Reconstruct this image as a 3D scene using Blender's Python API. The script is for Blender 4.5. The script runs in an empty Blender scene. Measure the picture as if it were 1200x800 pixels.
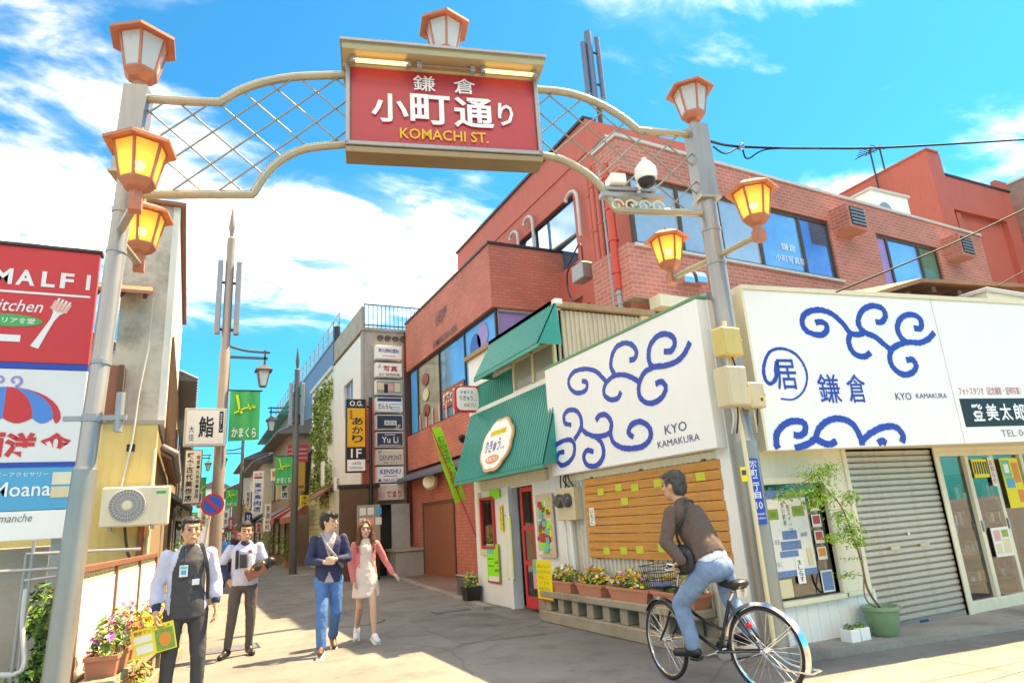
import bpy, bmesh, math, random
from math import sin, cos, pi, radians
from mathutils import Vector, Matrix, noise
random.seed(11)
SC = bpy.context.scene
COL = SC.collection

# ------------------------------------------------------------------ camera
RX, RY, RZ = (0.9003, 0.0583, 0.4313), (-0.4305, 0.2635, 0.8633), (-0.0633, -0.9629, 0.2624)
FPX, EYE = 764.2, Vector((0, 0, 1.48))
cd = bpy.data.cameras.new('camera'); cam = bpy.data.objects.new('camera', cd); COL.objects.link(cam)
xa = Vector((RX[0], RY[0], RZ[0])); ya = -Vector((RX[1], RY[1], RZ[1])); xa.normalize()
za = xa.cross(ya); za.normalize(); ya = za.cross(xa)
cam.matrix_world = Matrix(((xa.x, ya.x, za.x, EYE.x), (xa.y, ya.y, za.y, EYE.y), (xa.z, ya.z, za.z, EYE.z), (0, 0, 0, 1)))
cd.sensor_width = 36; cd.lens = FPX / 1200 * 36; cd.clip_end = 3000; cd.clip_start = 0.05
SC.camera = cam
# ------------------------------------------------------------------ sky and sun
SUN_AZ, SUN_EL = radians(6), radians(59)      # measured from +X towards +Y
W = bpy.data.worlds.new('World'); SC.world = W; W.use_nodes = True
nt = W.node_tree; nt.nodes.clear()
def N(t, **k):
    n = nt.nodes.new(t)
    for a, b in k.items(): setattr(n, a, b)
    return n
def L(a, b): nt.links.new(a, b)
wo = N('ShaderNodeOutputWorld'); bg = N('ShaderNodeBackground'); bg.inputs[1].default_value = 0.15
sky = N('ShaderNodeTexSky', sky_type='NISHITA'); sky.sun_disc = False
sky.sun_elevation = SUN_EL; sky.sun_rotation = pi / 2 - SUN_AZ; sky.air_density = 1.0; sky.dust_density = 0.4; sky.ozone_density = 2.0
tint = N('ShaderNodeMix', data_type='RGBA', blend_type='MULTIPLY'); tint.inputs[0].default_value = 1
tint.inputs[7].default_value = (0.008, 0.218, 0.36, 1); L(sky.outputs[0], tint.inputs[6])
tc = N('ShaderNodeTexCoord'); sp = N('ShaderNodeSeparateXYZ'); L(tc.outputs['Generated'], sp.inputs[0])
def M(op, a, b=None, c=None):
    n = N('ShaderNodeMath', operation=op)
    for i, q in enumerate((a, b, c)):
        if q is None: continue
        if isinstance(q, (int, float)): n.inputs[i].default_value = q
        else: L(q, n.inputs[i])
    return n.outputs[0]
zc = M('ADD', M('MAXIMUM', sp.outputs[2], 0.0), 0.18)
cb = N('ShaderNodeCombineXYZ'); L(M('DIVIDE', sp.outputs[0], zc), cb.inputs[0]); L(M('DIVIDE', sp.outputs[1], zc), cb.inputs[1])
mp = N('ShaderNodeMapping'); L(cb.outputs[0], mp.inputs[0]); mp.inputs[1].default_value = (5.8, 0.25, 0)
mp.inputs[3].default_value = (0.75, 1.15, 1)
n1 = N('ShaderNodeTexNoise'); n1.inputs['Scale'].default_value = 1.15; n1.inputs['Detail'].default_value = 10; n1.inputs['Roughness'].default_value = 0.58
n1.inputs['Distortion'].default_value = 0.25
L(mp.outputs[0], n1.inputs[0])
cr = N('ShaderNodeValToRGB'); L(n1.outputs[0], cr.inputs[0])
cr.color_ramp.elements[0].position = 0.44; cr.color_ramp.elements[0].color = (0, 0, 0, 1)
cr.color_ramp.elements[1].position = 0.76; cr.color_ramp.elements[1].color = (1, 1, 1, 1)
cm = N('ShaderNodeMix', data_type='RGBA'); n2 = N('ShaderNodeTexNoise'); n2.inputs['Scale'].default_value = 5.5; n2.inputs['Detail'].default_value = 8; n2.inputs['Roughness'].default_value = 0.6; n2.inputs['Distortion'].default_value = 0.6; L(mp.outputs[0], n2.inputs[0])
gap = N('ShaderNodeMapRange', interpolation_type='SMOOTHSTEP'); L(n2.outputs[0], gap.inputs[0]); gap.inputs[1].default_value = 0.36; gap.inputs[2].default_value = 0.58; gap.inputs[3].default_value = 0.22; gap.inputs[4].default_value = 1.0
fade = N('ShaderNodeMapRange', interpolation_type='SMOOTHSTEP'); L(sp.outputs[2], fade.inputs[0]); fade.inputs[1].default_value = 0.26; fade.inputs[2].default_value = 0.44
L(M('MULTIPLY', M('POWER', M('MULTIPLY', cr.outputs[0], gap.outputs[0]), 1.7), M('MULTIPLY', fade.outputs[0], 0.96)), cm.inputs[0]); L(tint.outputs[2], cm.inputs[6]); cm.inputs[7].default_value = (21, 20, 18.6, 1)
L(cm.outputs[2], bg.inputs[0]); L(bg.outputs[0], wo.inputs[0])
sd = bpy.data.lights.new('sun', 'SUN'); sd.energy = 2.2; sd.angle = radians(0.5); sd.color = (1, 0.90, 0.74)
sun = bpy.data.objects.new('sun', sd); COL.objects.link(sun)
sun.rotation_euler = Vector((cos(SUN_EL) * cos(SUN_AZ), cos(SUN_EL) * sin(SUN_AZ), sin(SUN_EL))).to_track_quat('Z', 'Y').to_euler()
sun.location = (20, 3, 25)
vs = SC.view_settings; vs.view_transform = 'Standard'; vs.look = 'None'; vs.exposure = 2.8; vs.use_white_balance = True; vs.white_balance_temperature = 10600; vs.gamma = 1; vs.use_curve_mapping = False
SC.cycles.max_bounces = 6; SC.cycles.transparent_max_bounces = 12; SC.cycles.sample_clamp_indirect = 6

# ------------------------------------------------------------------ helpers
def ray(u, v):
    a, b, c = u - 600, v - 400, FPX
    return Vector((RX[0]*a + RX[1]*b + RX[2]*c, RY[0]*a + RY[1]*b + RY[2]*c, RZ[0]*a + RZ[1]*b + RZ[2]*c))
def onX(u, v, X): d = ray(u, v); return EYE + d * ((X - EYE.x) / d.x)     # survey: point of a wall plane seen from the eye
def onY(u, v, Y): d = ray(u, v); return EYE + d * ((Y - EYE.y) / d.y)
def onZ(u, v, Z=0): d = ray(u, v); return EYE + d * ((Z - EYE.z) / d.z)
def onP(u, v, p, q):
    p = Vector((p[0], p[1], 0)); q = Vector((q[0], q[1], 0)); n = (q - p).cross(Vector((0, 0, 1))); d = ray(u, v)
    return EYE + d * (n.dot(p - EYE) / n.dot(d))

MATS = {}
def mat(name, col, rough=0.6, metal=0.0, var=0.12, vscale=3.0, bump=0.0, bscale=40.0, emit=None, estr=0.0, dirt=0.0, spec=0.5, coat=0.0, streak=0.0, grain=False):
    if name in MATS: return MATS[name]
    m = bpy.data.materials.new(name); m.use_nodes = True; t = m.node_tree; b = t.nodes['Principled BSDF']
    b.inputs['Roughness'].default_value = rough; b.inputs['Metallic'].default_value = metal
    b.inputs['Specular IOR Level'].default_value = spec; b.inputs['Coat Weight'].default_value = coat
    tcn = t.nodes.new('ShaderNodeTexCoord')
    c4 = (*col, 1)
    out = None
    if var > 0:
        nz = t.nodes.new('ShaderNodeTexNoise'); nz.inputs['Scale'].default_value = vscale; nz.inputs['Detail'].default_value = 6; nz.inputs['Roughness'].default_value = 0.65
        if grain:
            gmp = t.nodes.new('ShaderNodeMapping'); t.links.new(tcn.outputs['Object'], gmp.inputs[0]); gmp.inputs[3].default_value = (1, .25, 6); t.links.new(gmp.outputs[0], nz.inputs[0])
        else: t.links.new(tcn.outputs['Object'], nz.inputs[0])
        mx = t.nodes.new('ShaderNodeMix'); mx.data_type = 'RGBA'; t.links.new(nz.outputs[0], mx.inputs[0])
        lo = tuple(max(0, c * (1 - var * 1.6)) for c in col); hi = tuple(min(1, c * (1 + var * 1.4)) for c in col)
        mx.inputs[6].default_value = (*lo, 1); mx.inputs[7].default_value = (*hi, 1); out = mx.outputs[2]
        rr = t.nodes.new('ShaderNodeMapRange'); t.links.new(nz.outputs[0], rr.inputs[0]); rr.inputs[3].default_value = max(0.02, rough - 0.12); rr.inputs[4].default_value = min(1, rough + 0.12)
        t.links.new(rr.outputs[0], b.inputs['Roughness'])
    if dirt > 0 or streak > 0:
        mpn = t.nodes.new('ShaderNodeMapping'); t.links.new(tcn.outputs['Object'], mpn.inputs[0])
        mpn.inputs[3].default_value = (6, 6, 0.5) if streak > 0 else (1, 1, 1)
        n2 = t.nodes.new('ShaderNodeTexNoise'); n2.inputs['Scale'].default_value = 1.6; n2.inputs['Detail'].default_value = 8; n2.inputs['Roughness'].default_value = 0.7
        t.links.new(mpn.outputs[0], n2.inputs[0])
        rp = t.nodes.new('ShaderNodeValToRGB'); t.links.new(n2.outputs[0], rp.inputs[0])
        rp.color_ramp.elements[0].position = 0.48; rp.color_ramp.elements[0].color = (0, 0, 0, 1); rp.color_ramp.elements[1].position = 0.72
        k = max(dirt, streak); rp.color_ramp.elements[1].color = (k, k, k, 1)
        m2 = t.nodes.new('ShaderNodeMix'); m2.data_type = 'RGBA'; t.links.new(rp.outputs[0], m2.inputs[0])
        if out: t.links.new(out, m2.inputs[6])
        else: m2.inputs[6].default_value = c4
        m2.inputs[7].default_value = (col[0]*0.30 + 0.02, col[1]*0.27 + 0.015, col[2]*0.22 + 0.01, 1); out = m2.outputs[2]
    if out: t.links.new(out, b.inputs['Base Color'])
    else: b.inputs['Base Color'].default_value = c4
    if bump > 0:
        nb = t.nodes.new('ShaderNodeTexNoise'); nb.inputs['Scale'].default_value = bscale; nb.inputs['Detail'].default_value = 5
        t.links.new(tcn.outputs['Object'], nb.inputs[0])
        bp = t.nodes.new('ShaderNodeBump'); bp.inputs['Strength'].default_value = bump; bp.inputs['Distance'].default_value = 0.02
        t.links.new(nb.outputs[0], bp.inputs['Height']); t.links.new(bp.outputs[0], b.inputs['Normal'])
    if emit:
        b.inputs['Emission Color'].default_value = (*emit, 1); b.inputs['Emission Strength'].default_value = estr
    MATS[name] = m
    return m
def brickmat(name, c1, c2, mortar, w=0.23, h=0.075, rough=0.75, bump=0.6, off=0.5, msize=0.012):
    if name in MATS: return MATS[name]
    m = bpy.data.materials.new(name); m.use_nodes = True; t = m.node_tree; b = t.nodes['Principled BSDF']; b.inputs['Roughness'].default_value = rough
    g = t.nodes.new('ShaderNodeNewGeometry'); s = t.nodes.new('ShaderNodeSeparateXYZ'); t.links.new(g.outputs['Position'], s.inputs[0])
    ad = t.nodes.new('ShaderNodeMath'); t.links.new(s.outputs[0], ad.inputs[0]); t.links.new(s.outputs[1], ad.inputs[1])
    c = t.nodes.new('ShaderNodeCombineXYZ'); t.links.new(ad.outputs[0], c.inputs[0]); t.links.new(s.outputs[2], c.inputs[1])
    bt = t.nodes.new('ShaderNodeTexBrick'); t.links.new(c.outputs[0], bt.inputs[0]); bt.offset = off
    bt.inputs['Scale'].default_value = 1; bt.inputs['Brick Width'].default_value = w; bt.inputs['Row Height'].default_value = h
    bt.inputs['Mortar Size'].default_value = msize; bt.inputs['Mortar Smooth'].default_value = 0.2
    bt.inputs['Color1'].default_value = (*c1, 1); bt.inputs['Color2'].default_value = (*c2, 1); bt.inputs['Mortar'].default_value = (*mortar, 1)
    nz = t.nodes.new('ShaderNodeTexNoise'); nz.inputs['Scale'].default_value = 0.9; nz.inputs['Detail'].default_value = 7; t.links.new(g.outputs['Position'], nz.inputs[0])
    mr = t.nodes.new('ShaderNodeMapRange'); t.links.new(nz.outputs[0], mr.inputs[0]); mr.inputs[1].default_value = 0.3; mr.inputs[2].default_value = 0.7; mr.inputs[3].default_value = 0.86; mr.inputs[4].default_value = 1.14
    mx = t.nodes.new('ShaderNodeMix'); mx.data_type = 'RGBA'; mx.blend_type = 'MULTIPLY'; mx.inputs[0].default_value = 1
    t.links.new(bt.outputs['Color'], mx.inputs[6]); t.links.new(mr.outputs[0], mx.inputs[7]); t.links.new(mx.outputs[2], b.inputs['Base Color'])
    bp = t.nodes.new('ShaderNodeBump'); bp.invert = True; bp.inputs['Strength'].default_value = bump; bp.inputs['Distance'].default_value = 0.012
    t.links.new(bt.outputs['Fac'], bp.inputs['Height']); t.links.new(bp.outputs[0], b.inputs['Normal'])
    MATS[name] = m
    return m
def glassmat(name, col=(0.9, 0.95, 1), rough=0.02, alpha=0.25, base=(0.03, 0.05, 0.07)):
    if name in MATS: return MATS[name]
    m = bpy.data.materials.new(name); m.use_nodes = True; t = m.node_tree; t.nodes.clear()
    o = t.nodes.new('ShaderNodeOutputMaterial'); gl = t.nodes.new('ShaderNodeBsdfGlossy'); gl.inputs['Roughness'].default_value = rough; gl.inputs[0].default_value = (1, 1, 1, 1)
    tr = t.nodes.new('ShaderNodeBsdfTransparent'); tr.inputs[0].default_value = (*col, 1)
    fr = t.nodes.new('ShaderNodeFresnel'); fr.inputs[0].default_value = 1.5
    mr = t.nodes.new('ShaderNodeMapRange'); t.links.new(fr.outputs[0], mr.inputs[0]); mr.inputs[3].default_value = alpha * 0.6; mr.inputs[4].default_value = 1.0
    nz = t.nodes.new('ShaderNodeTexNoise'); nz.inputs['Scale'].default_value = 0.7
    bp = t.nodes.new('ShaderNodeBump'); bp.inputs['Strength'].default_value = 0.05; bp.inputs['Distance'].default_value = 0.05; t.links.new(nz.outputs[0], bp.inputs['Height']); t.links.new(bp.outputs[0], gl.inputs['Normal'])
    mx = t.nodes.new('ShaderNodeMixShader'); t.links.new(mr.outputs[0], mx.inputs[0]); t.links.new(tr.outputs[0], mx.inputs[1]); t.links.new(gl.outputs[0], mx.inputs[2]); t.links.new(mx.outputs[0], o.inputs[0])
    MATS[name] = m
    return m

ORG = {}     # origin of each object's thing, so meshes can be given in world coordinates
def tag(o, label=None, cat=None, group=None, kind=None):
    if label: o['label'] = label
    if cat: o['category'] = cat
    if group: o['group'] = group
    if kind: o['kind'] = kind
    return o
def thing(name, label, cat, loc, group=None):
    o = bpy.data.objects.new(name, None); o.empty_display_size = 0.1; COL.objects.link(o); o.location = loc
    ORG[o] = Vector(loc); return tag(o, label, cat, group)
class FR:     # a flat frame: origin, right, up; n points at the viewer
    def __init__(s, o, u, v):
        s.o = Vector(o); s.u = Vector(u).normalized(); s.v = Vector(v).normalized(); s.n = s.u.cross(s.v)
    def p(s, x, y, d=0): return s.o + s.u * x + s.v * y + s.n * d
    def loc(s, P): P = Vector(P) - s.o; return (P.dot(s.u), P.dot(s.v))
class MB:
    def __init__(s): s.v = []; s.f = []; s.m = []; s.mats = []
    def mi(s, m):
        if m not in s.mats: s.mats.append(m)
        return s.mats.index(m)
    def add(s, vs, fs, m):
        k = len(s.v); i = s.mi(m); s.v += [Vector(x) for x in vs]
        for f in fs: s.f.append([k + a for a in f]); s.m.append(i)
        return s
    def box(s, x0, x1, y0, y1, z0, z1, m):
        vs = [(x, y, z) for z in (z0, z1) for x, y in ((x0, y0), (x1, y0), (x1, y1), (x0, y1))]
        return s.add(vs, [(0, 3, 2, 1), (4, 5, 6, 7), (0, 1, 5, 4), (1, 2, 6, 5), (2, 3, 7, 6), (3, 0, 4, 7)], m)
    def fbox(s, F, x0, x1, y0, y1, d0, d1, m):
        vs = [F.p(x, y, d) for d in (d0, d1) for x, y in ((x0, y0), (x1, y0), (x1, y1), (x0, y1))]
        return s.add(vs, [(0, 3, 2, 1), (4, 5, 6, 7), (0, 1, 5, 4), (1, 2, 6, 5), (2, 3, 7, 6), (3, 0, 4, 7)], m)
    def obox(s, c, ax, ay, az, m):      # oriented box: centre and half-axes
        c, ax, ay, az = map(Vector, (c, ax, ay, az))
        vs = [c + ax * x + ay * y + az * z for z in (-1, 1) for x, y in ((-1, -1), (1, -1), (1, 1), (-1, 1))]
        return s.add(vs, [(0, 3, 2, 1), (4, 5, 6, 7), (0, 1, 5, 4), (1, 2, 6, 5), (2, 3, 7, 6), (3, 0, 4, 7)], m)
    def ext(s, F, pts, d0, d1, m):      # polygon extruded along the frame normal
        n = len(pts); vs = [F.p(x, y, d0) for x, y in pts] + [F.p(x, y, d1) for x, y in pts]
        fs = [tuple(range(n - 1, -1, -1)), tuple(range(n, 2 * n))] + [(i, (i + 1) % n, n + (i + 1) % n, n + i) for i in range(n)]
        return s.add(vs, fs, m)
    def strip(s, F, pts, wid, d0, d1, m):   # flat brush stroke along a polyline in a frame
        n = len(pts); P = [Vector((a, b)) for a, b in pts]; A = []; B = []
        for i in range(n):
            t = (P[min(i + 1, n - 1)] - P[max(i - 1, 0)]); t.normalize(); q = Vector((-t.y, t.x)); w = wid(i / (n - 1)) if callable(wid) else wid
            jl = 1 + random.uniform(-.06, .30); jr = 1 + random.uniform(-.06, .30)
            A.append(P[i] + q * w / 2 * jl); B.append(P[i] - q * w / 2 * jr)
        for i in range(n - 1):
            qd = [B[i], B[i+1], A[i+1], A[i]]
            vs = [F.p(a.x, a.y, d) for d in (d0, d1) for a in qd]
            s.add(vs, [(4, 5, 6, 7), (0, 1, 5, 4), (2, 3, 7, 6)] + ([(3, 0, 4, 7)] if i == 0 else []) + ([(1, 2, 6, 5)] if i == n - 2 else []), m)
        return s
    def tube(s, pts, r, m, n=8, cap=True):
        P = [Vector(p) for p in pts]; rs = r if isinstance(r, (list, tuple)) else [r] * len(P)
        k = len(P); rings = []; prev = None
        for i in range(k):
            t = (P[min(i+1, k-1)] - P[max(i-1, 0)]); t.normalize()
            if prev is None: a = Vector((0, 0, 1)) if abs(t.z) < 0.9 else Vector((1, 0, 0)); a = (a - t * a.dot(t)).normalized()
            else: a = (prev - t * prev.dot(t)); a.normalize()
            prev = a; b = t.cross(a); rings.append([P[i] + (a * cos(2*pi*j/n) + b * sin(2*pi*j/n)) * rs[i] for j in range(n)])
        vs = [p for R in rings for p in R]; fs = []
        for i in range(k - 1):
            for j in range(n): fs.append((i*n + j, i*n + (j+1) % n, (i+1)*n + (j+1) % n, (i+1)*n + j))
        if cap: fs += [tuple(range(n - 1, -1, -1)), tuple(range((k-1)*n, k*n))]
        return s.add(vs, fs, m)
    def lathe(s, c, prof, m, n=12, rot=0.0, sx=1.0, sy=1.0, ax=None):   # prof: (radius, height)
        c = Vector(c); vs = []; fs = []; k = len(prof)
        for r, h in prof:
            for j in range(n): a = 2*pi*j/n + rot; vs.append(c + Vector((r*cos(a)*sx, r*sin(a)*sy, h)))
        for i in range(k - 1):
            for j in range(n): fs.append((i*n + j, i*n + (j+1) % n, (i+1)*n + (j+1) % n, (i+1)*n + j))
        fs += [tuple(range(n - 1, -1, -1)), tuple(range((k-1)*n, k*n))]
        if ax: q = Vector((0, 0, 1)).rotation_difference(Vector(ax)); vs = [c + q @ (v - c) for v in vs]
        return s.add(vs, fs, m)
    def ball(s, c, r, m, n=8, k=6):
        rx, ry, rz = r if isinstance(r, (tuple, list)) else (r, r, r); c = Vector(c); vs = [c + Vector((0, 0, -rz))]; fs = []
        for i in range(1, k):
            a = -pi/2 + pi*i/k
            for j in range(n): b = 2*pi*j/n; vs.append(c + Vector((rx*cos(a)*cos(b), ry*cos(a)*sin(b), rz*sin(a))))
        vs.append(c + Vector((0, 0, rz))); e = len(vs) - 1
        for j in range(n): fs.append((0, 1 + (j+1) % n, 1 + j)); fs.append((e, e - n + j, e - n + (j+1) % n))
        for i in range(k - 2):
            for j in range(n): o = 1 + i*n; fs.append((o + j, o + (j+1) % n, o + n + (j+1) % n, o + n + j))
        return s.add(vs, fs, m)
    def quad(s, a, b, c, d, m): return s.add([a, b, c, d], [(0, 1, 2, 3)], m)
    def corr(s, P00, P10, P01, P11, n, dep, m, duty=0.5):   # ribbed sheet between four corners; ribs run from the 0 edge to the 1 edge
        P00, P10, P01, P11 = map(Vector, (P00, P10, P01, P11)); nn = (P10 - P00).cross(P01 - P00).normalized() * dep; a = []; b = []
        for i in range(n):
            for t, h in ((i, 0), (i + duty * 0.8, 0), (i + duty, 1), (i + 0.9, 1)):
                t /= n; a.append(P00.lerp(P10, t) + nn * h); b.append(P01.lerp(P11, t) + nn * h)
        k = len(a); return s.add(a + b, [(i, i + 1, k + i + 1, k + i) for i in range(k - 1)], m)
    def build(s, name, parent=None, smooth=False, bevel=0.0, org=None):
        o0 = ORG[parent] if parent is not None else None
        if o0 is None:
            if org is None:
                xs = [v.x for v in s.v]; ys = [v.y for v in s.v]; o0 = Vector(((min(xs)+max(xs))/2, (min(ys)+max(ys))/2, min(v.z for v in s.v)))
            else: o0 = Vector(org)
        me = bpy.data.meshes.new(name); me.from_pydata([v - o0 for v in s.v], [], s.f)
        for m in s.mats: me.materials.append(m)
        me.polygons.foreach_set('material_index', s.m)
        if smooth: me.polygons.foreach_set('use_smooth', [True] * len(me.polygons))
        me.update()
        o = bpy.data.objects.new(name, me); COL.objects.link(o)
        if parent is not None: o.parent = parent
        else: o.location = o0
        ORG[o] = o0
        if smooth:
            try: me.set_sharp_from_angle(angle=radians(40))
            except Exception: pass
        if bevel:
            b = o.modifiers.new('bevel', 'BEVEL'); b.width = bevel; b.segments = 1; b.limit_method = 'ANGLE'
        return o
def dup(o, off, parent=None):      # copy of a part with its mesh shared, moved by off
    c = o.copy(); COL.objects.link(c); c.parent = parent if parent is not None else o.parent; c.location = o.location + Vector(off); ORG[c] = ORG[o]; return c
def copy_tree(o, loc, label=None, parent=None, rotz=None):
    c = o.copy(); COL.objects.link(c)
    if parent is None: c.location = loc
    else: c.parent = parent
    if rotz is not None and parent is None: c.rotation_euler = (0, 0, rotz)
    if label: c['label'] = label
    for ch in [x for x in o.children]: copy_tree(ch, None, None, c)
    return c
TXT = {}
def glyphs(st, bold=0.0):
    key = (st, bold)
    if key not in TXT:
        cu = bpy.data.curves.new('t', 'FONT'); cu.body = st; cu.size = 1; cu.offset = bold; cu.resolution_u = 2; cu.fill_mode = 'FRONT'
        ob = bpy.data.objects.new('t', cu); COL.objects.link(ob); bpy.context.view_layer.update()
        me = bpy.data.meshes.new_from_object(ob.evaluated_get(bpy.context.evaluated_depsgraph_get()))
        V = [(v.co.x, v.co.y) for v in me.vertices]; Fc = [tuple(p.vertices) for p in me.polygons]
        bpy.data.objects.remove(ob); bpy.data.curves.remove(cu); bpy.data.meshes.remove(me); TXT[key] = (V, Fc)
    return TXT[key]
def text(mb, F, st, cx, cy, w, h, m, d=0.012, bold=0.0, vert=False, shear=0.0):   # lettering fitted into a w x h box centred on cx, cy
    if vert:
        n = len(st); ch = h / n
        for i, c in enumerate(st):
            if c != ' ': text(mb, F, c, cx, cy + h/2 - ch*(i + .5), w, ch * 0.86, m, d, bold)
        return mb
    V, Fc = glyphs(st, bold)
    if not V: return mb
    x0, x1 = min(a for a, b in V), max(a for a, b in V); y0, y1 = min(b for a, b in V), max(b for a, b in V)
    sx = w / max(1e-4, x1 - x0); sy = h / max(1e-4, y1 - y0)
    if st in 'ー一二・10lI|': sx = sy = min(sx, sy)
    mb.add([F.p(cx + (a - (x0+x1)/2) * sx + shear * (b - (y0+y1)/2) * sy, cy + (b - (y0+y1)/2) * sy, d) for a, b in V], Fc, m)
    return mb
def rnd(a, b): return random.uniform(a, b)

# ------------------------------------------------------------------ materials
WHITE = mat('white_paint', (0.78, 0.77, 0.74), 0.45, var=0.03, vscale=1.5, streak=0.10)
SIGNW = mat('sign_white', (0.84, 0.835, 0.82), 0.35, var=0.015, vscale=1, streak=0.05)
CREAM = mat('cream_paint', (0.70, 0.60, 0.38), 0.55, var=0.06, streak=0.15)
CREAM2 = mat('pale_cream', (0.74, 0.68, 0.52), 0.55, var=0.05, streak=0.15)
YELLOWW = mat('yellow_render', (0.66, 0.50, 0.20), 0.8, var=0.08, bump=0.2, bscale=60, streak=0.2)
STEEL = mat('pole_steel', (0.32, 0.312, 0.30), 0.36, 0.45, var=0.10, vscale=2, streak=0.25)
TUBEM = mat('arch_tube', (0.44, 0.38, 0.29), 0.36, 0.45, var=0.12, vscale=4, streak=0.2)
LATT = mat('lattice_bar', (0.33, 0.29, 0.24), 0.45, 0.5, var=0.1)
TERRA = mat('lantern_terracotta', (0.50, 0.17, 0.10), 0.5, 0.1, var=0.15, vscale=8, dirt=0.2)
SIGNRED = mat('sign_red', (0.52, 0.045, 0.06), 0.4, var=0.05, vscale=2, streak=0.1)
GOLD = mat('gold_letter', (0.75, 0.42, 0.02), 0.4, 0.1, var=0)
LETW = mat('letter_white', (0.82, 0.82, 0.84), 0.4, var=0)
BLUE = mat('letter_blue', (0.006, 0.055, 0.40), 0.45, var=0.1, vscale=30)
NAVY = mat('letter_navy', (0.02, 0.04, 0.16), 0.5, var=0)
BLACK = mat('black_paint', (0.012, 0.012, 0.014), 0.4, var=0.1)
RUBBER = mat('rubber', (0.02, 0.02, 0.02), 0.75, var=0.2)
WIRE = mat('wire_black', (0.006, 0.006, 0.006), 0.7, var=0, spec=0.2)
DARK = mat('dark_metal', (0.045, 0.04, 0.04), 0.45, 0.4, var=0.15)
GREYM = mat('grey_metal', (0.33, 0.33, 0.34), 0.4, 0.4, var=0.08, streak=0.15)
LGREY = mat('light_grey', (0.55, 0.55, 0.54), 0.5, var=0.06, streak=0.15)
CHROME = mat('chrome', (0.75, 0.75, 0.77), 0.15, 1.0, var=0.05)
CONC = mat('concrete', (0.36, 0.33, 0.28), 0.85, var=0.16, vscale=2.2, bump=0.35, bscale=50, dirt=0.45)
CONCL = mat('concrete_ledge', (0.34, 0.28, 0.20), 0.85, var=0.2, vscale=4, bump=0.5, bscale=40, dirt=0.6)
TEAL = mat('teal_metal', (0.01, 0.30, 0.24), 0.4, 0.1, var=0.08, vscale=2, streak=0.2)
REDW = mat('red_wood', (0.62, 0.03, 0.04), 0.4, var=0.08)
REDP = mat('red_render', (0.58, 0.13, 0.095), 0.7, var=0.09, vscale=1.3, bump=0.15, bscale=30, streak=0.22)
BRICK = brickmat('red_brick_tile', (0.63, 0.185, 0.13), (0.54, 0.14, 0.10), (0.42, 0.15, 0.11), w=.24, h=.085, msize=.016)
BRICKW = brickmat('red_brick_wing', (0.55, 0.175, 0.135), (0.46, 0.135, 0.105), (0.52, 0.27, 0.22), w=0.24, h=0.09, msize=.014)
PLANK = mat('orange_cedar', (0.60, 0.25, 0.06), 0.6, var=0.34, vscale=5, bump=0.25, bscale=25, grain=True, dirt=.35)
TPOT = mat('terracotta_pot', (0.52, 0.20, 0.12), 0.8, var=0.12, dirt=0.2)
GPOT = mat('green_glaze', (0.17, 0.30, 0.17), 0.3, var=0.1, vscale=5)
LEAF = mat('leaf_green', (0.12, 0.30, 0.03), 0.5, var=0.4, vscale=9)
LEAF2 = mat('leaf_dark', (0.045, 0.12, 0.02), 0.5, var=0.4, vscale=9)
LEAFY = mat('leaf_yellowgreen', (0.26, 0.34, 0.05), 0.5, var=0.35, vscale=9)
LEAFR = mat('leaf_rust', (0.38, 0.16, 0.06), 0.6, var=0.4, vscale=9)
PETY = mat('petal_yellow', (0.85, 0.50, 0.01), 0.5, var=0.2, vscale=20)
PETO = mat('petal_orange', (0.80, 0.22, 0.01), 0.5, var=0.2, vscale=20)
PETM = mat('petal_magenta', (0.50, 0.06, 0.40), 0.5, var=0.2, vscale=20)
PETW = mat('petal_white', (0.80, 0.76, 0.78), 0.5, var=0.1, vscale=20)
WOOD = mat('dark_wood', (0.13, 0.065, 0.035), 0.65, var=0.25, vscale=4, bump=0.2)
WOODR = mat('red_brown_wood', (0.30, 0.10, 0.055), 0.6, var=0.2, vscale=4)
TWIG = mat('bark', (0.20, 0.12, 0.06), 0.8, var=0.2)
GLASS = glassmat('window_glass', alpha=0.55)
GLASSD = glassmat('shop_glass', alpha=0.16)
INNER = mat('room_dark', (0.10, 0.09, 0.075), 0.8, var=0.3)
NEON = mat('neon_green_card', (0.22, 0.80, 0.03), 0.6, var=0.04)
NEONY = mat('neon_yellow_card', (0.72, 0.80, 0.02), 0.6, var=0.04)
YCARD = mat('yellow_card', (0.85, 0.68, 0.02), 0.6, var=0.04)
TCARD = mat('teal_card', (0.10, 0.50, 0.40), 0.6, var=0.05)
PINK = mat('pink_card', (0.72, 0.35, 0.36), 0.6, var=0.05)
PAPER = mat('paper', (0.76, 0.75, 0.70), 0.6, var=0.04)
ORANGEP = mat('orange_print', (0.75, 0.26, 0.04), 0.6, var=0.1)
GREENB = mat('banner_green', (0.01, 0.42, 0.13), 0.6, var=0.08)
CYANP = mat('cyan_print', (0.03, 0.36, 0.62), 0.5, var=0.05)
SKYB = mat('sky_print', (0.03, 0.38, 0.85), 0.5, var=0.1, vscale=1.5)
PURP = mat('purple_print', (0.30, 0.24, 0.55), 0.5, var=0.2, vscale=3)
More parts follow.
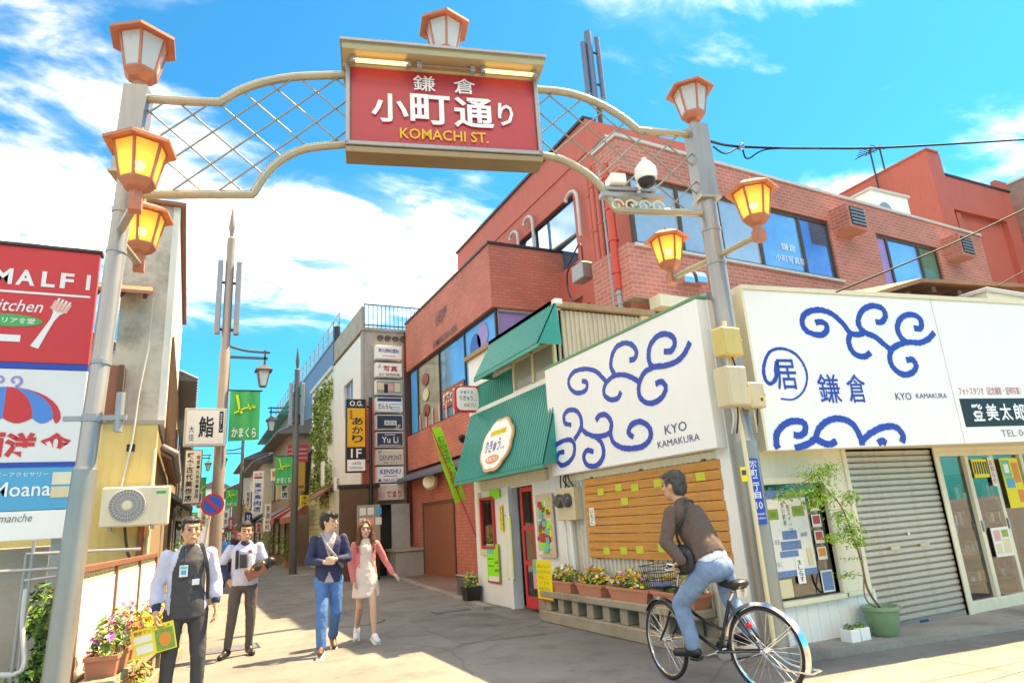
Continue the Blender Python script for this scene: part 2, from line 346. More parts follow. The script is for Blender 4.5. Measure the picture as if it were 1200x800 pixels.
# ================================================================== SETTING
ASPH = bpy.data.materials.new('asphalt'); ASPH.use_nodes = True
def ground_mat(m, c1, c2, sc=0.5, bump=0.3):
    t = m.node_tree; b = t.nodes['Principled BSDF']; b.inputs['Roughness'].default_value = 0.85
    g = t.nodes.new('ShaderNodeNewGeometry')
    def nz(s, d, r=.6):
        n = t.nodes.new('ShaderNodeTexNoise'); n.inputs['Scale'].default_value = s; n.inputs['Detail'].default_value = d; n.inputs['Roughness'].default_value = r; t.links.new(g.outputs['Position'], n.inputs[0]); return n.outputs[0]
    def ramp(src, a, c, ca, cc):
        r = t.nodes.new('ShaderNodeValToRGB'); t.links.new(src, r.inputs[0]); r.color_ramp.elements[0].position = a; r.color_ramp.elements[1].position = c; r.color_ramp.elements[0].color = (*ca, 1); r.color_ramp.elements[1].color = (*cc, 1); return r.outputs[0]
    def mul(x, y, f=1.0):
        q = t.nodes.new('ShaderNodeMix'); q.data_type = 'RGBA'; q.blend_type = 'MULTIPLY'; q.inputs[0].default_value = f; t.links.new(x, q.inputs[6]); t.links.new(y, q.inputs[7]); return q.outputs[2]
    base = ramp(nz(sc, 9), .3, .7, c1, c2)
    grit = ramp(nz(160, 2), .35, .68, (.55,)*3, (1.35,)*3)
    stain = ramp(nz(1.3, 8, .72), .50, .66, (1, 1, 1), (.66, .64, .62))
    spots = ramp(nz(7, 3, .5), .66, .72, (1, 1, 1), (.72, .70, .68))
    crk = t.nodes.new('ShaderNodeTexVoronoi'); crk.feature = 'DISTANCE_TO_EDGE'; crk.inputs['Scale'].default_value = .33
    dm = t.nodes.new('ShaderNodeMix'); dm.data_type = 'VECTOR'; dm.inputs[0].default_value = .12; nv = t.nodes.new('ShaderNodeTexNoise'); nv.inputs['Scale'].default_value = 2.5; nv.inputs['Detail'].default_value = 6; t.links.new(g.outputs['Position'], nv.inputs[0]); t.links.new(g.outputs['Position'], dm.inputs[4]); t.links.new(nv.outputs['Color'], dm.inputs[5]); t.links.new(dm.outputs[1], crk.inputs[0])
    crack = ramp(crk.outputs[0], 0.0, .006, (.5, .5, .5), (1, 1, 1))
    t.links.new(mul(mul(mul(mul(base, grit, .8), stain), spots), crack, .55), b.inputs['Base Color'])
    bp = t.nodes.new('ShaderNodeBump'); bp.inputs['Strength'].default_value = bump; bp.inputs['Distance'].default_value = 0.012; t.links.new(nz(140, 3), bp.inputs['Height']); t.links.new(bp.outputs[0], b.inputs['Normal'])
    return m
ground_mat(ASPH, (0.158, 0.150, 0.142), (0.245, 0.233, 0.218))
def gm(name, c1, c2, sc=1.2):
    m = bpy.data.materials.new(name); m.use_nodes = True; return ground_mat(m, c1, c2, sc)
PAVE = gm('pavement_concrete', (0.25, 0.235, 0.205), (0.36, 0.34, 0.30))
GRATE = mat('cast_iron', (0.06, 0.06, 0.065), 0.6, 0.5, var=0.2)
b = MB(); b.quad((-300, -60, 0), (300, -60, 0), (300, 600, 0), (-300, 600, 0), ASPH); tag(b.build('road', org=(0, 0, 0)), kind='structure')
ASPH2 = gm('asphalt_repair', (0.138, 0.132, 0.126), (0.215, 0.206, 0.195), 1.5); APR = gm('sunlit_apron_concrete', (0.24, 0.22, 0.185), (0.33, 0.305, 0.26), .9)  # apron paler and warmer than the asphalt: sunlit ground put into its colour
for pts in ([(3.2, 8.4), (4.6, 8.2), (4.65, 11.0), (3.3, 11.1)], [(1.6, 13), (2.5, 13), (2.7, 24), (1.8, 24)]):
    b = MB(); b.add([(x, y, .004) for x, y in pts], [(0, 1, 2, 3)], ASPH2); tag(b.build('asphalt_repair'), kind='structure')
b = MB()
for x0, x1, y0, y1 in ((3.4, 5.6, 1.5, 3.55), (5.61, 8.2, 1.5, 3.55), (8.21, 12, 1.5, 3.55), (3.9, 6.2, 3.56, 4.35), (6.21, 9, 3.56, 4.2)): b.quad((x0, y0, .004), (x1, y0, .004), (x1, y1, .004), (x0, y1, .004), APR)
tag(b.build('sunlit_apron'), kind='structure')  # jointed slabs whose pale tone carries the sunlight on this corner
# raised pavement along the corner shop, thinning out to the right
b = MB(); pe = [(5.0, 5.02), (5.36, 4.93), (6.5, 4.76), (8.17, 4.48), (10.5, 4.1)]; zt = [0.085, 0.085, 0.07, 0.035, 0.02]
for i in range(4):
    (x0, y0), (x1, y1) = pe[i], pe[i+1]; a, c = zt[i], zt[i+1]
    b.add([(x0, y0, 0), (x1, y1, 0), (x1, y1, c), (x0, y0, a), (x1, 5.6, c), (x0, 5.6, a), (x0, 5.6, 0)], [(0, 1, 2, 3), (3, 2, 4, 5)] + ([(0, 3, 5, 6)] if i == 0 else []), PAVE)
tag(b.build('pavement'), kind='structure')
# brick-paved entrance of the red building with its kerb
BPAVE = brickmat('brick_paving', (0.30, 0.15, 0.11), (0.24, 0.12, 0.09), (0.2, 0.16, 0.13))
def pave_mat(name, c1, c2, mo, w, h):
    m = brickmat(name, c1, c2, mo, w, h); t = m.node_tree
    c = [n for n in t.nodes if n.type == 'COMBXYZ'][0]; s = [n for n in t.nodes if n.type == 'SEPXYZ'][0]
    t.links.new(s.outputs[0], c.inputs[0]); t.links.new(s.outputs[1], c.inputs[1]); return m
BPAVE = pave_mat('brick_paving_flat', (0.27, 0.14, 0.11), (0.20, 0.11, 0.09), (0.2, 0.16, 0.13), 0.21, 0.1)
b = MB(); b.quad((5.05, 12.6, .02), (8.8, 12.6, .02), (8.8, 21.5, .02), (5.95, 21.5, .02), BPAVE); tag(b.build('entrance_paving'), kind='structure')
b = MB(); kp = [(4.70, 11.2), (4.86, 12.6), (5.35, 17.6), (5.85, 21.2)]
for i in range(3):
    (x0, y0), (x1, y1) = kp[i], kp[i+1]
    b.add([(x0, y0, 0), (x1, y1, 0), (x1 + .18, y1, 0), (x0 + .18, y0, 0), (x0, y0, .05), (x1, y1, .05), (x1 + .18, y1, .05), (x0 + .18, y0, .05)], [(4, 5, 6, 7), (0, 1, 5, 4), (2, 3, 7, 6), (3, 0, 4, 7), (1, 2, 6, 5)], PAVE)
tag(b.build('kerb'), kind='structure')
def cover(name, label, x, y, w, h, ring=False):
    b = MB()
    if ring:
        b.lathe((x, y, 0), [(w, .0), (w, .006), (w * .93, .006), (w * .93, .004)], ASPH, 28); b.lathe((x, y, .0005), [(w * .97, 0), (w * .97, .007), (w * .92, .008)], GRATE, 28)
        b.lathe((x, y, .001), [(w * .915, 0), (w * .915, .0085)], ASPH, 28)
    else:
        b.box(x - w, x + w, y - h, y + h, 0, .006, GRATE)
        for i in range(5): b.box(x - w * .9, x + w * .9, y - h * .85 + i * h * .36, y - h * .85 + i * h * .36 + h * .2, .006, .010, GREYM)
    tag(b.build(name), label, 'manhole')
cover('manhole_cover', 'round manhole ring in the asphalt behind the walking woman', 2.62, 11.6, .45, 0, True)
cover('drain_grate', 'dark drain grate in the road by the entrance kerb', 4.25, 11.6, .32, .16)
cover('drain_grate', 'flat metal hatch in the road left of the standing pedestrian with apron', 0.62, 10.6, .38, .25)

# ================================================================== STREET GATE
PL, PR = Vector((-.78, 6.5, 0)), Vector((5.12, 5.05, 0))
AU = (PR - PL).normalized(); AF = FR(PL, AU, (0, 0, 1))
def ap(u, v): return AF.loc(onP(u, v, PL, PR))
gate = thing('street_gate', 'arched steel street gate with red name board and terracotta lanterns', 'gate', (2.2, 5.8, 0))
GLIT = bpy.data.materials.new('lantern_glass_lit'); GLIT.use_nodes = True
_t = GLIT.node_tree; _t.nodes.clear(); _o = _t.nodes.new('ShaderNodeOutputMaterial'); _tl = _t.nodes.new('ShaderNodeBsdfTranslucent'); _tl.inputs[0].default_value = (.95, .80, .38, 1)
_df = _t.nodes.new('ShaderNodeBsdfDiffuse'); _df.inputs[0].default_value = (.80, .66, .34, 1); _m0 = _t.nodes.new('ShaderNodeMixShader'); _m0.inputs[0].default_value = .35; _tp = _t.nodes.new('ShaderNodeBsdfTransparent'); _tp.inputs[0].default_value = (1, .86, .5, 1); _m1 = _t.nodes.new('ShaderNodeMixShader'); _m1.inputs[0].default_value = .30
_t.links.new(_tl.outputs[0], _m0.inputs[1]); _t.links.new(_df.outputs[0], _m0.inputs[2]); _t.links.new(_m0.outputs[0], _m1.inputs[1]); _t.links.new(_tp.outputs[0], _m1.inputs[2]); _t.links.new(_m1.outputs[0], _o.inputs[0])
GOFF = mat('lantern_glass_unlit', (.62, .66, .68), .25, var=.06, vscale=6)
GOFF.node_tree.nodes['Principled BSDF'].inputs['Alpha'].default_value = .78
BULB = mat('bulb', (1, .8, .4), .5, var=0, emit=(1, .78, .24), estr=4.5)
def lantern(p, s, lit, rot=0.3, label=None):
    p = Vector(p); m = TERRA; root = MB()
    root.lathe(p, [(.055*s, 0), (.055*s, .09*s), (.10*s, .11*s), (.145*s, .165*s), (.15*s, .185*s)], m, 6, rot)      # neck and tray
    z0, z1, r0, r1 = .185*s, .50*s, .135*s, .20*s
    for k in range(6):
        a = rot + k*pi/3; e = Vector((cos(a), sin(a), 0)); root.tube([p + e*r0 + Vector((0, 0, z0)), p + e*r1 + Vector((0, 0, z1))], .014*s, m, 5)
    root.lathe(p, [(r1*1.04, z1 - .012*s), (r1*1.04, z1 + .012*s)], m, 6, rot)
    o = root.build('lantern', gate)
    if label: o['label'] = label
    rf = MB(); rf.lathe(p, [(.20*s, z1), (.285*s, z1 - .015*s), (.285*s, z1 + .012*s), (.15*s, z1 + .09*s), (.03*s, z1 + .125*s), (.02*s, z1 + .15*s), (.006*s, z1 + .19*s)], m, 6, rot); rf.build('lantern_roof', o)
    g = GLIT if lit else GOFF; q0 = None
    for k in range(6):
        a, c = rot + k*pi/3 + .07, rot + (k+1)*pi/3 - .07; A, B = Vector((cos(a), sin(a), 0)), Vector((cos(c), sin(c), 0)); f0, f1 = .97, .97
        pn = MB(); pn.quad(p + A*r0*f0 + Vector((0, 0, z0)), p + B*r0*f0 + Vector((0, 0, z0)), p + B*r1*f1 + Vector((0, 0, z1)), p + A*r1*f1 + Vector((0, 0, z1)), g); pn.build('pane', o)
    bl = MB(); bl.ball(p + Vector((0, 0, .33*s)), .045*s, BULB if lit else PAPER, 10, 8); bl.build('bulb', o, True)
    return o
zT = 5.66
LEAN = Vector((.030, 0, 0))          # the left post stands slightly out of plumb
for P, ln_ in ((PL, LEAN), (PR, Vector((0, 0, 0)))):
    def pz(z): return P + ln_*(z - 2.6) + Vector((0, 0, z))
    r0_, r1_ = (.094, .078) if P is PL else (.122, .103); b = MB(); b.tube([pz(0), pz(2.1)], r0_, STEEL, 20); b.tube([pz(2.1), pz(2.14), pz(5.05)], [r0_, r1_, r1_], STEEL, 20)
    b.obox(pz(5.32), AU * .105, AF.n * .105, Vector((0, 0, .47)) + ln_*.47, STEEL)
    b.obox(pz(4.84), AU * .125, AF.n * .125, (0, 0, .015), TUBEM); b.build('post', gate, True)
    for z in (4.05, 4.45, 3.0): b = MB(); b.tube([pz(z), pz(z + .035)], r1_ + .007, GREYM, 20); b.build('band', gate)
def curve(pts, n=6):
    out = []; P = [Vector(p) for p in pts]; k = len(P)
    for i in range(k - 1):
        p0, p1, p2, p3 = P[max(i-1, 0)], P[i], P[i+1], P[min(i+2, k-1)]
        for j in range(n):
            t = j/n; out.append(.5*((2*p1) + (-p0 + p2)*t + (2*p0 - 5*p1 + 4*p2 - p3)*t*t + (-p0 + 3*p1 - 3*p2 + p3)*t**3))
    return out + [P[-1]]
TL_ = [ap(*q) for q in [(158, 115), (220, 119), (258, 120)]] ; TLc = curve([ap(*q) for q in [(258, 120), (282, 106), (312, 96), (350, 90), (408, 88)]])
BL_ = [ap(*q) for q in [(150, 228), (240, 228), (296, 228)]]; BLc = curve([ap(*q) for q in [(296, 228), (310, 206), (330, 187), (360, 174), (408, 169)]])
TR_ = curve([ap(*q) for q in [(628, 105), (665, 109), (700, 121), (728, 137), (748, 153)]]); TRs = [ap(748, 153), ap(808, 158)]
BR_ = curve([ap(*q) for q in [(628, 181), (660, 188), (690, 205), (710, 226), (722, 246)]]); BRs = [ap(722, 246), ap(822, 250)]
top_l, bot_l, top_r, bot_r = TL_ + list(TLc[1:]), BL_ + list(BLc[1:]), list(TR_) + TRs[1:], list(BR_) + BRs[1:]
for pl in (top_l, bot_l, top_r, bot_r):
    b = MB(); b.tube([AF.p(x, y) for x, y in pl], .043, TUBEM, 10); b.build('arch_tube', gate, True)
def interp(pl, x):
    for (a, c), (d, e) in zip(pl[:-1], pl[1:]):
        if a <= x <= d: return c + (e - c) * (x - a) / max(1e-6, d - a)
    return pl[0][1] if x < pl[0][0] else pl[-1][1]
for tp, bt, sgn_n in ((top_l, bot_l, 0), (top_r, bot_r, 0)):
    x0, x1 = max(tp[0][0], bt[0][0]), min(tp[-1][0], bt[-1][0])
    for sgn in (1, -1):
        for k in range(-20, 30):
            c0 = k * .36; run = []; seg = []
            for i in range(161):
                x = x0 + (x1 - x0) * i / 160; y = 5.0 + sgn * (x - 1.2) * .92 + c0
                if interp(bt, x) <= y <= interp(tp, x): seg.append((x, y))
                else:
                    if len(seg) > 6: run.append(seg)
                    seg = []
            if len(seg) > 6: run.append(seg)
            for s_ in run:
                b = MB(); b.tube([AF.p(*s_[0], .012 * sgn), AF.p(*s_[-1], .012 * sgn)], .010, LATT, 5); b.build('lattice_bar', gate)
# name board
s0, s1 = 2.055, 4.27
def at_b(u, v): return AF.loc(onP(u, v, PL + AF.n * .11, PR + AF.n * .11))
_a, _c = at_b(405, 120), at_b(632, 140); s0, s1 = _a[0], _c[0]; zb, zt_ = (at_b(405, 166)[1] + at_b(632, 179)[1])/2 - .10, (at_b(407, 78)[1] + at_b(630, 97)[1])/2
BOARD = mat('board_bronze', (.30, .21, .12), .4, .5, var=.12, streak=.2)
b = MB(); b.fbox(AF, s0, s1, zb, zt_ + .05, -.14, .10, BOARD); bd = b.build('name_board', gate, bevel=.01)
b = MB(); b.fbox(AF, s0 + .05, s1 - .05, zb + .10, zt_, .10, .112, SIGNRED); b.build('red_panel', bd)
b = MB()
for x in (s0, s1 - .045): b.fbox(AF, x, x + .045, zb + .06, zt_ + .03, .10, .15, GREYM)
b.fbox(AF, s0, s1, zb + .055, zb + .10, .10, .15, GREYM); b.fbox(AF, s0, s1, zb - .02, zb + .05, -.12, .13, BOARD); b.build('board_frame', bd, bevel=.005)
zh = zt_ + .01; zl = (AF.loc(onP(405, 54, PL + AF.n*.36, PR + AF.n*.36))[1] + AF.loc(onP(632, 74, PL + AF.n*.36, PR + AF.n*.36))[1])/2; zl = max(zl, zh + .04)      # hood: sloped reflector with a metal lip
HOODM = mat('hood_cream', (.50, .40, .24), .35, .3, var=.08)
b = MB(); pr = [(zh, .10), (zh + .02, .13), (zl - .02, .36), (zl + .02, .37), (zl + .05, .37), (zl + .05, -.2), (zh, -.2)]
vs_ = [AF.p(x, y, d) for x in (s0 - .03, s1 + .03) for y, d in pr]; n_ = len(pr)
b.add(vs_, [tuple(range(n_)), tuple(range(2*n_ - 1, n_ - 1, -1))] + [(i, n_ + i, n_ + (i+1) % n_, (i+1) % n_) for i in range(n_)], HOODM); b.build('hood', bd)
TUBEL = mat('lamp_tube', (.85, .78, .55), .3, var=0, emit=(1, .8, .4), estr=.25)
for k in range(3):
    w = (s1 - s0) / 3; x0 = s0 + .05 + k * w * .99; y0, d0 = zh*.5 + zl*.5 - .05, .25
    b = MB(); b.tube([AF.p(x0 + .03, y0, d0), AF.p(x0 + w - .1, y0, d0)], .022 if k != 1 else .014, TUBEL if k != 1 else BOARD, 8); b.build('tube_lamp', bd)
    b = MB()
    for x in (x0, x0 + w - .12): b.fbox(AF, x, x + .05, y0 - .03, y0 + .04, d0 - .05, d0 + .02, GREYM)
    b.build('tube_socket', bd)
b = MB(); b.fbox(AF, s0 - .05, s1 + .05, zl + .05, zl + .08, -.22, .40, GREYM); b.build('hood_lip', bd)
zh = zl - .39
def at_b(u, v): return AF.loc(onP(u, v, PL + AF.n * .11, PR + AF.n * .11))
b = MB()
for ch, u, v, w, h, *bo_ in (('鎌', 497, 99.5, .235, .19, .006), ('倉', 544, 103, .235, .19, .010), ('小', 457, 128, .38, .34), ('町', 504, 130, .42, .36), ('通', 555, 134, .43, .37), ('り', 592, 136, .17, .28)):
    x, y = at_b(u, v); text(b, AF, ch, x, y, w, h, LETW, .135, bo_[0] if bo_ else .022)
b.build('white_lettering', bd)
x, y = at_b(521, 160); b = MB(); text(b, AF, 'KOMACHI ST.', x, y, .93, .125, GOLD, .130, .012); b.build('gold_lettering', bd)
xm = (s0 + s1) / 2
# lanterns and their arms
lantern(PL + LEAN*3.2 + Vector((0, 0, 5.78)), 1.14, False, .5); lantern(PR + Vector((0, 0, 5.78)), 1.0, False, .2); lantern(AF.p(xm + .03, zh + .47, .05), 1.05, False, .3)
for P, near, far in ((PL, Vector((-.56, 5.85, 4.28)), Vector((-.60, 7.12, 4.22))), (PR, Vector((5.13, 4.42, 4.16)), Vector((5.05, 5.72, 4.16)))):
    for q in (near, far):
        s = 1.04 if P is PL else .95; zz = q.z + .0
        b = MB(); b.tube([Vector((P.x + (LEAN.x*(zz - 2.6) if P is PL else 0), P.y, zz - .02)), Vector((q.x, q.y, zz - .02))], .035, TUBEM, 10); b.obox(Vector((q.x, q.y, zz - .03)), (.05, 0, 0), (0, .05, 0), (0, 0, .06), TERRA); b.build('lantern_arm', gate, True)
        lantern((q.x, q.y, zz), s, True, .35)
b = MB(); z_ = onP(120, 490, PL, PR).z; b.tube([PL + Vector((0, 0, z_ - .03)), PL + Vector((0, 0, z_ + .03))], .086, GREYM, 16); b.obox(PL + Vector((.02, -.02, z_)), AU*.24, AF.n*.02, (0, 0, .02), GREYM); b.build('clamp', gate)
b = MB(); b.tube([PL + AU*.20 + Vector((0, 0, z_ - .12)), PL + AU*.20 + Vector((0, 0, z_ + .22))], .035, GREYM, 10); b.build('flag_socket', gate, True)
# ----------------------------------------------------------------- things fixed on the gate
cc = thing('security_camera', 'white dome security camera fixed on the right half of the gate', 'camera', onP(752, 215, PL, PR))
CP = AF.loc(onP(757, 205, PL + AF.n*.25, PR + AF.n*.25))
b = MB(); P = AF.p(CP[0], CP[1], .25); b.lathe(P, [(.11, -.06), (.125, 0), (.115, .08), (.07, .14), (.03, .17), (.03, .2)], SIGNW, 14); b.build('housing', cc, True)
b = MB(); b.ball(P + Vector((0, 0, -.07)), (.095, .095, .085), BLACK, 12, 8); b.build('lens_dome', cc, True)
b = MB(); b.fbox(AF, CP[0] - .45, CP[0] + .3, CP[1] - .16, CP[1] - .11, -.05, .05, GREYM); b.fbox(AF, CP[0] - .4, CP[0] + .2, CP[1] - .08, CP[1] - .04, -.05, .05, GREYM); b.tube([AF.p(CP[0], CP[1] - .13, 0), AF.p(CP[0], CP[1] + .1, .1), P + Vector((0, 0, .19))], .025, SIGNW, 8); b.build('bracket', cc)
b = MB(); b.fbox(AF, CP[0] - .34, CP[0] - .16, CP[1] - .02, CP[1] + .1, -.1, .1, SIGNW); b.build('control_box', cc, bevel=.01)
b = MB()
for k in range(4):
    cx = CP[0] - .28 + k * .16; pts = [(cx + .08*cos(t)*(1 - t/9), CP[1] - .26 + .08*sin(t)*(1 - t/9)) for t in [i*.45 for i in range(18)]]
    b.tube([AF.p(x, y, .03) for x, y in pts], .012, CREAM2, 5)
b.build('scroll_ornament', cc)
def jbox(name, label, u0, v0, u1, v1, d, m, extra=None):
    F = FR((PR.x, PR.y - .12, 0), (1, 0, 0), (0, 0, 1)); a = F.loc(onY(u0, v0, PR.y - .12)); c = F.loc(onY(u1, v1, PR.y - .12)); o = MB(); o.fbox(F, a[0], c[0], c[1], a[1], 0, d, m)
    t = thing(name, label, 'junction box', F.p((a[0]+c[0])/2, c[1], 0)); o.build('case', t, bevel=.012)
    o = MB(); o.fbox(F, a[0] + .012, c[0] - .012, c[1] + .012, a[1] - .012, d, d + .008, m); 
    o.tube([F.p(c[0] - .02, (a[1]+c[1])/2, d + .008), F.p(c[0] - .02, (a[1]+c[1])/2, d + .02)], .01, GREYM, 8); lid = o.build('lid', t, bevel=.004)
    if extra: extra(F, a, c, d, lid)
    o = MB()
    for k in range(2):
        x = a[0] + (c[0]-a[0])*(.35 + .3*k); o.tube(curve([F.p(x, c[1], d*.5), F.p(x + rnd(-.03, .03), c[1] - .12, d*.5), F.p(x + rnd(-.05, .08), c[1] - .25, .02)]), .009, DARK if k else LGREY, 6)
    o.build('cable', t)
YBOX = mat('box_yellow', (.62, .46, .16), .5, var=.06, streak=.2); BBOX = mat('box_beige', (.60, .50, .33), .5, var=.06, streak=.2)
jbox('junction_box', 'yellowish junction box, topmost on the right gate post', 832, 387, 859, 421, .16, YBOX)
jbox('junction_box', 'tall beige control cabinet below the yellow box on the right post', 834, 433, 864, 479, .2, BBOX)
def sticker(F, a, c, d, lid):
    o = MB(); o.fbox(F, c[0] - .09, c[0] - .03, c[1] + .06, c[1] + .12, d + .008, d + .011, YCARD); o.fbox(F, c[0] - .085, c[0] - .05, c[1] + .065, c[1] + .10, d + .011, d + .013, BLUE); o.build('sticker', lid)
jbox('junction_box', 'small beige box with blue and yellow sticker beside right post', 866, 450, 888, 480, .13, BBOX, sticker)
b = MB(); b.tube(curve([(4.98, 4.93, 3.35), (4.95, 4.92, 2.9), (4.97, 4.93, 2.4), (4.99, 4.93, 1.95), (5.0, 4.95, .2)]), .022, CREAM, 8); tag(b.build('conduit_pipe', None, True), 'cream conduit running down the right gate post', 'pipe')
# blue street number plate strapped on the right post
F = FR((PR.x + .02, PR.y - .135, 0), (1, -.12, 0), (0, 0, 1)); a = F.loc(onY(876, 537, PR.y - .14)); c = F.loc(onY(893, 614, PR.y - .14))
t = thing('street_plate', 'blue street plate with white lettering strapped to the right post', 'sign', F.p(a[0], c[1]))
b = MB(); b.fbox(F, a[0], a[0] + .13, c[1], a[1], 0, .008, BLUE); pl = b.build('plate', t, bevel=.003)
b = MB(); text(b, F, '小町二丁目', a[0] + .065, c[1] + .42, .075, .36, LETW, .011, .01, True); text(b, F, '10', a[0] + .065, c[1] + .18, .075, .09, LETW, .011); text(b, F, '鎌倉市', a[0] + .065, a[1] - .035, .09, .03, LETW, .011)
text(b, F, 'Komachi', a[0] + .065, c[1] + .10, .10, .025, LETW, .011); text(b, F, '2-chome', a[0] + .065, c[1] + .06, .10, .025, LETW, .011); b.build('lettering', pl)
b = MB(); b.fbox(F, a[0] - .09, a[0] - .02, a[1] - .22, a[1] - .08, 0, .006, YCARD); b.fbox(F, a[0] - .08, a[0] - .03, a[1] - .16, a[1] - .11, .006, .008, NAVY); tag(b.build('notice_sticker'), 'small yellow sticker left of the blue street plate', 'sticker')
# ================================================================== plants
def leaves(mb, c, r, n, size, mats, up=0.3, hollow=0.35, gauss=False):
    c = Vector(c)
    for _ in range(n):
        while True:
            d = Vector((rnd(-1, 1), rnd(-1, 1), rnd(-1, 1)))
            if gauss: d = Vector((random.gauss(0, .55), random.gauss(0, .55), random.gauss(0, .55)))
            if gauss or hollow < d.length < 1: break
        p = c + Vector((d.x*r[0], d.y*r[1], d.z*r[2])); s = size * rnd(.6, 1.3)
        nn = (d + Vector((rnd(-.8, .8), rnd(-.8, .8), rnd(-.3, .8) + up))).normalized(); a = nn.orthogonal().normalized(); a = (a + nn.cross(a) * rnd(-2, 2)).normalized(); q = nn.cross(a)
        mb.add([p - a*s, p + q*s*.42 - nn*s*.12, p + a*s, p - q*s*.42 - nn*s*.12], [(0, 1, 2, 3)], random.choice(mats))
def blossoms(mb, c, r, n, size, mats):
    c = Vector(c)
    for _ in range(n):
        a = rnd(0, 2*pi); k = math.sqrt(rnd(0, 1)); z = math.sqrt(max(0, 1 - k*k)) * rnd(.75, 1.1); p = c + Vector((r[0]*k*cos(a), r[1]*k*sin(a), r[2]*z)); m = random.choice(mats); s = size * rnd(.7, 1.2)
        nn = Vector((rnd(-.9, .3), rnd(-1, .1), rnd(.2, 1))).normalized(); u = nn.orthogonal().normalized(); w = nn.cross(u); k5 = 5
        ring = [p + (u*cos(2*pi*i/10) + w*sin(2*pi*i/10)) * s * (1 if i % 2 == 0 else .62) for i in range(10)]
        mb.add([p - nn*s*.25] + ring, [(0, 1 + i, 1 + (i+1) % 10) for i in range(10)], m)
def planter(name, label, x, y, z, w, d, h, ang, fol, flo, n=170, nb=60, fs=.026, fh=.16, pot=TPOT, group=None):
    t = thing(name, label, 'planter', (x, y, z), group); b = MB(); ux, uy = Vector((cos(ang), sin(ang), 0)), Vector((-sin(ang), cos(ang), 0)); c = Vector((x, y, z))
    def ringp(k, hh): return [c + ux*a*w/2*k + uy*e*d/2*k + Vector((0, 0, hh)) for a, e in ((-1, -1), (1, -1), (1, 1), (-1, 1))]
    vs = ringp(.86, 0) + ringp(1, h*.8) + ringp(1.07, h*.8) + ringp(1.07, h) + ringp(.95, h) + ringp(.93, h*.85)
    fs_ = [(3, 2, 1, 0)]
    for k in range(5): fs_ += [(k*4 + i, k*4 + (i+1) % 4, k*4 + 4 + (i+1) % 4, k*4 + 4 + i) for i in range(4)]
    fs_.append((20, 21, 22, 23)); b.add(vs, fs_, pot); b.build('trough', t)
    b = MB(); cc_ = c + Vector((0, 0, h*.9)); sx = abs(ux.x)*w/2 + abs(uy.x)*d/2; sy = abs(ux.y)*w/2 + abs(uy.y)*d/2
    leaves(b, cc_ + Vector((0, 0, fh*.35)), (sx*1.0, sy*1.1, fh*.8), n, .035, fol); b.build('foliage', t)
    b = MB(); blossoms(b, cc_, (sx*1.0, sy*1.15, fh), nb, fs, flo); b.build('blossoms', t)
    return t

# ================================================================== CORNER SHOP
CX, CY = 5.10, 5.25
shop = thing('corner_shop', 'low cream corner shop with roller shutter and glazed front', 'shop', (9, 7.2, 0))
def yx(u, v, Y=CY): p = onY(u, v, Y); return p.x, p.z
wx0, wx1, wz0, wz1 = 5.42, 6.37, .50, 1.66
hx0, hx1, hz1 = 6.86, 8.50, 2.02
gx0, gx1, gz1 = 8.62, 13.0, 1.97
D = .14
b = MB()
b.box(CX, wx0, CY, CY + D, 0, 3.7, CREAM2); b.box(wx0, wx1, CY, CY + D, 0, wz0, CREAM2); b.box(wx0, wx1, CY, CY + D, wz1, 3.7, CREAM2); b.box(wx1, hx0, CY, CY + D, 0, 3.7, CREAM2)
b.box(hx0, hx1, CY, CY + D, hz1, 3.7, CREAM2); b.box(hx1, gx0, CY, CY + D, 0, 3.7, CREAM2); b.box(gx0, gx1, CY, CY + D, gz1, 3.7, CREAM2); b.box(gx1, 14.5, CY, CY + D, 0, 3.7, CREAM2)
b.build('front_wall', shop)
b = MB(); b.box(CX, CX + .12, CY + D, 8.7, 0, 3.7, CREAM2); b.box(CX + .12, 14.5, 8.58, 8.7, 0, 3.7, CREAM2); b.box(14.38, 14.5, CY + D, 8.58, 0, 3.7, CREAM2); b.build('rear_wall', shop)
b = MB(); b.box(CX - .05, 14.5, CY - .05, 8.72, 3.7, 3.78, GREYM); b.build('roof', shop)
b = MB(); b.box(CX + .12, 14.38, CY + D, 8.58, -.02, .03, WOOD); b.build('inside_floor', shop)
# vertical boards below the window
b = MB(); b.box(5.34, 5.34 + .153, CY - .018, CY - .002, .03, .455, WHITE); pb = b.build('board', shop, bevel=.004)
for k in range(1, 10): dup(pb, (k * .157, 0, 0))
b = MB(); b.box(5.3, 6.86, CY - .05, CY - .002, .455, .495, CREAM2); b.build('rail', shop)
# display window
b = MB(); b.box(wx0 - .07, wx0, CY - .05, CY + .05, wz0 - .05, wz1 + .07, CREAM2); b.box(wx1, wx1 + .07, CY - .05, CY + .05, wz0 - .05, wz1 + .07, CREAM2); b.box(wx0, wx1, CY - .05, CY + .05, wz1, wz1 + .07, CREAM2); b.box(wx0, wx1, CY - .09, CY + .05, wz0 - .05, wz0, CREAM2)
fw = b.build('window', shop, bevel=.006)
b = MB(); b.quad((wx0, CY + .03, wz0), (wx1, CY + .03, wz0), (wx1, CY + .03, wz1), (wx0, CY + .03, wz1), GLASSD); b.build('pane', fw)
b = MB(); b.box(wx0 - .1, wx1 + .2, CY + .55, CY + .58, .03, 1.9, INNER); b.box(wx0 - .1, wx1 + .2, CY + .15, CY + .55, .38, .42, WOOD); b.build('display_shelf', shop)
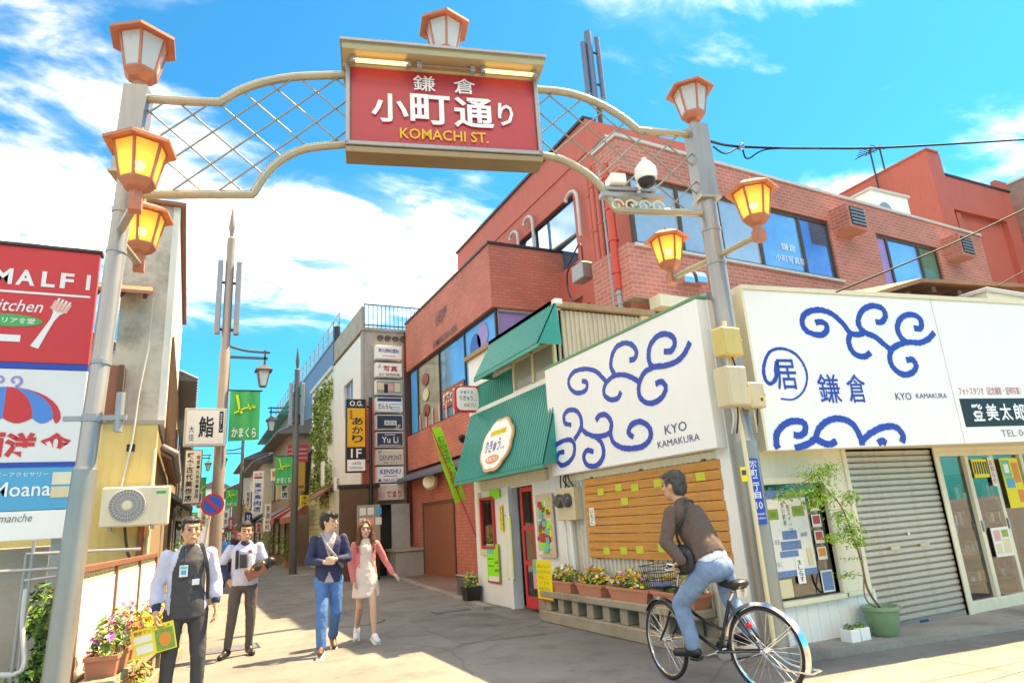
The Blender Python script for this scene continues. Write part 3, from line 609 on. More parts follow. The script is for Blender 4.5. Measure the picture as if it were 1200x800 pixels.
# roller shutter
SHUT = mat('shutter_grey', (.52, .475, .41), .42, .35, var=.06, streak=.3)
st = MB(); ns = 27; sh = (hz1 - .10) / ns
st.add([(hx0, CY + .05, .09), (hx1, CY + .05, .09), (hx0, CY + .028, .09 + sh*.25), (hx1, CY + .028, .09 + sh*.25), (hx0, CY + .028, .09 + sh*.8), (hx1, CY + .028, .09 + sh*.8), (hx0, CY + .055, .09 + sh*.97), (hx1, CY + .055, .09 + sh*.97), (hx0, CY + .06, .09 + sh), (hx1, CY + .06, .09 + sh)],
       [(0, 1, 3, 2), (2, 3, 5, 4), (4, 5, 7, 6), (6, 7, 9, 8)], SHUT)
b = MB(); b.box(hx0, hx1, CY + .015, CY + .06, .03, .09, CHROME); shut = b.build('shutter', shop); shut['label'] = 'grey roller shutter, closed'
sl = st.build('slat', shut)
for k in range(1, ns): dup(sl, (0, 0, k * sh))
b = MB(); b.box(7.6, 7.75, CY + .01, CY + .015, .05, .075, NAVY); b.build('badge', shut)
b = MB(); 
for x in (7.35, 7.9): b.box(x, x + .16, CY + .008, CY + .03, .86, .895, BBOX)
b.tube([(7.72, CY + .02, 1.02), (7.72, CY + .008, 1.02)], .018, CHROME, 10); b.build('handle', shut)
for x in (hx0 - .07, hx1): 
    b = MB(); b.box(x, x + .07, CY - .02, CY + .08, .02, hz1 + .04, CREAM2); b.build('guide_rail', shop, bevel=.005)
# glazed front: framed leaves with a room behind
b = MB(); b.box(gx0, gx1, CY + .01, CY + .12, gz1 - .06, gz1, CREAM2); b.box(gx0, gx1, CY + .01, CY + .12, .02, .16, CREAM2); b.build('door_rail', shop, bevel=.005)
gxs = [8.62, 9.17, 9.80, 10.45, 11.1, 11.8, 12.4, 13.0]
for i in range(7):
    yo = CY + (.03 if i % 2 else .06)
    b = MB(); b.box(gxs[i], gxs[i] + .075, yo - .02, yo + .035, .16, gz1 - .06, CREAM2); fr_ = b.build('door_stile', shop, bevel=.005)
    b = MB(); b.quad((gxs[i] + .075, yo, .16), (gxs[i+1], yo, .16), (gxs[i+1], yo, gz1 - .06), (gxs[i] + .075, yo, gz1 - .06), GLASSD); b.build('pane', fr_)
    b = MB(); b.box(gxs[i] + .015, gxs[i] + .06, yo - .04, yo - .02, .95, 1.08, GREYM); b.build('pull', fr_)
b = MB(); b.box(8.55, 8.6, CY + .15, 8.5, .03, 2.2, INNER); b.box(8.6, 13.2, 7.0, 7.05, .03, 2.4, mat('room_wall', (.30, .24, .16), .8, var=.2)); b.build('partition', shop)
# goods seen through the glass, each shelf its own thing
for i, x in enumerate((8.75, 9.45, 10.2)):
    t = thing('display_rack', ['wooden rack of small goods behind the first glass leaf', 'wooden rack with printed cards behind the second glass leaf', 'wooden rack behind the third glass leaf at the picture edge'][i], 'rack', (x + .25, 5.9, .03))
    b = MB()
    for z in (.25, .62, .98, 1.32): b.box(x, x + .5, 5.75, 6.05, z, z + .025, WOODR)
    b.build('shelf', t)
    b = MB()
    for xx in (x, x + .47): b.box(xx, xx + .03, 5.75, 6.05, .03, 1.7, WOOD)
    b.build('upright', t)
    b = MB()
    for z in (.275, .645, 1.005, 1.345):
        xx = x + .04
        while xx < x + .42:
            w = rnd(.04, .09); b.box(xx, xx + w, 5.78, 5.78 + rnd(.05, .2), z, z + rnd(.05, .22), random.choice([PAPER, ORANGEP, CREAM, NAVY, TCARD, PINK, WOODR, LEAF2])); xx += w + rnd(.01, .04)
    b.build('goods', t)
def card(name, label, F, x0, x1, y0, y1, m, prints=(), d=.004, parent=None):
    t = thing(name, label, 'poster', F.p((x0+x1)/2, y0)); b = MB(); b.fbox(F, x0, x1, y0, y1, 0, d, m); sh_ = b.build('sheet', t)
    dd = d
    for pm, items in prints:
        b = MB()
        for it in items:
            dd += .0004
            if isinstance(it[0], str): text(b, F, it[0], x0 + (x1-x0)*it[1], y0 + (y1-y0)*it[2], (x1-x0)*it[3], (y1-y0)*it[4], pm, dd + .003, it[5] if len(it) > 5 else .0, it[6] if len(it) > 6 else False)
            else: b.fbox(F, x0 + (x1-x0)*it[0], x0 + (x1-x0)*it[2], y0 + (y1-y0)*it[1], y0 + (y1-y0)*it[3], d, dd + .0015, pm)
        b.build('print', sh_)
    return t
GF = FR((0, CY + .004, 0), (1, 0, 0), (0, 0, 1))
card('glass_poster', 'yellow and black striped notice at the top of the glass front', GF, 9.28, 9.62, 1.62, 1.86, YCARD, [(BLACK, [(.06 + .16*k, .2, .15 + .16*k, .85) for k in range(6)])])
card('glass_poster', 'narrow pink notice beside the striped one on the glass', GF, 9.65, 9.76, 1.5, 1.88, PAPER, [(SIGNRED, [('お知らせ', .5, .5, .6, .85, .01, True)])])
card('glass_poster', 'green, blue and yellow picture notice at the right picture edge', GF, 9.92, 10.35, 1.2, 1.86, YCARD, [(TCARD, [(.05, .62, .5, .96)]), (CYANP, [(.1, .4, .55, .6)]), (LETW, [(.15, .7, .4, .88)]), (ORANGEP, [(.6, .1, .92, .35), (.6, .5, .92, .9)])])
card('glass_poster', 'pale illustrated leaflet low on the second glass leaf', GF, 9.34, 9.74, .62, .98, PAPER, [(PINK, [(.1, .55, .45, .9)]), (CREAM, [(.5, .1, .9, .6), (.1, .1, .4, .45)]), (LEAFY, [(.55, .65, .9, .9)])])
# pictures in the display window
WF = FR((0, CY + .02, 0), (1, 0, 0), (0, 0, 1))
BPRINT = mat('blue_print', (.12, .22, .45), .5, var=.45, vscale=40)
t = card('window_poster', 'white poster with green sweets and blue lettering in the shop window', WF, 5.47, 6.10, .72, 1.60, PAPER, [
    (BPRINT, [(0, .90, 1, 1), (0, 0, 1, .07), (.25, .30, .72, .40), (.32, .42, .66, .52), (.2, .22, .62, .29)]), (LEAFY, [(.06, .66, .30, .78), (.64, .68, .92, .80)]), (LEAF, [(.12, .69, .24, .75), (.70, .71, .84, .77)]),
    (BLACK, [('甘い誘惑', .42, .72, .07, .28, 0, True), ('和スイーツ', .54, .66, .07, .34, 0, True)]), (NAVY, [('居', .5, .94, .12, .07, .01), ('しろ玉', .14, .40, .16, .05), ('きなこ', .12, .15, .16, .05), ('抹茶', .82, .46, .16, .05)]), (CREAM, [(.82, .1, .94, .3)])])
card('window_poster', 'narrow white price strip hanging below the window poster', FR((0, CY + .012, 0), (1, 0, 0), (0, 0, 1)), 5.79, 5.90, .64, .90, SIGNW, [(BLACK, [('生しらす', .5, .5, .55, .86, .01, True)])])
for k in range(4): card('photo_card', 'small food photo card in the window, ' + ['topmost', 'second', 'third', 'lowest'][k] + ' of the column', WF, 6.15, 6.29, 1.36 - k*.17, 1.49 - k*.17, PAPER, [([WOODR, SIGNRED, SIGNRED, ORANGEP][k], [(.12, .25, .88, .9)])])
card('window_poster', 'small blue patterned card low in the shop window', WF, 6.14, 6.32, .52, .74, PAPER, [(BPRINT, [(.08, .08, .92, .92)])])
card('window_poster', 'plain cream card low in the left of the shop window', WF, 5.50, 5.70, .52, .70, CREAM)
# ribbed metal cladding of the street side
CLAD = mat('cladding_white', (.62, .57, .48), .5, .1, var=.06, streak=.35)
b = MB(); b.corr((CX - .002, 8.7, .03), (CX - .002, 5.42, .03), (CX - .002, 8.7, 3.7), (CX - .002, 5.42, 3.7), 34, .022, CLAD); b.build('ribbed_cladding', shop)
b = MB(); b.box(CX - .05, CX + .03, CY - .04, CY + .16, .02, 3.72, WHITE); b.build('corner_post', shop, bevel=.008)
b = MB(); b.box(CX - .03, CX - .002, 5.4, 8.72, 1.97, 2.05, CREAM2); b.build('fascia', shop)

# ================================================================== BIG SIGNS
def stroke(b, F, P, pts, w, m, d0=0, d1=.006, n=7):
    c = curve([F.loc(P(*q)) for q in pts], n); b.strip(F, [(q.x, q.y) for q in c] if hasattr(c[0], 'x') else c, w, d0, d1, m)
SX = 4.90
KF = FR((SX, 0, 0), (0, -1, 0), (0, 0, 1))
ky0, ky1, kz0, kz1 = 5.22, 8.74, 2.06, 3.70
ks = thing('shop_sign', 'large white sign with blue scrolls on the side wall above the planks', 'sign', (SX, 7, kz0))
b = MB(); b.box(SX, CX - .03, ky0, ky1, kz0, kz1, SIGNW); kp_ = b.build('panel', ks, bevel=.008)
b = MB(); b.box(SX - .012, CX - .02, ky0 - .01, ky1 + .01, kz1, kz1 + .03, mat('trim_green', (.10, .30, .14), .5)); b.build('trim', ks)
def kz(x, y): return onX(530 + x/2.2229, 340 + y/2.2222, SX)
w = .060; nst = 0
for pts in ([(338, 236), (350, 240), (350, 256), (338, 266), (320, 266), (306, 252), (304, 232), (318, 212), (345, 205), (372, 210), (392, 228), (400, 240), (395, 258), (398, 275), (415, 285), (432, 280), (440, 264)],
    [(400, 242), (420, 224), (445, 220), (470, 228), (488, 240)], [(462, 182), (475, 178), (480, 160), (468, 142), (448, 138), (428, 148), (416, 172), (414, 200), (425, 222)],
    [(488, 240), (486, 262), (492, 282), (512, 294), (535, 288), (552, 270), (556, 250), (545, 238), (530, 244)], [(488, 240), (500, 215), (525, 200), (555, 196), (585, 185), (605, 165), (620, 135)],
    [(552, 160), (570, 158), (580, 140), (575, 122), (555, 114), (535, 120), (518, 140), (512, 165), (515, 190), (525, 200)],
    [(258, 418), (272, 402), (292, 391), (310, 390), (319, 405), (316, 430), (303, 448), (285, 455), (274, 442), (278, 424), (292, 420)],
    [(319, 388), (335, 360), (336, 335), (325, 315), (305, 312), (292, 325), (294, 345), (310, 350)], [(335, 358), (350, 372), (372, 380), (395, 378), (412, 370)],
    [(372, 380), (388, 395), (395, 420), (388, 445), (370, 458), (350, 452), (343, 432), (352, 416), (368, 420)], [(412, 370), (415, 345), (402, 325), (385, 325), (375, 338)],
    [(412, 370), (420, 395), (445, 410), (480, 410), (505, 400), (518, 378), (512, 355), (490, 342), (468, 350), (460, 370), (472, 382)]): nst += 1; b = MB(); stroke(b, KF, kz, pts, w, BLUE, 0, .004 + nst*.0006, 12); b.build('blue_scroll', kp_)
b = MB(); p = KF.loc(kz(582, 358)); text(b, KF, 'KYO', p[0], p[1], .38, .105, NAVY, .006, -.004); p = KF.loc(kz(588, 392)); text(b, KF, 'KAMAKURA', p[0], p[1], .72, .075, NAVY, .006, -.004); b.build('lettering', kp_)

fa, fb = Vector((5.42, 5.03, 0)), Vector((9.5, 4.46, 0)); FF = FR(fa, fb - fa, (0, 0, 1))
def fz(x, y): return onP(840 + x/3.3333, 320 + y/3.3333, fa, fb)
fl0 = FF.loc(fz(103, 70)); seam = FF.loc(fz(902, 380))[0]; fe = 6.2; fz0, fz1 = 2.0, 3.79
fs1 = thing('shop_sign', 'wide white sign with blue scrolls over the shutter', 'sign', FF.p(1.8, fz0))
b = MB(); b.fbox(FF, .0, seam - .006, fz0, fz1, -.13, 0, SIGNW); fp1 = b.build('panel', fs1, bevel=.006)
b = MB(); b.fbox(FF, -.03, seam, fz1, fz1 + .05, -.16, .02, CREAM2); b.fbox(FF, -.03, -.001, fz0, fz1, -.16, .012, CREAM2); b.build('trim', fs1)
w = .062; nst = 0
for pts in ([(385, 195), (405, 190), (425, 200), (430, 222), (412, 240), (385, 240), (350, 225), (333, 195), (340, 165), (370, 147), (410, 145), (450, 160), (490, 195), (520, 235)], [(520, 235), (515, 265), (525, 300), (550, 322), (580, 325), (600, 310)],
    [(520, 235), (550, 240), (580, 230)], [(620, 190), (645, 190), (658, 165), (645, 138), (610, 128), (575, 140), (555, 170), (555, 205), (580, 232), (620, 250), (655, 280), (680, 300)], [(680, 300), (675, 335), (690, 370), (725, 395), (760, 390), (778, 365), (765, 338), (740, 340)],
    [(680, 300), (700, 285), (740, 270), (790, 272), (825, 258), (848, 232)], [(770, 215), (795, 215), (798, 190), (780, 168), (745, 162), (715, 180), (705, 215), (718, 250), (740, 270)],
    [(300, 630), (325, 635), (345, 615), (340, 585), (305, 577), (265, 590), (235, 625), (232, 665), (240, 684)], [(305, 682), (350, 670), (385, 645)], [(385, 645), (400, 605), (435, 575), (480, 568), (525, 585), (550, 620), (563, 650), (568, 672)],
    [(385, 645), (410, 660), (440, 668), (465, 655)], [(565, 655), (600, 625), (645, 602), (695, 600), (725, 630), (722, 660)], [(630, 664), (645, 655), (660, 664)]): nst += 1; b = MB(); stroke(b, FF, fz, pts, w, BLUE, 0, .004 + nst*.0006, 12); b.build('blue_scroll', fp1)
b = MB(); stroke(b, FF, fz, [(235, 345), (230, 375), (232, 405), (215, 430), (195, 425), (183, 390), (187, 345), (210, 305), (255, 295), (305, 315), (340, 360), (352, 410), (338, 460), (300, 492), (250, 490)], lambda t: .045 - .03*t, BLUE)
for ch, x, y, w_, h_ in (('居', 270, 395, .27, .34), ('鎌', 438, 450, .30, .33), ('倉', 545, 450, .27, .33)): p = FF.loc(fz(x, y)); text(b, FF, ch, p[0], p[1], w_, h_, BLUE, .006, .008)
for st_, x, y, w_, h_ in (('KYO', 728, 481, .24, .085), ('KAMAKURA', 838, 479, .48, .06)): p = FF.loc(fz(x, y)); text(b, FF, st_, p[0], p[1], w_, h_, NAVY, .006, -.002)
b.build('lettering', fp1)
fs2 = thing('shop_sign', 'white photo studio sign with black name band beside the scroll sign', 'sign', FF.p(seam + 1, fz0))
b = MB(); b.fbox(FF, seam + .006, fe, fz0, fz1, -.13, 0, SIGNW); fp2 = b.build('panel', fs2, bevel=.006)
b = MB(); b.fbox(FF, seam, fe, fz1, fz1 + .05, -.16, .02, CREAM2); b.build('trim', fs2)
p = FF.loc(fz(960, 545)); b = MB(); b.fbox(FF, p[0], p[0] + 1.9, p[1] - .17, p[1] + .17, 0, .006, BLACK); nb_ = b.build('name_band', fp2)
b = MB()
for i, ch in enumerate('登美太郎・写真館'): text(b, FF, ch, p[0] + .24 + i*.235, p[1], .20, .21, LETW, .01, .02)
b.build('white_lettering', nb_)
b = MB(); q = FF.loc(fz(1060, 460)); text(b, FF, 'フォトスタジオ（記念撮影・証明写真）', q[0] + .03, q[1], 1.05, .10, SIGNRED, .005); b.build('red_lettering', fp2)
b = MB(); q = FF.loc(fz(1120, 625)); text(b, FF, 'TEL 046', q[0] + .22, q[1], .52, .08, mat('letter_grey', (.2, .2, .2), .5, var=0), .005, -.003); b.build('phone_lettering', fp2)
b = MB(); b.fbox(FF, 0, fe, fz0 + .02, fz0 + .05, -.9, -.13, CREAM2); b.build('soffit', shop)

# ================================================================== PLANKS, LEDGE, PLANTERS ON THE SIDE
PX_ = CX - .03
pk = thing('plank_panel', 'orange timber plank panel with lime notes on the side wall', 'panel', (PX_, 6.8, .92))
np_ = 10; p0, p1 = .905, 1.965; ph = (p1 - p0) / np_
b = MB(); b.box(PX_ - .035, PX_ - .01, 5.37, 8.12, p0, p0 + ph - .007, PLANK); k0 = b.build('plank', pk, bevel=.004)
for k in range(1, np_): c_ = dup(k0, (rnd(-.004, .004), rnd(-.012, .012), k*ph))
b = MB()
for y in (5.6, 6.75, 7.9): b.box(PX_ - .01, PX_, y, y + .06, p0 - .02, p1 + .02, WOOD)
b.build('batten', pk)
LIME = mat('lime_note', (.52, .55, .05), .6, var=.1)
for i, (u, v) in enumerate([(704, 576), (725, 571), (744, 571), (771, 566), (732, 587), (821, 558), (711, 645), (731, 645), (750, 644), (776, 642)]):
    p = onX(u, v, PX_ - .037); b = MB(); b.box(PX_ - .040, PX_ - .0355, p.y - .075, p.y + .075, p.z - .045, p.z + .045, LIME); o = b.build('paper_note', pk)
KF2 = FR((PX_ - .0365, 0, 0), (0, -1, 0), (0, 0, 1)); p = KF2.loc(onX(694, 605, PX_ - .037))
card('wall_notice', 'white paper strip with brush writing on the plank panel', KF2, p[0] - .065, p[0] + .065, p[1] - .12, p[1] + .12, PAPER, [(BLACK, [('いちご', .5, .5, .5, .8, .01, True)])])
# concrete ledge with openings
lg = thing('concrete_ledge', 'weathered low concrete ledge with openings under the flower troughs', 'ledge', (4.9, 7.5, 0))
b = MB(); b.box(4.78, 5.07, 5.75, 9.2, .35, .44, CONCL); b.build('slab', lg, bevel=.012)
b = MB(); b.box(4.80, 5.07, 5.75, 9.2, 0, .16, CONCL); b.build('plinth', lg, bevel=.015)
b = MB(); b.box(5.03, 5.07, 5.75, 9.2, .16, .35, CONCL); b.build('back', lg)
b = MB(); b.box(4.83, 5.0, 8.98, 9.14, .16, .35, CONCL); bl_ = b.build('block', lg, bevel=.01)
for k in range(1, 9): dup(bl_, (0, -.385*k, 0))
b = MB(); b.box(4.86, 5.05, 9.2, 9.42, 0, .5, CONCL); b.build('end_pier', lg, bevel=.012)
for i, (y, w, lab) in enumerate([(8.62, .62, 'terracotta trough of yellow pansies, nearest the red door'), (7.85, .60, 'terracotta trough of yellow pansies, second from the red door'), (6.98, .82, 'longer terracotta trough of pansies left of the cyclist'), (6.12, .72, 'terracotta trough of pansies behind the front bicycle wheel')]):
    planter('flower_trough', lab, 4.925, y, .44, w, .24, .155, pi/2, [LEAF, LEAF2, LEAFY], [PETY, PETY, PETO, PETY, PETW] if i != 2 else [PETY, PETY, PETW, PETM, PETY], n=300, nb=130, fs=.031, fh=.20, group='flower troughs on the ledge')
# electric meter box
mt = thing('electric_meter', 'beige electric meter box with cables left of the plank panel', 'meter', (5.0, 8.55, 1.45)); ME = onX(667, 591, 5.0)
b = MB(); b.box(4.93, 5.08, ME.y - .26, ME.y + .26, ME.z - .22, ME.z + .24, BBOX); b.build('case', mt, bevel=.01)
for k in range(2):
    b = MB(); b.lathe((4.93, ME.y - .11 + k*.22, ME.z + .06), [(.10, 0), (.10, .05), (.08, .08), (.02, .09)], mat('meter_glass', (.08, .08, .08), .1), 14, ax=(-1, 0, 0)); b.build('meter_dial', mt, True)
b = MB(); b.tube([(5.0, ME.y, ME.z - .22), (5.0, ME.y, .4)], .028, WHITE, 8); b.tube([(5.02, ME.y + .2, ME.z - .22), (5.02, ME.y + .2, .4)], .02, WHITE, 8); b.build('conduit', mt)
b = MB()
for k in range(4): b.tube(curve([(4.98, ME.y - .2 + k*.12, ME.z + .24), (4.95, ME.y - .15 + k*.1 + rnd(-.1, .1), ME.z + .36), (4.99, ME.y + rnd(-.2, .2), ME.z + .46)]), .012, DARK, 6)
b.build('cable', mt)
# potted maple and little white planters by the shutter
pt = thing('potted_tree', 'slender potted maple in green pot beside the shutter', 'tree', (6.62, 5.0, .07))
b = MB(); b.lathe((6.62, 5.0, .07), [(.11, 0), (.135, .03), (.165, .20), (.175, .25), (.195, .255), (.195, .29), (.165, .29), (.155, .26)], GPOT, 20); b.build('pot', pt, True)
TYV = 4.95
def tp(u, v, dy=0): return onY(u, v, TYV + dy)
tr = curve([Vector((6.62, 5.0, .33)), tp(1017, 690), tp(1010, 660), tp(1004, 640), tp(994, 612), tp(985, 592), tp(968, 572), tp(958, 556)])
b = MB(); b.tube(tr, [.013 - .009*i/(len(tr)-1) for i in range(len(tr))], TWIG, 6); tr2 = curve([Vector((6.60, 5.01, .33)), tp(1014, 700, .03), tp(1012, 668, .04), tp(1008, 640, .05)]); b.tube(tr2, [.009 - .006*i/(len(tr2)-1) for i in range(len(tr2))], TWIG, 5)
cl = [(960, 556, 26, 15, 190), (938, 576, 30, 9, 150), (962, 580, 24, 14, 200), (918, 580, 14, 7, 60), (995, 582, 15, 10, 90), (985, 604, 15, 9, 90), (996, 622, 22, 14, 190), (976, 631, 16, 7, 80), (1006, 636, 12, 8, 60), (991, 674, 7, 5, 30), (1004, 655, 6, 4, 16), (972, 548, 12, 9, 60), (950, 590, 12, 7, 60)]
for u, v, ru, rv, n in cl:
    e_ = tp(u, v); q_ = min(tr, key=lambda s: (s - e_).length); b.tube([q_, q_.lerp(e_, .5) + Vector((0, 0, .015)), e_], [.005, .0035, .002], TWIG, 4)
b.build('trunk', pt, True)
LBR = mat('leaf_bright', (.30, .55, .04), .5, var=.3, vscale=9); b = MB()
for u, v, ru, rv, n in cl: leaves(b, tp(u, v), (ru*.0077, .11, rv*.0077), int(n*2.3), .018, [LBR, LEAFY, LBR, LEAF], gauss=True)
b.build('crown', pt)
for i, x in enumerate((6.12, 6.27)):
    t = thing('succulent_pot', ['white square pot of moss, the left one of the pair', 'white square pot of moss, right of its twin beside the green pot'][i], 'plant pot', (x, 5.02, .075), 'small white pots by the wall')
    b = MB(); b.box(x - .068, x + .068, 4.95, 5.09, .07, .19, SIGNW); b.build('pot', t, bevel=.006)
    b = MB(); leaves(b, (x, 5.02, .2), (.06, .06, .045), 120, .016, [LEAF, LEAFY, LEAF2], hollow=.3); b.build('moss', t)
# ================================================================== TEA SHOP WITH GREEN AWNINGS
RXW = 5.15
rk = thing('snack_shop', 'small white snack shop with ribbed green awnings and red door', 'shop', (6, 10.5, 0))
RF = FR((RXW, 0, 0), (0, -1, 0), (0, 0, 1))
def rl(u, v, X=RXW): p = onX(u, v, X); return p.y, p.z
RY0, RY1 = 8.74, 12.45
dy0, dy1, dz1 = 9.92, 10.78, 2.02          # door opening
wy0, wy1, wzb, wzt = 11.48, 12.12, .98, 1.92
b = MB(); T = .14
b.box(RXW, RXW + T, RY0, dy0, 0, 4.75, WHITE); b.box(RXW, RXW + T, dy0, dy1, dz1, 4.75, WHITE); b.box(RXW, RXW + T, dy1, wy0, 0, 4.75, WHITE); b.box(RXW, RXW + T, wy0, wy1, 0, wzb, WHITE); b.box(RXW, RXW + T, wy0, wy1, wzt, 4.75, WHITE); b.box(RXW, RXW + T, wy1, RY1, 0, 4.75, WHITE)
b.box(RXW + T, 7.1, RY1 - .12, RY1, 0, 4.75, CREAM2); b.box(6.9, 7.1, RY0, RY1 - .12, 0, 4.75, CREAM2); b.build('wall', rk)
b = MB(); b.corr((RXW, RY0, 0), (6.9, RY0, 0), (RXW, RY0, 4.72), (6.9, RY0, 4.72), 20, .02, mat('rusty_cladding', (.52, .45, .35), .6, var=.12, streak=.6)); b.build('ribbed_side', rk)
b = MB(); b.box(RXW - .08, 7.15, RY0 - .10, RY1 + .05, 4.75, 4.84, mat('roof_edge', (.34, .22, .12), .6, var=.2, streak=.3)); b.build('roof', rk)
b = MB(); b.box(RXW + T, 6.9, RY0 + .05, RY1 - .12, 2.25, 2.3, CREAM2); b.box(RXW + T, 6.9, RY0 + .05, RY1 - .12, 0, .04, WOOD); b.box(6.3, 6.34, RY0 + .05, RY1 - .12, 0, 2.25, INNER); b.build('interior', rk)
def awning(name, y0, y1, xt, zt, xb, zb, n, side=True, lip=.0):
    b = MB(); b.corr((xb, y1, zb), (xb, y0, zb), (xt, y1, zt), (xt, y0, zt), n, .025, TEAL); o = b.build(name, rk)
    e = MB(); e.add([(xb, y1, zb - .01), (xb, y0, zb - .01), (xt, y0, zt - .01), (xt, y1, zt - .01)], [(3, 2, 1, 0)], TEAL)
    for y in (y0, y1): e.add([(xb, y, zb), (RXW, y, zb), (xt, y, zt)], [(0, 1, 2)], TEAL)
    e.box(xb - .015, xb + .02, y0, y1, zb - .06, zb + .0, TEAL); e.build('awning_lining', o)
    e = MB(); e.add([(xt - .03, y0 - .03, zt - .02), (xt + .1, y0 - .03, zt - .02), (xt + .1, y1 + .03, zt - .02), (xt - .03, y1 + .03, zt - .02), (xt - .03, y0 - .03, zt + .06), (xt + .1, y0 - .03, zt + .06), (xt + .1, y1 + .03, zt + .06), (xt - .03, y1 + .03, zt + .06)], [(0, 3, 2, 1), (4, 5, 6, 7), (0, 1, 5, 4), (1, 2, 6, 5), (2, 3, 7, 6), (3, 0, 4, 7)], WHITE); e.build('awning_cap', o)
    return o
aw1 = awning('lower_awning', 8.55, 12.25, 5.08, 3.57, 4.66, 2.24, 44)
aw2 = awning('upper_awning', 8.55, 11.15, 5.10, 4.78, 4.72, 4.08, 30)
b = MB(); b.corr((RXW - .01, 12.2, 3.6), (RXW - .01, 10.35, 3.6), (RXW - .01, 12.2, 4.12), (RXW - .01, 10.35, 4.12), 22, .02, TEAL); b.build('green_band', rk)
b = MB(); b.box(RXW - .05, RXW + .02, 10.35, 12.25, 4.12, 4.18, WHITE); b.build('band_cap', rk)
b = MB()
for y in (8.75, 9.5, 10.25): b.box(RXW - .04, RXW - .001, y, y + .06, 3.66, 4.22, CREAM)
b.box(RXW - .04, RXW - .001, 8.81, 10.25, 4.18, 4.24, CREAM); b.box(RXW - .04, RXW - .001, 8.81, 10.25, 3.62, 3.68, CREAM); uw = b.build('upper_window', rk)
for y in (8.81, 9.56):
    b = MB(); b.quad((RXW - .015, y + .69, 3.68), (RXW - .015, y, 3.68), (RXW - .015, y, 4.18), (RXW - .015, y + .69, 4.18), mat('old_glass', (.30, .30, .26), .12, var=.25, vscale=1.5)); b.build('pane', uw)
# shop window with orange frame
b = MB()
for y in (wy0, wy1 - .05): b.box(RXW - .05, RXW + .03, y, y + .05, wzb, wzt, REDW)
b.box(RXW - .05, RXW + .03, wy0 + .05, wy1 - .05, wzb, wzb + .05, REDW); b.box(RXW - .05, RXW + .03, wy0 + .05, wy1 - .05, wzt - .05, wzt, REDW); sw = b.build('window', rk, bevel=.005)
b = MB(); b.quad((RXW, wy1, wzb), (RXW, wy0, wzb), (RXW, wy0, wzt), (RXW, wy1, wzt), GLASSD); b.build('pane', sw)
b = MB(); b.box(RXW - .03, RXW - .002, wy0 - .1, wy1 + .1, wzb - .12, wzb - .01, CREAM); b.box(RXW - .03, RXW - .002, wy1 + .002, wy1 + .12, wzb, wzt + .1, CREAM); b.build('surround', sw)
# red sliding door, ajar, with panes
dr = MB(); 
for y in (dy0 + .02, dy1 - .40): dr.box(RXW + .02, RXW + .06, y, y + .07, .05, dz1 - .02, REDW)
for z in (.05, .72, 1.28, dz1 - .1): dr.box(RXW + .02, RXW + .06, dy0 + .09, dy1 - .40, z, z + (.18 if z < .1 else .08), REDW)
do = dr.build('door', rk, bevel=.004); do['label'] = 'red framed glass door'
for z0, z1 in ((.23, .72), (.80, 1.28), (1.36, dz1 - .1)):
    b = MB(); b.quad((RXW + .04, dy1 - .40, z0), (RXW + .04, dy0 + .09, z0), (RXW + .04, dy0 + .09, z1), (RXW + .04, dy1 - .40, z1), GLASSD); b.build('pane', do)
b = MB(); b.box(RXW - .05, RXW + .05, dy1 + .003, dy1 + .14, 0, 2.2, WHITE); b.build('door_post', rk, bevel=.006)
b = MB(); b.box(RXW - .06, RXW - .002, dy0 - .6, wy0 + .5, 2.05, 2.23, CREAM2); b.build('lintel', rk, bevel=.005)
NF = FR((RXW - .03, 0, 0), (0, -1, 0), (0, 0, 1))
def nl(u, v): return NF.loc(onX(u, v, RXW - .03))
def notes(w, h, n, ms):
    out = {}
    for _ in range(n):
        x, y = rnd(.03, .78), rnd(.02, .9); ww, hh = rnd(.14, .26), rnd(.05, .10); out.setdefault(random.choice(ms), []).append((x, y, min(.97, x + ww), min(.97, y + hh)))
    return list(out.items())
a, c = nl(628, 580), nl(653, 653)
card('menu_board', 'board covered with lime and yellow notes right of the red door', NF, a[0], c[0], c[1], a[1], mat('menu_pink', (.66, .45, .36), .6, var=.2, vscale=9), notes(1, 1, 64, [NEON, NEONY, NEON, TCARD, PAPER, SIGNRED, WOODR]), .02)
NF2 = FR((4.80, 0, 0), (0, -1, 0), (0, 0, 1)); a, c = NF2.loc(onX(628, 656, 4.80)), NF2.loc(onX(649, 705, 4.80))
card('menu_board', 'yellow handwritten sheet hanging below the note board', NF2, a[0], c[0], c[1], a[1], YCARD, [(mat('ink_brown', (.25, .10, .02), .6, var=0), [('おいしい', .5, .86, .8, .09), ('むらさきいも', .5, .72, .85, .08), ('だんご', .45, .58, .6, .09), ('ソフト', .5, .44, .7, .09), ('みたらし', .5, .30, .8, .08), ('二五〇円', .5, .15, .8, .08)]), (SIGNRED, [(0, 0, 1, .04)])])
a, c = nl(570, 637), nl(587, 684)
card('menu_board', 'lime and teal menu sheet under the red-framed window', NF, a[0], c[0], c[1], a[1], NEON, [(TCARD, [(.02, .75, .6, .98)]), (SIGNRED, [(.93, 0, 1, 1), (0, 0, 1, .05)]), (PAPER, [(.1, .05, .9, .18)]), (LEAF, [(.62, .3, .9, .36), (.62, .5, .9, .56), (.1, .42, .55, .45), (.1, .6, .55, .63)])])
a, c = nl(592, 603), nl(603, 680)
card('menu_board', 'tall yellow strip of dumpling pictures left of the red door', NF, a[0], c[0], c[1], a[1], NEONY, [(WOODR, [(.25, .08 + .13*k, .75, .15 + .13*k) for k in range(7)]), (SIGNRED, [(0, 0, 1, .02), (0, .98, 1, 1)]), (CYANP, [(.15, .3, .6, .34)])])
a, c = nl(573, 575), nl(583, 583)
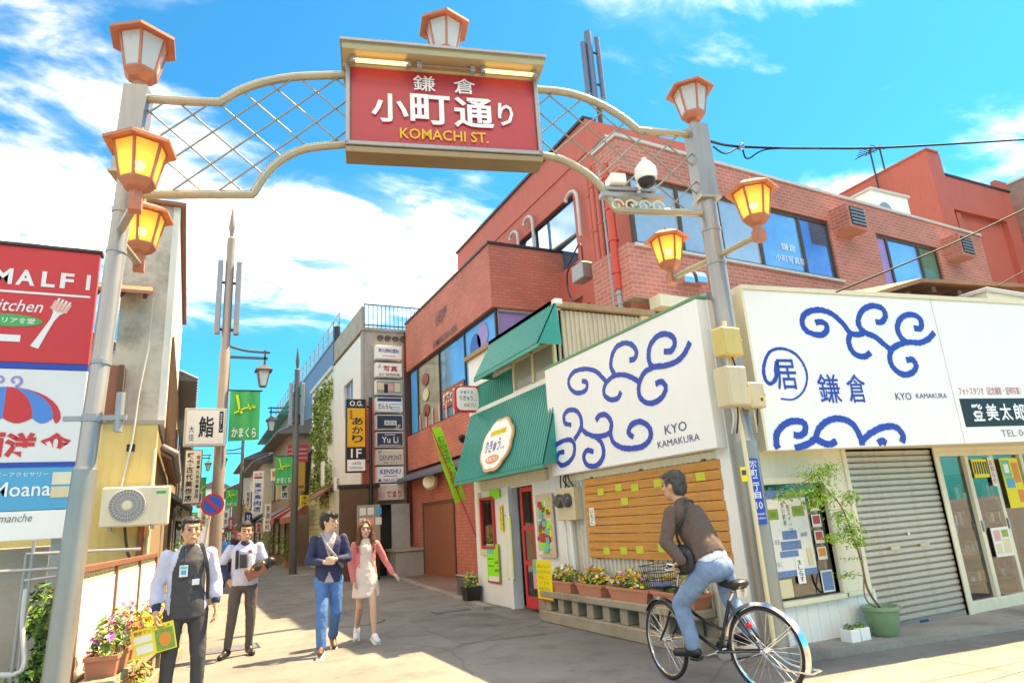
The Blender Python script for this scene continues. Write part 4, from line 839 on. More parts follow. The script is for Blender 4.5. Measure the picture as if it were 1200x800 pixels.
card('menu_board', 'small bright green card in the top of the red-framed window', NF, a[0], c[0] + .1, c[1], a[1], NEON)
a, c = nl(585, 592), nl(590, 622)
card('menu_board', 'yellow and red strip card in the red-framed window', NF, a[0], c[0], c[1], a[1], YCARD, [(SIGNRED, [('だんご', .5, .5, .6, .9, .01, True)])])
a, c = nl(621, 655), nl(626, 690)
card('menu_board', 'teal and pink slips on the lower pane of the red door', FR((RXW + .015, 0, 0), (0, -1, 0), (0, 0, 1)), a[0], c[0] + .1, c[1], a[1], TCARD, [(PINK, [(0, 0, 1, .5)])])
# green box, flower pot and low steel box by the entrance
planter('flower_pot', 'small black pot of yellow flowers on the kerb by the snack shop', 4.95, 12.35, .05, .3, .3, .25, 0, [LEAFY, LEAF], [PETY, LEAFY], n=120, nb=30, fh=.28, pot=BLACK)
b = MB(); b.box(5.10, 5.45, 12.75, 13.5, .02, .42, mat('steel_box', (.13, .13, .14), .5, .4, var=.2)); b.box(5.08, 5.47, 12.73, 13.52, .42, .45, GREYM); tag(b.build('steel_box', bevel=.01), 'low dark steel box beside the brick-paved entrance', 'box')
# oval shop sign on the lower awning
av = (Vector((5.08, 0, 3.57)) - Vector((4.66, 0, 2.24))).normalized(); SF = FR(Vector((4.66, 0, 2.24)) + Vector((-av.z, 0, av.x)) * .05, (0, -1, 0), av)
def sfl(u, v):
    d = ray(u, v); P = EYE + d * (SF.n.dot(SF.o - EYE) / SF.n.dot(d)); return SF.loc(P)
cx, cy = sfl(583, 521); osn = thing('awning_sign', 'cloud-shaped white sign with purple lettering on the lower awning', 'sign', SF.p(cx, cy - .5))
def cloud(rx, ry, n=8, amp=.07): return [(cx + rx*cos(t)*(1 + amp*abs(sin(n*t/2))), cy + ry*sin(t)*(1 + amp*abs(sin(n*t/2)))) for t in [2*pi*i/96 for i in range(96)]]
b = MB(); b.ext(SF, cloud(.61, .47), 0, .03, mat('sign_peach', (.70, .36, .17), .5)); ob_ = b.build('board', osn)
b = MB(); b.ext(SF, cloud(.56, .425), .03, .04, SIGNW); b.build('face', ob_)
INKP = mat('ink_purple', (.10, .06, .28), .5, var=0)
b = MB(); text(b, SF, 'りきゅう…', cx, cy - .02, .82, .24, INKP, .045, .015); b.build('lettering', ob_)
b = MB(); b.fbox(SF, cx - .32, cx + .36, cy + .17, cy + .27, .04, .043, YCARD); text(b, SF, 'むらさきいもの店', cx + .02, cy + .22, .6, .07, WOODR, .046); b.build('yellow_band', ob_)
b = MB(); b.ext(SF, [(cx + .28*cos(t), cy - .27 + .075*sin(t)) for t in [2*pi*i/24 for i in range(24)]], .04, .044, ORANGEP); text(b, SF, 'RIKYU', cx, cy - .27, .42, .085, LETW, .047, .01); b.build('name_badge', ob_)
# rounded hanging sign
HY = 11.9; HF = FR((0, HY, 0), (1, 0, 0), (0, 0, 1)); hx, hz = HF.loc(onY(548, 467, HY)); hs = thing('hanging_sign', 'rounded white hanging sign with red border on the brick front', 'sign', (hx, HY, hz - .25))
def rr_(w, h, r): return [(hx + sx*(w - r) + r*cos(a), hz + sy*(h - r) + r*sin(a)) for sx, sy, a0 in ((1, 1, 0), (-1, 1, pi/2), (-1, -1, pi), (1, -1, 3*pi/2)) for a in [a0 + pi/2*i/6 for i in range(7)]]
b = MB(); b.ext(HF, rr_(.27, .265, .12), -.1, .0, REDW); hb = b.build('box', hs); b = MB(); b.ext(HF, rr_(.235, .23, .10), 0, .008, SIGNW); b.build('face', hb)
b = MB(); text(b, HF, 'かまくら', hx - .02, hz + .13, .28, .07, NAVY, .012, .01); text(b, HF, 'りきゅう…', hx + .01, hz + .01, .36, .10, INKP, .012, .015); text(b, HF, 'RIKYU', hx + .04, hz - .13, .24, .07, ORANGEP, .012, .012); b.build('lettering', hb)
b = MB(); b.tube([(hx + .2, HY - .05, hz + .15), (RXW + .1, HY - .05, hz + .15)], .015, GREYM, 6); b.build('bracket', hs)
# neon banner on a leaning red pole
BF = FR((0, 12.6, 0), (1, 0, 0), (0, 0, 1)); q = [BF.loc(onY(u, v, 12.6)) for u, v in ((504, 501), (517, 500), (546, 584), (533, 590))]; bn = thing('street_banner', 'lime green banner with lettering on a leaning red pole', 'banner', (4.9, 12.6, 0))
b = MB(); nseg = 14; vv = []
for i in range(nseg + 1):
    t = i / nseg; a = Vector(q[0]).lerp(Vector(q[3]), t); c = Vector(q[1]).lerp(Vector(q[2]), t); wv = .03*sin(t*9)
    vv += [BF.p(a.x, a.y, wv), BF.p(c.x, c.y, wv*.3 - .02)]
b.add(vv, [(2*i, 2*i + 1, 2*i + 3, 2*i + 2) for i in range(nseg)], NEONY if False else mat('banner_lime', (.30, .72, .03), .6, var=.1)); cl = b.build('cloth', bn, True)
b = MB(); m_ = Vector(q[0]).lerp(Vector(q[2]), .5); dirv = (Vector(q[3]) - Vector(q[0])).normalized(); TF = FR(BF.p(m_.x, m_.y, .05), BF.u * (-dirv.y) + BF.v * dirv.x, BF.u * (-dirv.x) + BF.v * (-dirv.y))
text(b, TF, 'むらさきいも団子', 0, 0, .14, 1.15, mat('ink_green', (.02, .22, .05), .6, var=0), 0, .01, True); b.build('lettering', cl)
e0 = onY(503, 497, 12.6); e1 = onY(563, 640, 12.45); b = MB(); b.tube([e0, e1.lerp(e0, .5), e1, e1 + (e1 - e0).normalized() * .75], .016, REDW, 6); b.build('pole', bn)

# ================================================================== RED BRICK BUILDING
rb = thing('red_brick_building', 'red brick and render commercial building with blue windows and balcony', 'building', (12, 14, 0))
BX, BY, BYE = 6.64, 14.15, 21.4
AWN = mat('awning_slate', (.10, .12, .17), .5, var=.1)
b = MB(); b.box(BX, BX + .25, BY, BYE, 0, 2.95, BRICK); b.box(BX + .25, 9.1, BY, BY + .25, 0, 4.38, BRICK); b.box(BX + .25, 9.1, BYE - .25, BYE, 0, 6.62, BRICK); b.build('ground_wall', rb)
b = MB(); b.box(BX - .12, BX + .25, BY - .1, BYE, 3.25, 4.38, BRICK); b.build('brick_band', rb)
b = MB(); b.add([(BX - .55, BY, 2.95), (BX - .55, BYE, 2.95), (BX + .1, BYE, 3.25), (BX + .1, BY, 3.25), (BX - .55, BY, 2.85), (BX - .55, BYE, 2.85), (BX + .1, BYE, 2.92), (BX + .1, BY, 2.92)], [(0, 3, 2, 1), (4, 5, 6, 7), (0, 1, 5, 4), (3, 0, 4, 7), (1, 2, 6, 5)], AWN); b.build('street_awning', rb)
b = MB(); b.box(BX - .12, 9.1, BY - .1, BYE, 6.62, 6.74, BRICK); b.box(BX - .12, BX + .15, BY - .1, BYE, 6.74, 8.33, BRICK); b.box(BX + .15, 9.1, BY - .1, BY + .15, 6.74, 8.33, BRICK); b.box(BX + .15, 8.6, BYE - .2, BYE, 6.74, 8.33, BRICK); b.build('balcony', rb)
b = MB(); b.box(BX - .16, BX + .19, BY - .14, BYE, 8.33, 8.39, DARK); b.box(BX + .19, 9.1, BY - .14, BY + .19, 8.33, 8.39, DARK); b.build('coping', rb)
# upper storey of render
UX = 8.6
b = MB(); uy0, uy1, uz0, uz1 = 13.1, 16.3, 7.75, 9.62
b.box(UX, UX + .3, 12.2, uy0, 0, 11.3, REDP); b.box(UX, UX + .3, 10.2, 12.2, 0, 8.5, REDP); b.box(UX, UX + .3, uy0, uy1, 6.74, uz0, REDP); b.box(UX, UX + .3, uy0, uy1, uz1, 11.3, REDP); b.box(UX, UX + .3, uy1, BYE, 6.74, 11.3, REDP); b.box(UX + .3, 12.5, BYE - .3, BYE, 0, 11.3, REDP); b.box(UX + .3, 12.5, 12.2, 12.5, 5.3, 11.3, REDP); b.build('upper_wall', rb)
b = MB(); b.box(UX - .06, UX + .35, 12.2, BYE + .05, 11.3, 11.38, DARK); b.box(UX - .03, UX - .001, 12.3, BYE, 10.35, 10.40, REDP); b.build('parapet_cap', rb)
b = MB(); b.box(UX + .3, 12.5, 12.5, BYE - .3, 11.1, 11.2, CONC); b.build('roof', rb)
b = MB()
for y in (uy0, uy1 - .06, 15.35): b.box(UX + .08, UX + .16, y, y + .06, uz0, uz1, DARK)
b.box(UX + .08, UX + .16, uy0 + .06, uy1 - .06, uz1 - .06, uz1, DARK); b.box(UX + .05, UX + .18, uy0 + .06, uy1 - .06, uz0, uz0 + .06, DARK); w_ = b.build('upper_window', rb)
BLUEG = mat('blue_glass', (.16, .32, .55), .04, .75, var=.3, vscale=.8, bump=.02, bscale=1.5)
for y0, y1 in ((uy0 + .06, 15.35), (15.41, uy1 - .06)):
    b = MB(); b.quad((UX + .12, y1, uz0), (UX + .12, y0, uz0), (UX + .12, y0, uz1), (UX + .12, y1, uz1), BLUEG); b.build('pane', w_)
# bent white vent pipes above the balcony
for i, (u, v, u2, v2) in enumerate(((677, 300, 661, 222), (627, 292, 623, 252), (606, 290, 606, 270))):
    p = onX(u, v, UX - .15); q = onX(u2 if i else 675, v2, UX - .15); b = MB()
    top = Vector((UX - .15, q.y, q.z)); b.tube(curve([Vector((UX - .15, q.y, 8.2)), top - Vector((0, 0, .3)), top + Vector((0, .08, -.03)), top + Vector((0, .3, .06)), top + Vector((0, .5, 0)), top + Vector((0, .52, -.12))]), .045, LGREY, 8); b.build('vent_pipe', rb, True)
# red downpipes and meter between the balcony and the wing
for x, y, r, z0, z1, m in ((7.27, 10.12, .06, 4.9, 8.55, REDP), (7.30, 10.32, .075, 4.6, 8.6, REDP), (7.33, 10.52, .05, 5.2, 8.4, REDP), (7.24, 9.92, .035, 5.2, 8.3, GREYM), (7.22, 9.70, .085, 5.6, 8.3, mat('pipe_red', (.62, .06, .035), .45, var=.1)), (7.22, 9.70, .06, 4.8, 5.6, GREYM)):
    b = MB(); b.tube([(x, y, z0), (x, y, z1)], r, m, 10)
    for k in range(4): zz = z0 + (z1 - z0) * (k + .5) / 4; b.tube([(x, y, zz), (x, y, zz + .05)], r*1.25, m, 10)
    b.build('downpipe', rb, True)
b = MB(); b.tube(curve([(7.3, 10.3, 5.2), (7.3, 10.6, 5.1), (7.28, 10.85, 5.15), (7.26, 10.95, 5.4), (7.26, 10.95, 5.75)]), .085, REDP, 10); b.build('elbow_pipe', rb, True)
t = onX(682, 319, 7.25); b = MB(); b.box(7.12, 7.4, t.y - .22, t.y + .22, t.z - .2, t.z + .17, GREYM); b.build('meter_cabinet', rb, bevel=.02)
b = MB(); c0 = Vector((7.2, t.y, t.z)); b.tube(curve([c0 + Vector((0, 0, .2)), c0 + Vector((-.05, .35, .22)), c0 + Vector((0, .55, -.1)), c0 + Vector((0, .4, -.5)), c0 + Vector((0, 0, -.55))]), .02, DARK, 6); b.tube(curve([c0 + Vector((.1, 0, .2)), c0 + Vector((0, -.1, .6)), c0 + Vector((.1, .5, .45)), c0 + Vector((.3, 1.0, .5))]), .018, DARK, 6); b.build('cable', rb)
# shop windows of the middle storey
def panes(parent, F, xs, z0, z1, m_fr, m_gl, fw=.07, dep=.0):
    b = MB()
    for x in xs: b.fbox(F, x - fw/2, x + fw/2, z0, z1, dep, dep + .07, m_fr)
    for x0, x1 in zip(xs[:-1], xs[1:]): b.fbox(F, x0 + fw/2, x1 - fw/2, z1 - fw, z1, dep, dep + .07, m_fr); b.fbox(F, x0 + fw/2, x1 - fw/2, z0, z0 + fw, dep, dep + .07, m_fr)
    o = b.build('window_frame', parent)
    for i, (x0, x1) in enumerate(zip(xs[:-1], xs[1:])):
        g = m_gl[i] if isinstance(m_gl, (list, tuple)) else m_gl
        b = MB(); b.quad(F.p(x0, z0, dep + .03), F.p(x1, z0, dep + .03), F.p(x1, z1, dep + .03), F.p(x0, z1, dep + .03), g); b.build('pane', o)
    return o
SKYG = mat('sky_glass', (.22, .50, .72), .05, .6, var=.3, vscale=1.2, bump=.02, bscale=1.5); TANG = mat('tan_glass', (.34, .33, .24), .1, var=.3, vscale=1.5, spec=.8)
SF1 = FR((BX + .05, 0, 0), (0, -1, 0), (0, 0, 1)); panes(rb, SF1, [-BYE + .05, -20.5, -18.35, -16.25, -BY + .02], 4.38, 6.62, DARK, [SKYB, TANG, SKYG, SKYB])
SF2 = FR((0, BY + .05, 0), (1, 0, 0), (0, 0, 1)); panes(rb, SF2, [BX + .05, 8.0, 9.1], 4.38, 6.62, LGREY, [PURP, PURP])
b = MB()
for cx_, cy_, r_ in ((-15.5, 5.95, .38), (-15.0, 6.15, .36), (-15.45, 5.25, .36), (-14.85, 5.35, .4)): b.ext(SF1, [(cx_ + r_*cos(2*pi*i/20), cy_ + r_*sin(2*pi*i/20)) for i in range(20)], .04, .05, PURP if r_ < .37 else mat('deep_blue_print', (.01, .12, .45), .5, var=.2))
b.build('window_art', rb)
b = MB(); b.fbox(SF1, -18.2, -16.4, 4.75, 5.3, .06, .065, WOODR)
text(b, SF1, '抹茶と和菓子', -17.3, 5.03, 1.6, .36, LETW, .07, .02); b.build('window_lettering', rb)
for k in range(6): b = MB(); b.fbox(SF1, -20.4 + k*.62, -20.28 + k*.62, 4.45, 4.95, .06, .07, PINK); b.build('window_post', rb)
for k in range(3): b = MB(); b.ext(SF1, [(-19.7 + .3*cos(2*pi*i/16), 5.0 + .5*k + .2*sin(2*pi*i/16)) for i in range(16)], .06, .07, WOODR if k != 1 else CREAM); b.build('window_toy', rb)
TF1 = FR((BX - .125, 0, 0), (0, -1, 0), (0, 0, 1)); x0, z0 = TF1.loc(onX(517, 375, BX - .12)); INKB = mat('ink_brick', (.10, .04, .035), .5, var=0)
b = MB(); text(b, TF1, '小町屋', x0, z0 + .12, 1.0, .42, INKB, .02, .01); x1, z1 = TF1.loc(onX(521, 390, BX - .12)); text(b, TF1, 'KAMAKURA INN', x1, z1 - .12, 2.0, .22, INKB, .02, .01); b.build('wall_lettering', rb)
# ground floor: brown door, lamp
b = MB(); b.box(BX - .012, BX - .002, 17.6, 20.2, .05, 2.05, WOODR); b.box(BX - .03, BX - .012, 17.5, 17.6, .05, 2.15, WOOD); b.box(BX - .03, BX - .012, 20.2, 20.3, .05, 2.15, WOOD); b.box(BX - .03, BX - .012, 17.6, 20.2, 2.05, 2.15, WOOD); b.build('entrance_panel', rb)
b = MB(); c0 = onX(504, 564, BX - .3); b.lathe(c0, [(.02, .1), (.20, .08), (.24, 0), (.18, -.1), (.05, -.14)], CREAM2, 14, ax=(-.7, -.7, .2)); b.build('wall_lamp', rb, True)
b = MB(); c0 = onX(541, 513, BX - .2); b.lathe(c0, [(.05, .1), (.1, 0), (.12, -.08)], DARK, 10, ax=(-.8, -.5, .2)); b.build('spot_lamp', rb, True)
# --- the wing behind the corner shop
WO = Vector((7.25, 9.3, 0)); WG = FR(WO, (13.45, .67, 0), (0, 0, 1)); WQ = WO + WG.u
def wl(u, v): return WG.loc(onP(u, v, WO, WQ))
wz_b, wz_w0, wz_w1, wz_t = 5.35, 6.44, 7.98, 8.72
x_w1a, x_w1b = wl(735, 200)[0] + .05, wl(977, 290)[0]; x_w2a, x_w2b = wl(1032, 300)[0], wl(1103, 310)[0]; x_end = 13.6
b = MB(); b.fbox(WG, 0, x_end, wz_b, wz_w0, -.3, 0, BRICKW); b.fbox(WG, 0, x_end, wz_w1, wz_t, -.3, 0, BRICKW)
b.fbox(WG, x_w1b, x_w2a, wz_w0, wz_w1, -.3, 0, BRICKW); b.fbox(WG, x_w2b, x_end, wz_w0, wz_w1, -.3, 0, BRICKW)
b.fbox(WG, 0, .3, wz_b, wz_w0, -1.2, -.3, BRICKW); b.fbox(WG, 0, .3, wz_w1, wz_t, -.75, -.3, BRICKW); b.fbox(WG, .12, .32, wz_b, wz_t - .1, -1.25, -.76, REDP); b.build('wing_wall', rb)
b = MB(); b.fbox(WG, .15, x_end, .0, wz_b, -.5, -.3, BRICKW); b.fbox(WG, .0, x_end, wz_b - .02, wz_b - .001, -1.2, -.0, CONC); b.build('wing_base', rb)
b = MB(); b.fbox(WG, 1.7, x_end, wz_w0, wz_w1, -2.6, -2.5, INNER); b.build('wing_inside', rb)
b = MB(); b.fbox(WG, -.04, x_end, wz_t, wz_t + .07, -.36, .04, LGREY); b.fbox(WG, -.04, .3, wz_t, wz_t + .07, -.78, -.36, LGREY); b.build('wing_coping', rb)
b = MB(); b.fbox(WG, .32, x_end, wz_t - .2, wz_t - .15, -1.3, -.3, CONC); b.fbox(WG, 1.6, x_end, wz_t - .2, wz_t - .15, -5.5, -1.3, CONC); b.build('wing_roof', rb)
BROWNF = mat('bronze_frame', (.12, .075, .05), .4, .4, var=.1)
CURT = mat('blind_white', (.62, .62, .62), .6, var=.15, vscale=.8); 
PALEG = mat('pale_glass', (.50, .56, .60), .05, .45, var=.3, vscale=.6, bump=.02, bscale=1.2)
xs1 = [x_w1a, x_w1a + 1.25, x_w1a + 2.4, x_w1a + 3.6, wl(942, 280)[0], x_w1b]
panes(rb, WG, xs1, wz_w0, wz_w1, BROWNF, [PALEG, PALEG, PALEG, SKYG, BLUEG], .08, -.12)
panes(rb, WG, [x_w2a, wl(1040, 300)[0] + .2, wl(1082, 305)[0], x_w2b], wz_w0, wz_w1, BROWNF, [PURP, SKYG, mat('green_glass', (.08, .20, .14), .1, var=.4, vscale=2)], .08, -.12)
b = MB(); p = wl(925, 295); text(b, WG, '鎌倉', p[0] + .1, p[1] + .15, .5, .18, LETW, -.07, 0); text(b, WG, '小町写真館', p[0] + .1, p[1] - .15, 1.0, .18, LETW, -.07, 0); b.build('window_print', rb)
b = MB(); b.fbox(WG, x_w1a - .1, x_w1b + .1, wz_w0 - .06, wz_w0 - .001, 0, .06, LGREY); b.fbox(WG, x_w2a - .1, x_w2b + .1, wz_w0 - .06, wz_w0 - .001, 0, .06, LGREY); b.build('window_sill', rb)
for u, v in ((983, 262), (1112, 294)):
    p = wl(u, v); b = MB(); b.fbox(WG, p[0] - .28, p[0] + .42, p[1] - .32, p[1] + .3, 0, .45, BRICKW); o = b.build('air_conditioner_housing', rb)
    b = MB(); b.fbox(WG, p[0] - .2, p[0] + .34, p[1] - .24, p[1] + .22, .45, .47, DARK); 
    for k in range(5): b.fbox(WG, p[0] - .2, p[0] + .34, p[1] - .22 + k*.09, p[1] - .19 + k*.09, .47, .485, GREYM)
    b.build('grille', o)
for u, v in ((797, 322), (812, 322), (835, 325)):
    p = wl(u, v); P = WG.p(p[0], p[1] - .1, 0); b = MB(); pts = [(-.02, .14), (.12, .14), (.2, .08), (.24, -.02), (.24, -.14), (-.02, -.14)]
    vs_ = [P + WG.u*sx*.13 + WG.n*d + Vector((0, 0, z)) for sx in (-1, 1) for d, z in pts]; b.add(vs_, [tuple(range(6)), tuple(range(11, 5, -1))] + [(i, 6 + i, 6 + (i+1) % 6, (i+1) % 6) for i in range(6)], CHROME); b.build('vent_hood', rb)
b = MB(); p = wl(760, 275); b.fbox(WG, .35, x_w1a + 1.0, 5.1, 5.33, .0, .3, CREAM2); b.build('canopy_strip', rb)
# ================================================================== ROOFTOP THINGS, BACK BUILDINGS, WIRES
am = thing('antenna_mast', 'blue-grey three-tube antenna mast on the red building roof', 'antenna', (9.6, 12.6, 11.2)); MASTM = mat('mast_blue', (.10, .15, .24), .45, .3, var=.1)
def q12(u, v): return onY(u, v, 12.6)
b = MB(); a = q12(701, 118); b.tube([Vector((a.x, 12.6, 8.6)), a], .07, DARK, 8); b.build('mast', am)
for (u0, v0, u1, v1, r) in ((682, 50, 690, 108, .075), (688, 38, 697, 118, .10), (700, 45, 706, 115, .075)):
    a, c = q12(u0, v0), q12(u1, v1); x = (a.x + c.x)/2; b = MB(); b.tube([(x, 12.6, c.z), (x, 12.6, a.z)], r, MASTM, 10); b.build('radome', am, True)
b = MB(); a, c = q12(684, 68), q12(704, 68)
for v in (62, 98): z = q12(695, v).z; b.tube([(a.x, 12.6, z), (c.x, 12.6, z)], .03, DARK, 6)
b.build('cross_arm', am)
b = MB(); b.box(7.45, 7.95, 9.9, 10.4, 8.55, 9.12, LGREY); b.box(7.42, 7.98, 9.87, 10.43, 9.12, 9.16, GREYM); tag(b.build('roof_tank', bevel=.02), 'grey box unit at the roof corner behind the gate lattice', 'tank')
# back block
DX, DY, DZ = 21.6, 11.5, 12.55
bk = thing('red_render_block', 'tall plain red rendered block behind the brick wing', 'building', (24, 14, 0))
b = MB(); b.box(DX, DX + .6, DY, 18, 0, DZ, REDP); b.box(DX + .6, 26.3, DY + .0, 18, 0, DZ - .75, REDP); b.build('wall', bk)
b = MB(); b.box(DX + .6, 25.6, DY - .18, DY - .001, 10.55, DZ - .75, REDP); b.box(25.6, 26.3, DY - .18, DY - .001, 0, DZ - .35, REDP); b.box(DX + .0, DX + .75, DY - .25, DY - .001, 0, DZ, REDP); b.box(DX + 1.1, DX + 1.35, DY - .12, DY - .001, 5, 10.5, REDP); b.build('pilaster', bk)
b = MB(); b.box(DX - .04, DX + .64, DY - .3, 18, DZ, DZ + .06, REDP); b.box(DX + .64, 26.35, DY - .22, 18, DZ - .75, DZ - .68, DARK); b.build('coping', bk)
gb = thing('grey_block', 'grey-brown tiled block at the right picture edge', 'building', (30, 11, 0)); GBR = brickmat('grey_tile', (.30, .23, .20), (.25, .19, .17), (.22, .18, .16), .3, .1)
p = onX(1160, 226, 27.0); b = MB(); b.box(27, 33, 6, p.y, 0, p.z, GBR); b.build('wall', gb); b = MB(); b.box(26.95, 33, 6, p.y, p.z, p.z + .08, LGREY); b.build('coping', gb)
# condensers and aerials on the roofs
t = thing('roof_condenser', 'white condenser unit on the brick wing roof', 'condenser', (18, 11.5, 8.6)); a, c = onY(1020, 222, 11), onY(1067, 248, 11)
b = MB(); b.box(a.x, c.x, 11, 11.8, 8.3, a.z, SIGNW); b.build('case', t, bevel=.02); b = MB(); b.box(a.x - .06, c.x + .06, 10.94, 11.86, a.z, a.z + .06, LGREY); b.build('cover', t)
b = MB(); b.lathe((a.x + .5, 10.985, (a.z + 8.5)/2 + .25), [(.28, 0), (.28, .02), (.22, .025), (.05, .03)], GREYM, 16, ax=(0, -1, 0)); b.build('fan_grille', t)
for i, (u0, v0, u1, v1) in enumerate(((1020, 176, 1026, 205), (1031, 172, 1037, 200))):
    a, c = onY(u0, v0, 13), onY(u1, v1, 13); t = thing('roof_aerial', ['thin rooftop aerial, the left one of two', 'thin rooftop aerial, the right one of two'][i], 'aerial', (c.x, 13, c.z))
    b = MB(); b.tube([(c.x, 13, c.z - 1), (c.x, 13, a.z)], .03, DARK, 6); b.build('mast', t)
    b = MB()
    for k in range(5): b.tube([(c.x - .5 + .08*k, 13 + .1*k, a.z - .05), (c.x + .3 - .08*k, 13 + .1*k, a.z - .05)], .015, DARK, 5)
    b.tube([(c.x, 12.9, a.z - .05), (c.x, 13.6, a.z - .05)], .02, DARK, 5); b.build('elements', t)
# old timber eave above the right sign
ow = thing('timber_roof', 'old brown timber eave showing above the right sign', 'roof', (10.5, 6.8, 3.78)); a, c = onY(1003, 352, 6.6), onY(1190, 332, 6.6)
RUST = mat('rust_roof', (.30, .14, .07), .7, var=.3, vscale=3); b = MB(); rp_ = [(9.55, 6.3, 4.50), (11.0, 6.3, 4.92), (15.2, 6.3, 5.22), (15.4, 8.2, 5.55), (11.0, 8.2, 5.35), (10.2, 8.2, 5.05)]
b.add([Vector(p) for p in rp_] + [Vector(p) + Vector((0, 0, .07)) for p in rp_], [(5, 4, 3, 2, 1, 0), (6, 7, 8, 9, 10, 11)] + [(i, (i+1) % 6, 6 + (i+1) % 6, 6 + i) for i in range(6)], RUST); b.build('roof_sheet', ow)
b = MB(); b.box(9.9, 15.3, 7.6, 7.7, 3.78, 5.05, INNER); b.build('back_wall', ow)
for k in range(7):
    b = MB(); b.box(9.9 + k*.75, 10.02 + k*.75, 6.4, 7.6, 4.48 + min(k, 2)*.17, 4.58 + min(k, 2)*.17, WOOD); b.build('rafter', ow)
for x in (11.2, 12.9): 
    b = MB(); b.box(x, x + .18, 6.6, 6.78, 3.78, 4.6, WOODR); b.build('strut', ow)
a = onY(1157, 345, 5.9); b = MB(); b.box(a.x, a.x + 2, 5.9, 6.6, 3.78, a.z + .05, CREAM2); b.box(a.x - .05, a.x + 2.05, 5.85, 6.65, a.z + .05, a.z + .12, LGREY); tag(b.build('roof_hatch', bevel=.01), 'cream roof hatch box above the photo studio sign', 'box')
def cable(name, label, pts, r, m=WIRE):
    b = MB(); b.tube(curve(pts, 8), r, m, 6); return tag(b.build(name, None, True), label, 'cable')
cable('overhead_cable', 'thick black overhead cable crossing the sky right of the gate', [onY(833, 166, 5.1), onY(868, 172, 5.3), onY(960, 174, 5.4), onY(1060, 172, 5.4), onY(1260, 160, 5.4)], .017)
cable('overhead_cable', 'loose lower cable strand looping by the right gate post', [onY(836, 172, 5.1), onY(850, 180, 5.2), onY(868, 173, 5.3), onY(876, 186, 5.32), onY(900, 175, 5.35), onY(960, 174.5, 5.38)], .010)
cable('overhead_cable', 'thin grey wire crossing in front of the brick wing', [onY(980, 342, 4.3), onY(1060, 309, 4.2), onY(1130, 279, 4.1), onY(1240, 226, 4.0)], .010)
cable('overhead_cable', 'thin wire at the right edge above the studio sign', [onY(1170, 335, 4.6), onY(1200, 318, 4.5), onY(1260, 290, 4.4)], .008)
b = MB(); b.ball(onY(868, 172, 5.28), .05, BLUEG, 10, 8); tag(b.build('cable_insulator', None, True), 'dark round insulator on the overhead cable', 'insulator')

# ================================================================== TENANT SIGN BUILDING
TY = 21.6
tb = thing('tenant_building', 'narrow grey and white building carrying a ladder of tenant signs', 'building', (6.2, 23, 0))
GREYC = mat('grey_render', (.33, .31, .29), .8, var=.18, vscale=1.5, streak=.4); WHITR = mat('white_render', (.74, .72, .66), .7, var=.06, streak=.2); DBROWN = mat('brown_panel', (.13, .045, .04), .5, var=.15)
b = MB(); b.box(5.05, 5.35, TY + .3, 23.1, 0, 8.0, WHITR); b.box(5.05, 5.35, 23.1, 24.7, 0, 5.5, WHITR); b.box(5.05, 5.35, 23.1, 24.7, 6.75, 8.0, WHITR); b.box(5.05, 5.35, 24.7, 26.6, 0, 8.0, WHITR); b.build('side_wall', tb)
b = MB(); b.box(5.05, 6.5, TY, TY + .3, 2.2, 8.1, GREYC); b.box(5.05, 5.4, TY, TY + .3, 0, 2.2, GREYC); b.box(6.85, 8, TY, TY + .3, 0, 8.1, GREYC); b.build('front_wall', tb)
b = MB(); b.box(6.5, 6.85, TY - .06, TY + .3, 0, 8.1, DBROWN); b.build('brown_pier', tb)
b = MB(); b.box(5.02, 5.5, TY - .06, TY - .001, 1.9, 5.6, REDP); b.build('red_panel', tb)
b = MB(); b.box(5.0, 8, TY - .04, 26.6, 8.1, 8.2, CONC); b.add([(5.04, 21.7, 8.2), (5.04, 26.6, 8.2), (5.04, 26.6, 9.0), (5.04, 21.7, 9.0), (5.14, 21.7, 8.2), (5.14, 26.6, 8.2), (5.14, 26.6, 9.0), (5.14, 21.7, 9.0)], [(0, 3, 2, 1), (4, 5, 6, 7), (0, 1, 5, 4), (2, 3, 7, 6), (3, 0, 4, 7), (1, 2, 6, 5)], CONC); b.build('roof', tb)
rl_ = MB(); 
for z in (8.3, 9.05): rl_.box(5.1, 8.0, TY + .02, TY + .05, z, z + .035, DARK)
rail = rl_.build('roof_railing', tb)
b = MB(); b.box(5.12, 5.14, TY + .025, TY + .045, 8.2, 9.06, DARK); r0 = b.build('baluster', rail)
for k in range(1, 20): dup(r0, (.15*k, 0, 0))
b = MB()
for y in (23.1, 23.85, 24.65): b.box(5.12, 5.2, y, y + .06, 5.5, 6.75, LGREY)
w_ = b.build('side_window', tb)
for y in (23.16, 23.91):
    b = MB(); b.quad((5.16, y + .72, 5.5), (5.16, y, 5.5), (5.16, y, 6.75), (5.16, y + .72, 6.75), BLUEG); b.build('pane', w_)
b = MB(); b.box(5.5, 6.5, TY + .25, TY + .28, 0, 2.2, DARK); b.box(5.42, 5.5, TY - .02, TY + .3, 0, 2.2, GREYC); b.build('entrance', tb)
b = MB()
for k in range(4):
    cx = 5.65 + k*.27; b.tube([(cx + .12*cos(t)*(1 - t/12), TY - .05, 7.83 + .12*sin(t)*(1 - t/12)) for t in [i*.5 for i in range(19)]], .02, DARK, 5)
b.build('scroll_ironwork', tb)
SGF = FR((0, TY - .32, 0), (1, 0, 0), (0, 0, 1)); DKN = mat('navy_face', (.03, .045, .08), .4, var=.1); STAIN = mat('cream_face', (.62, .58, .50), .4, var=.06)
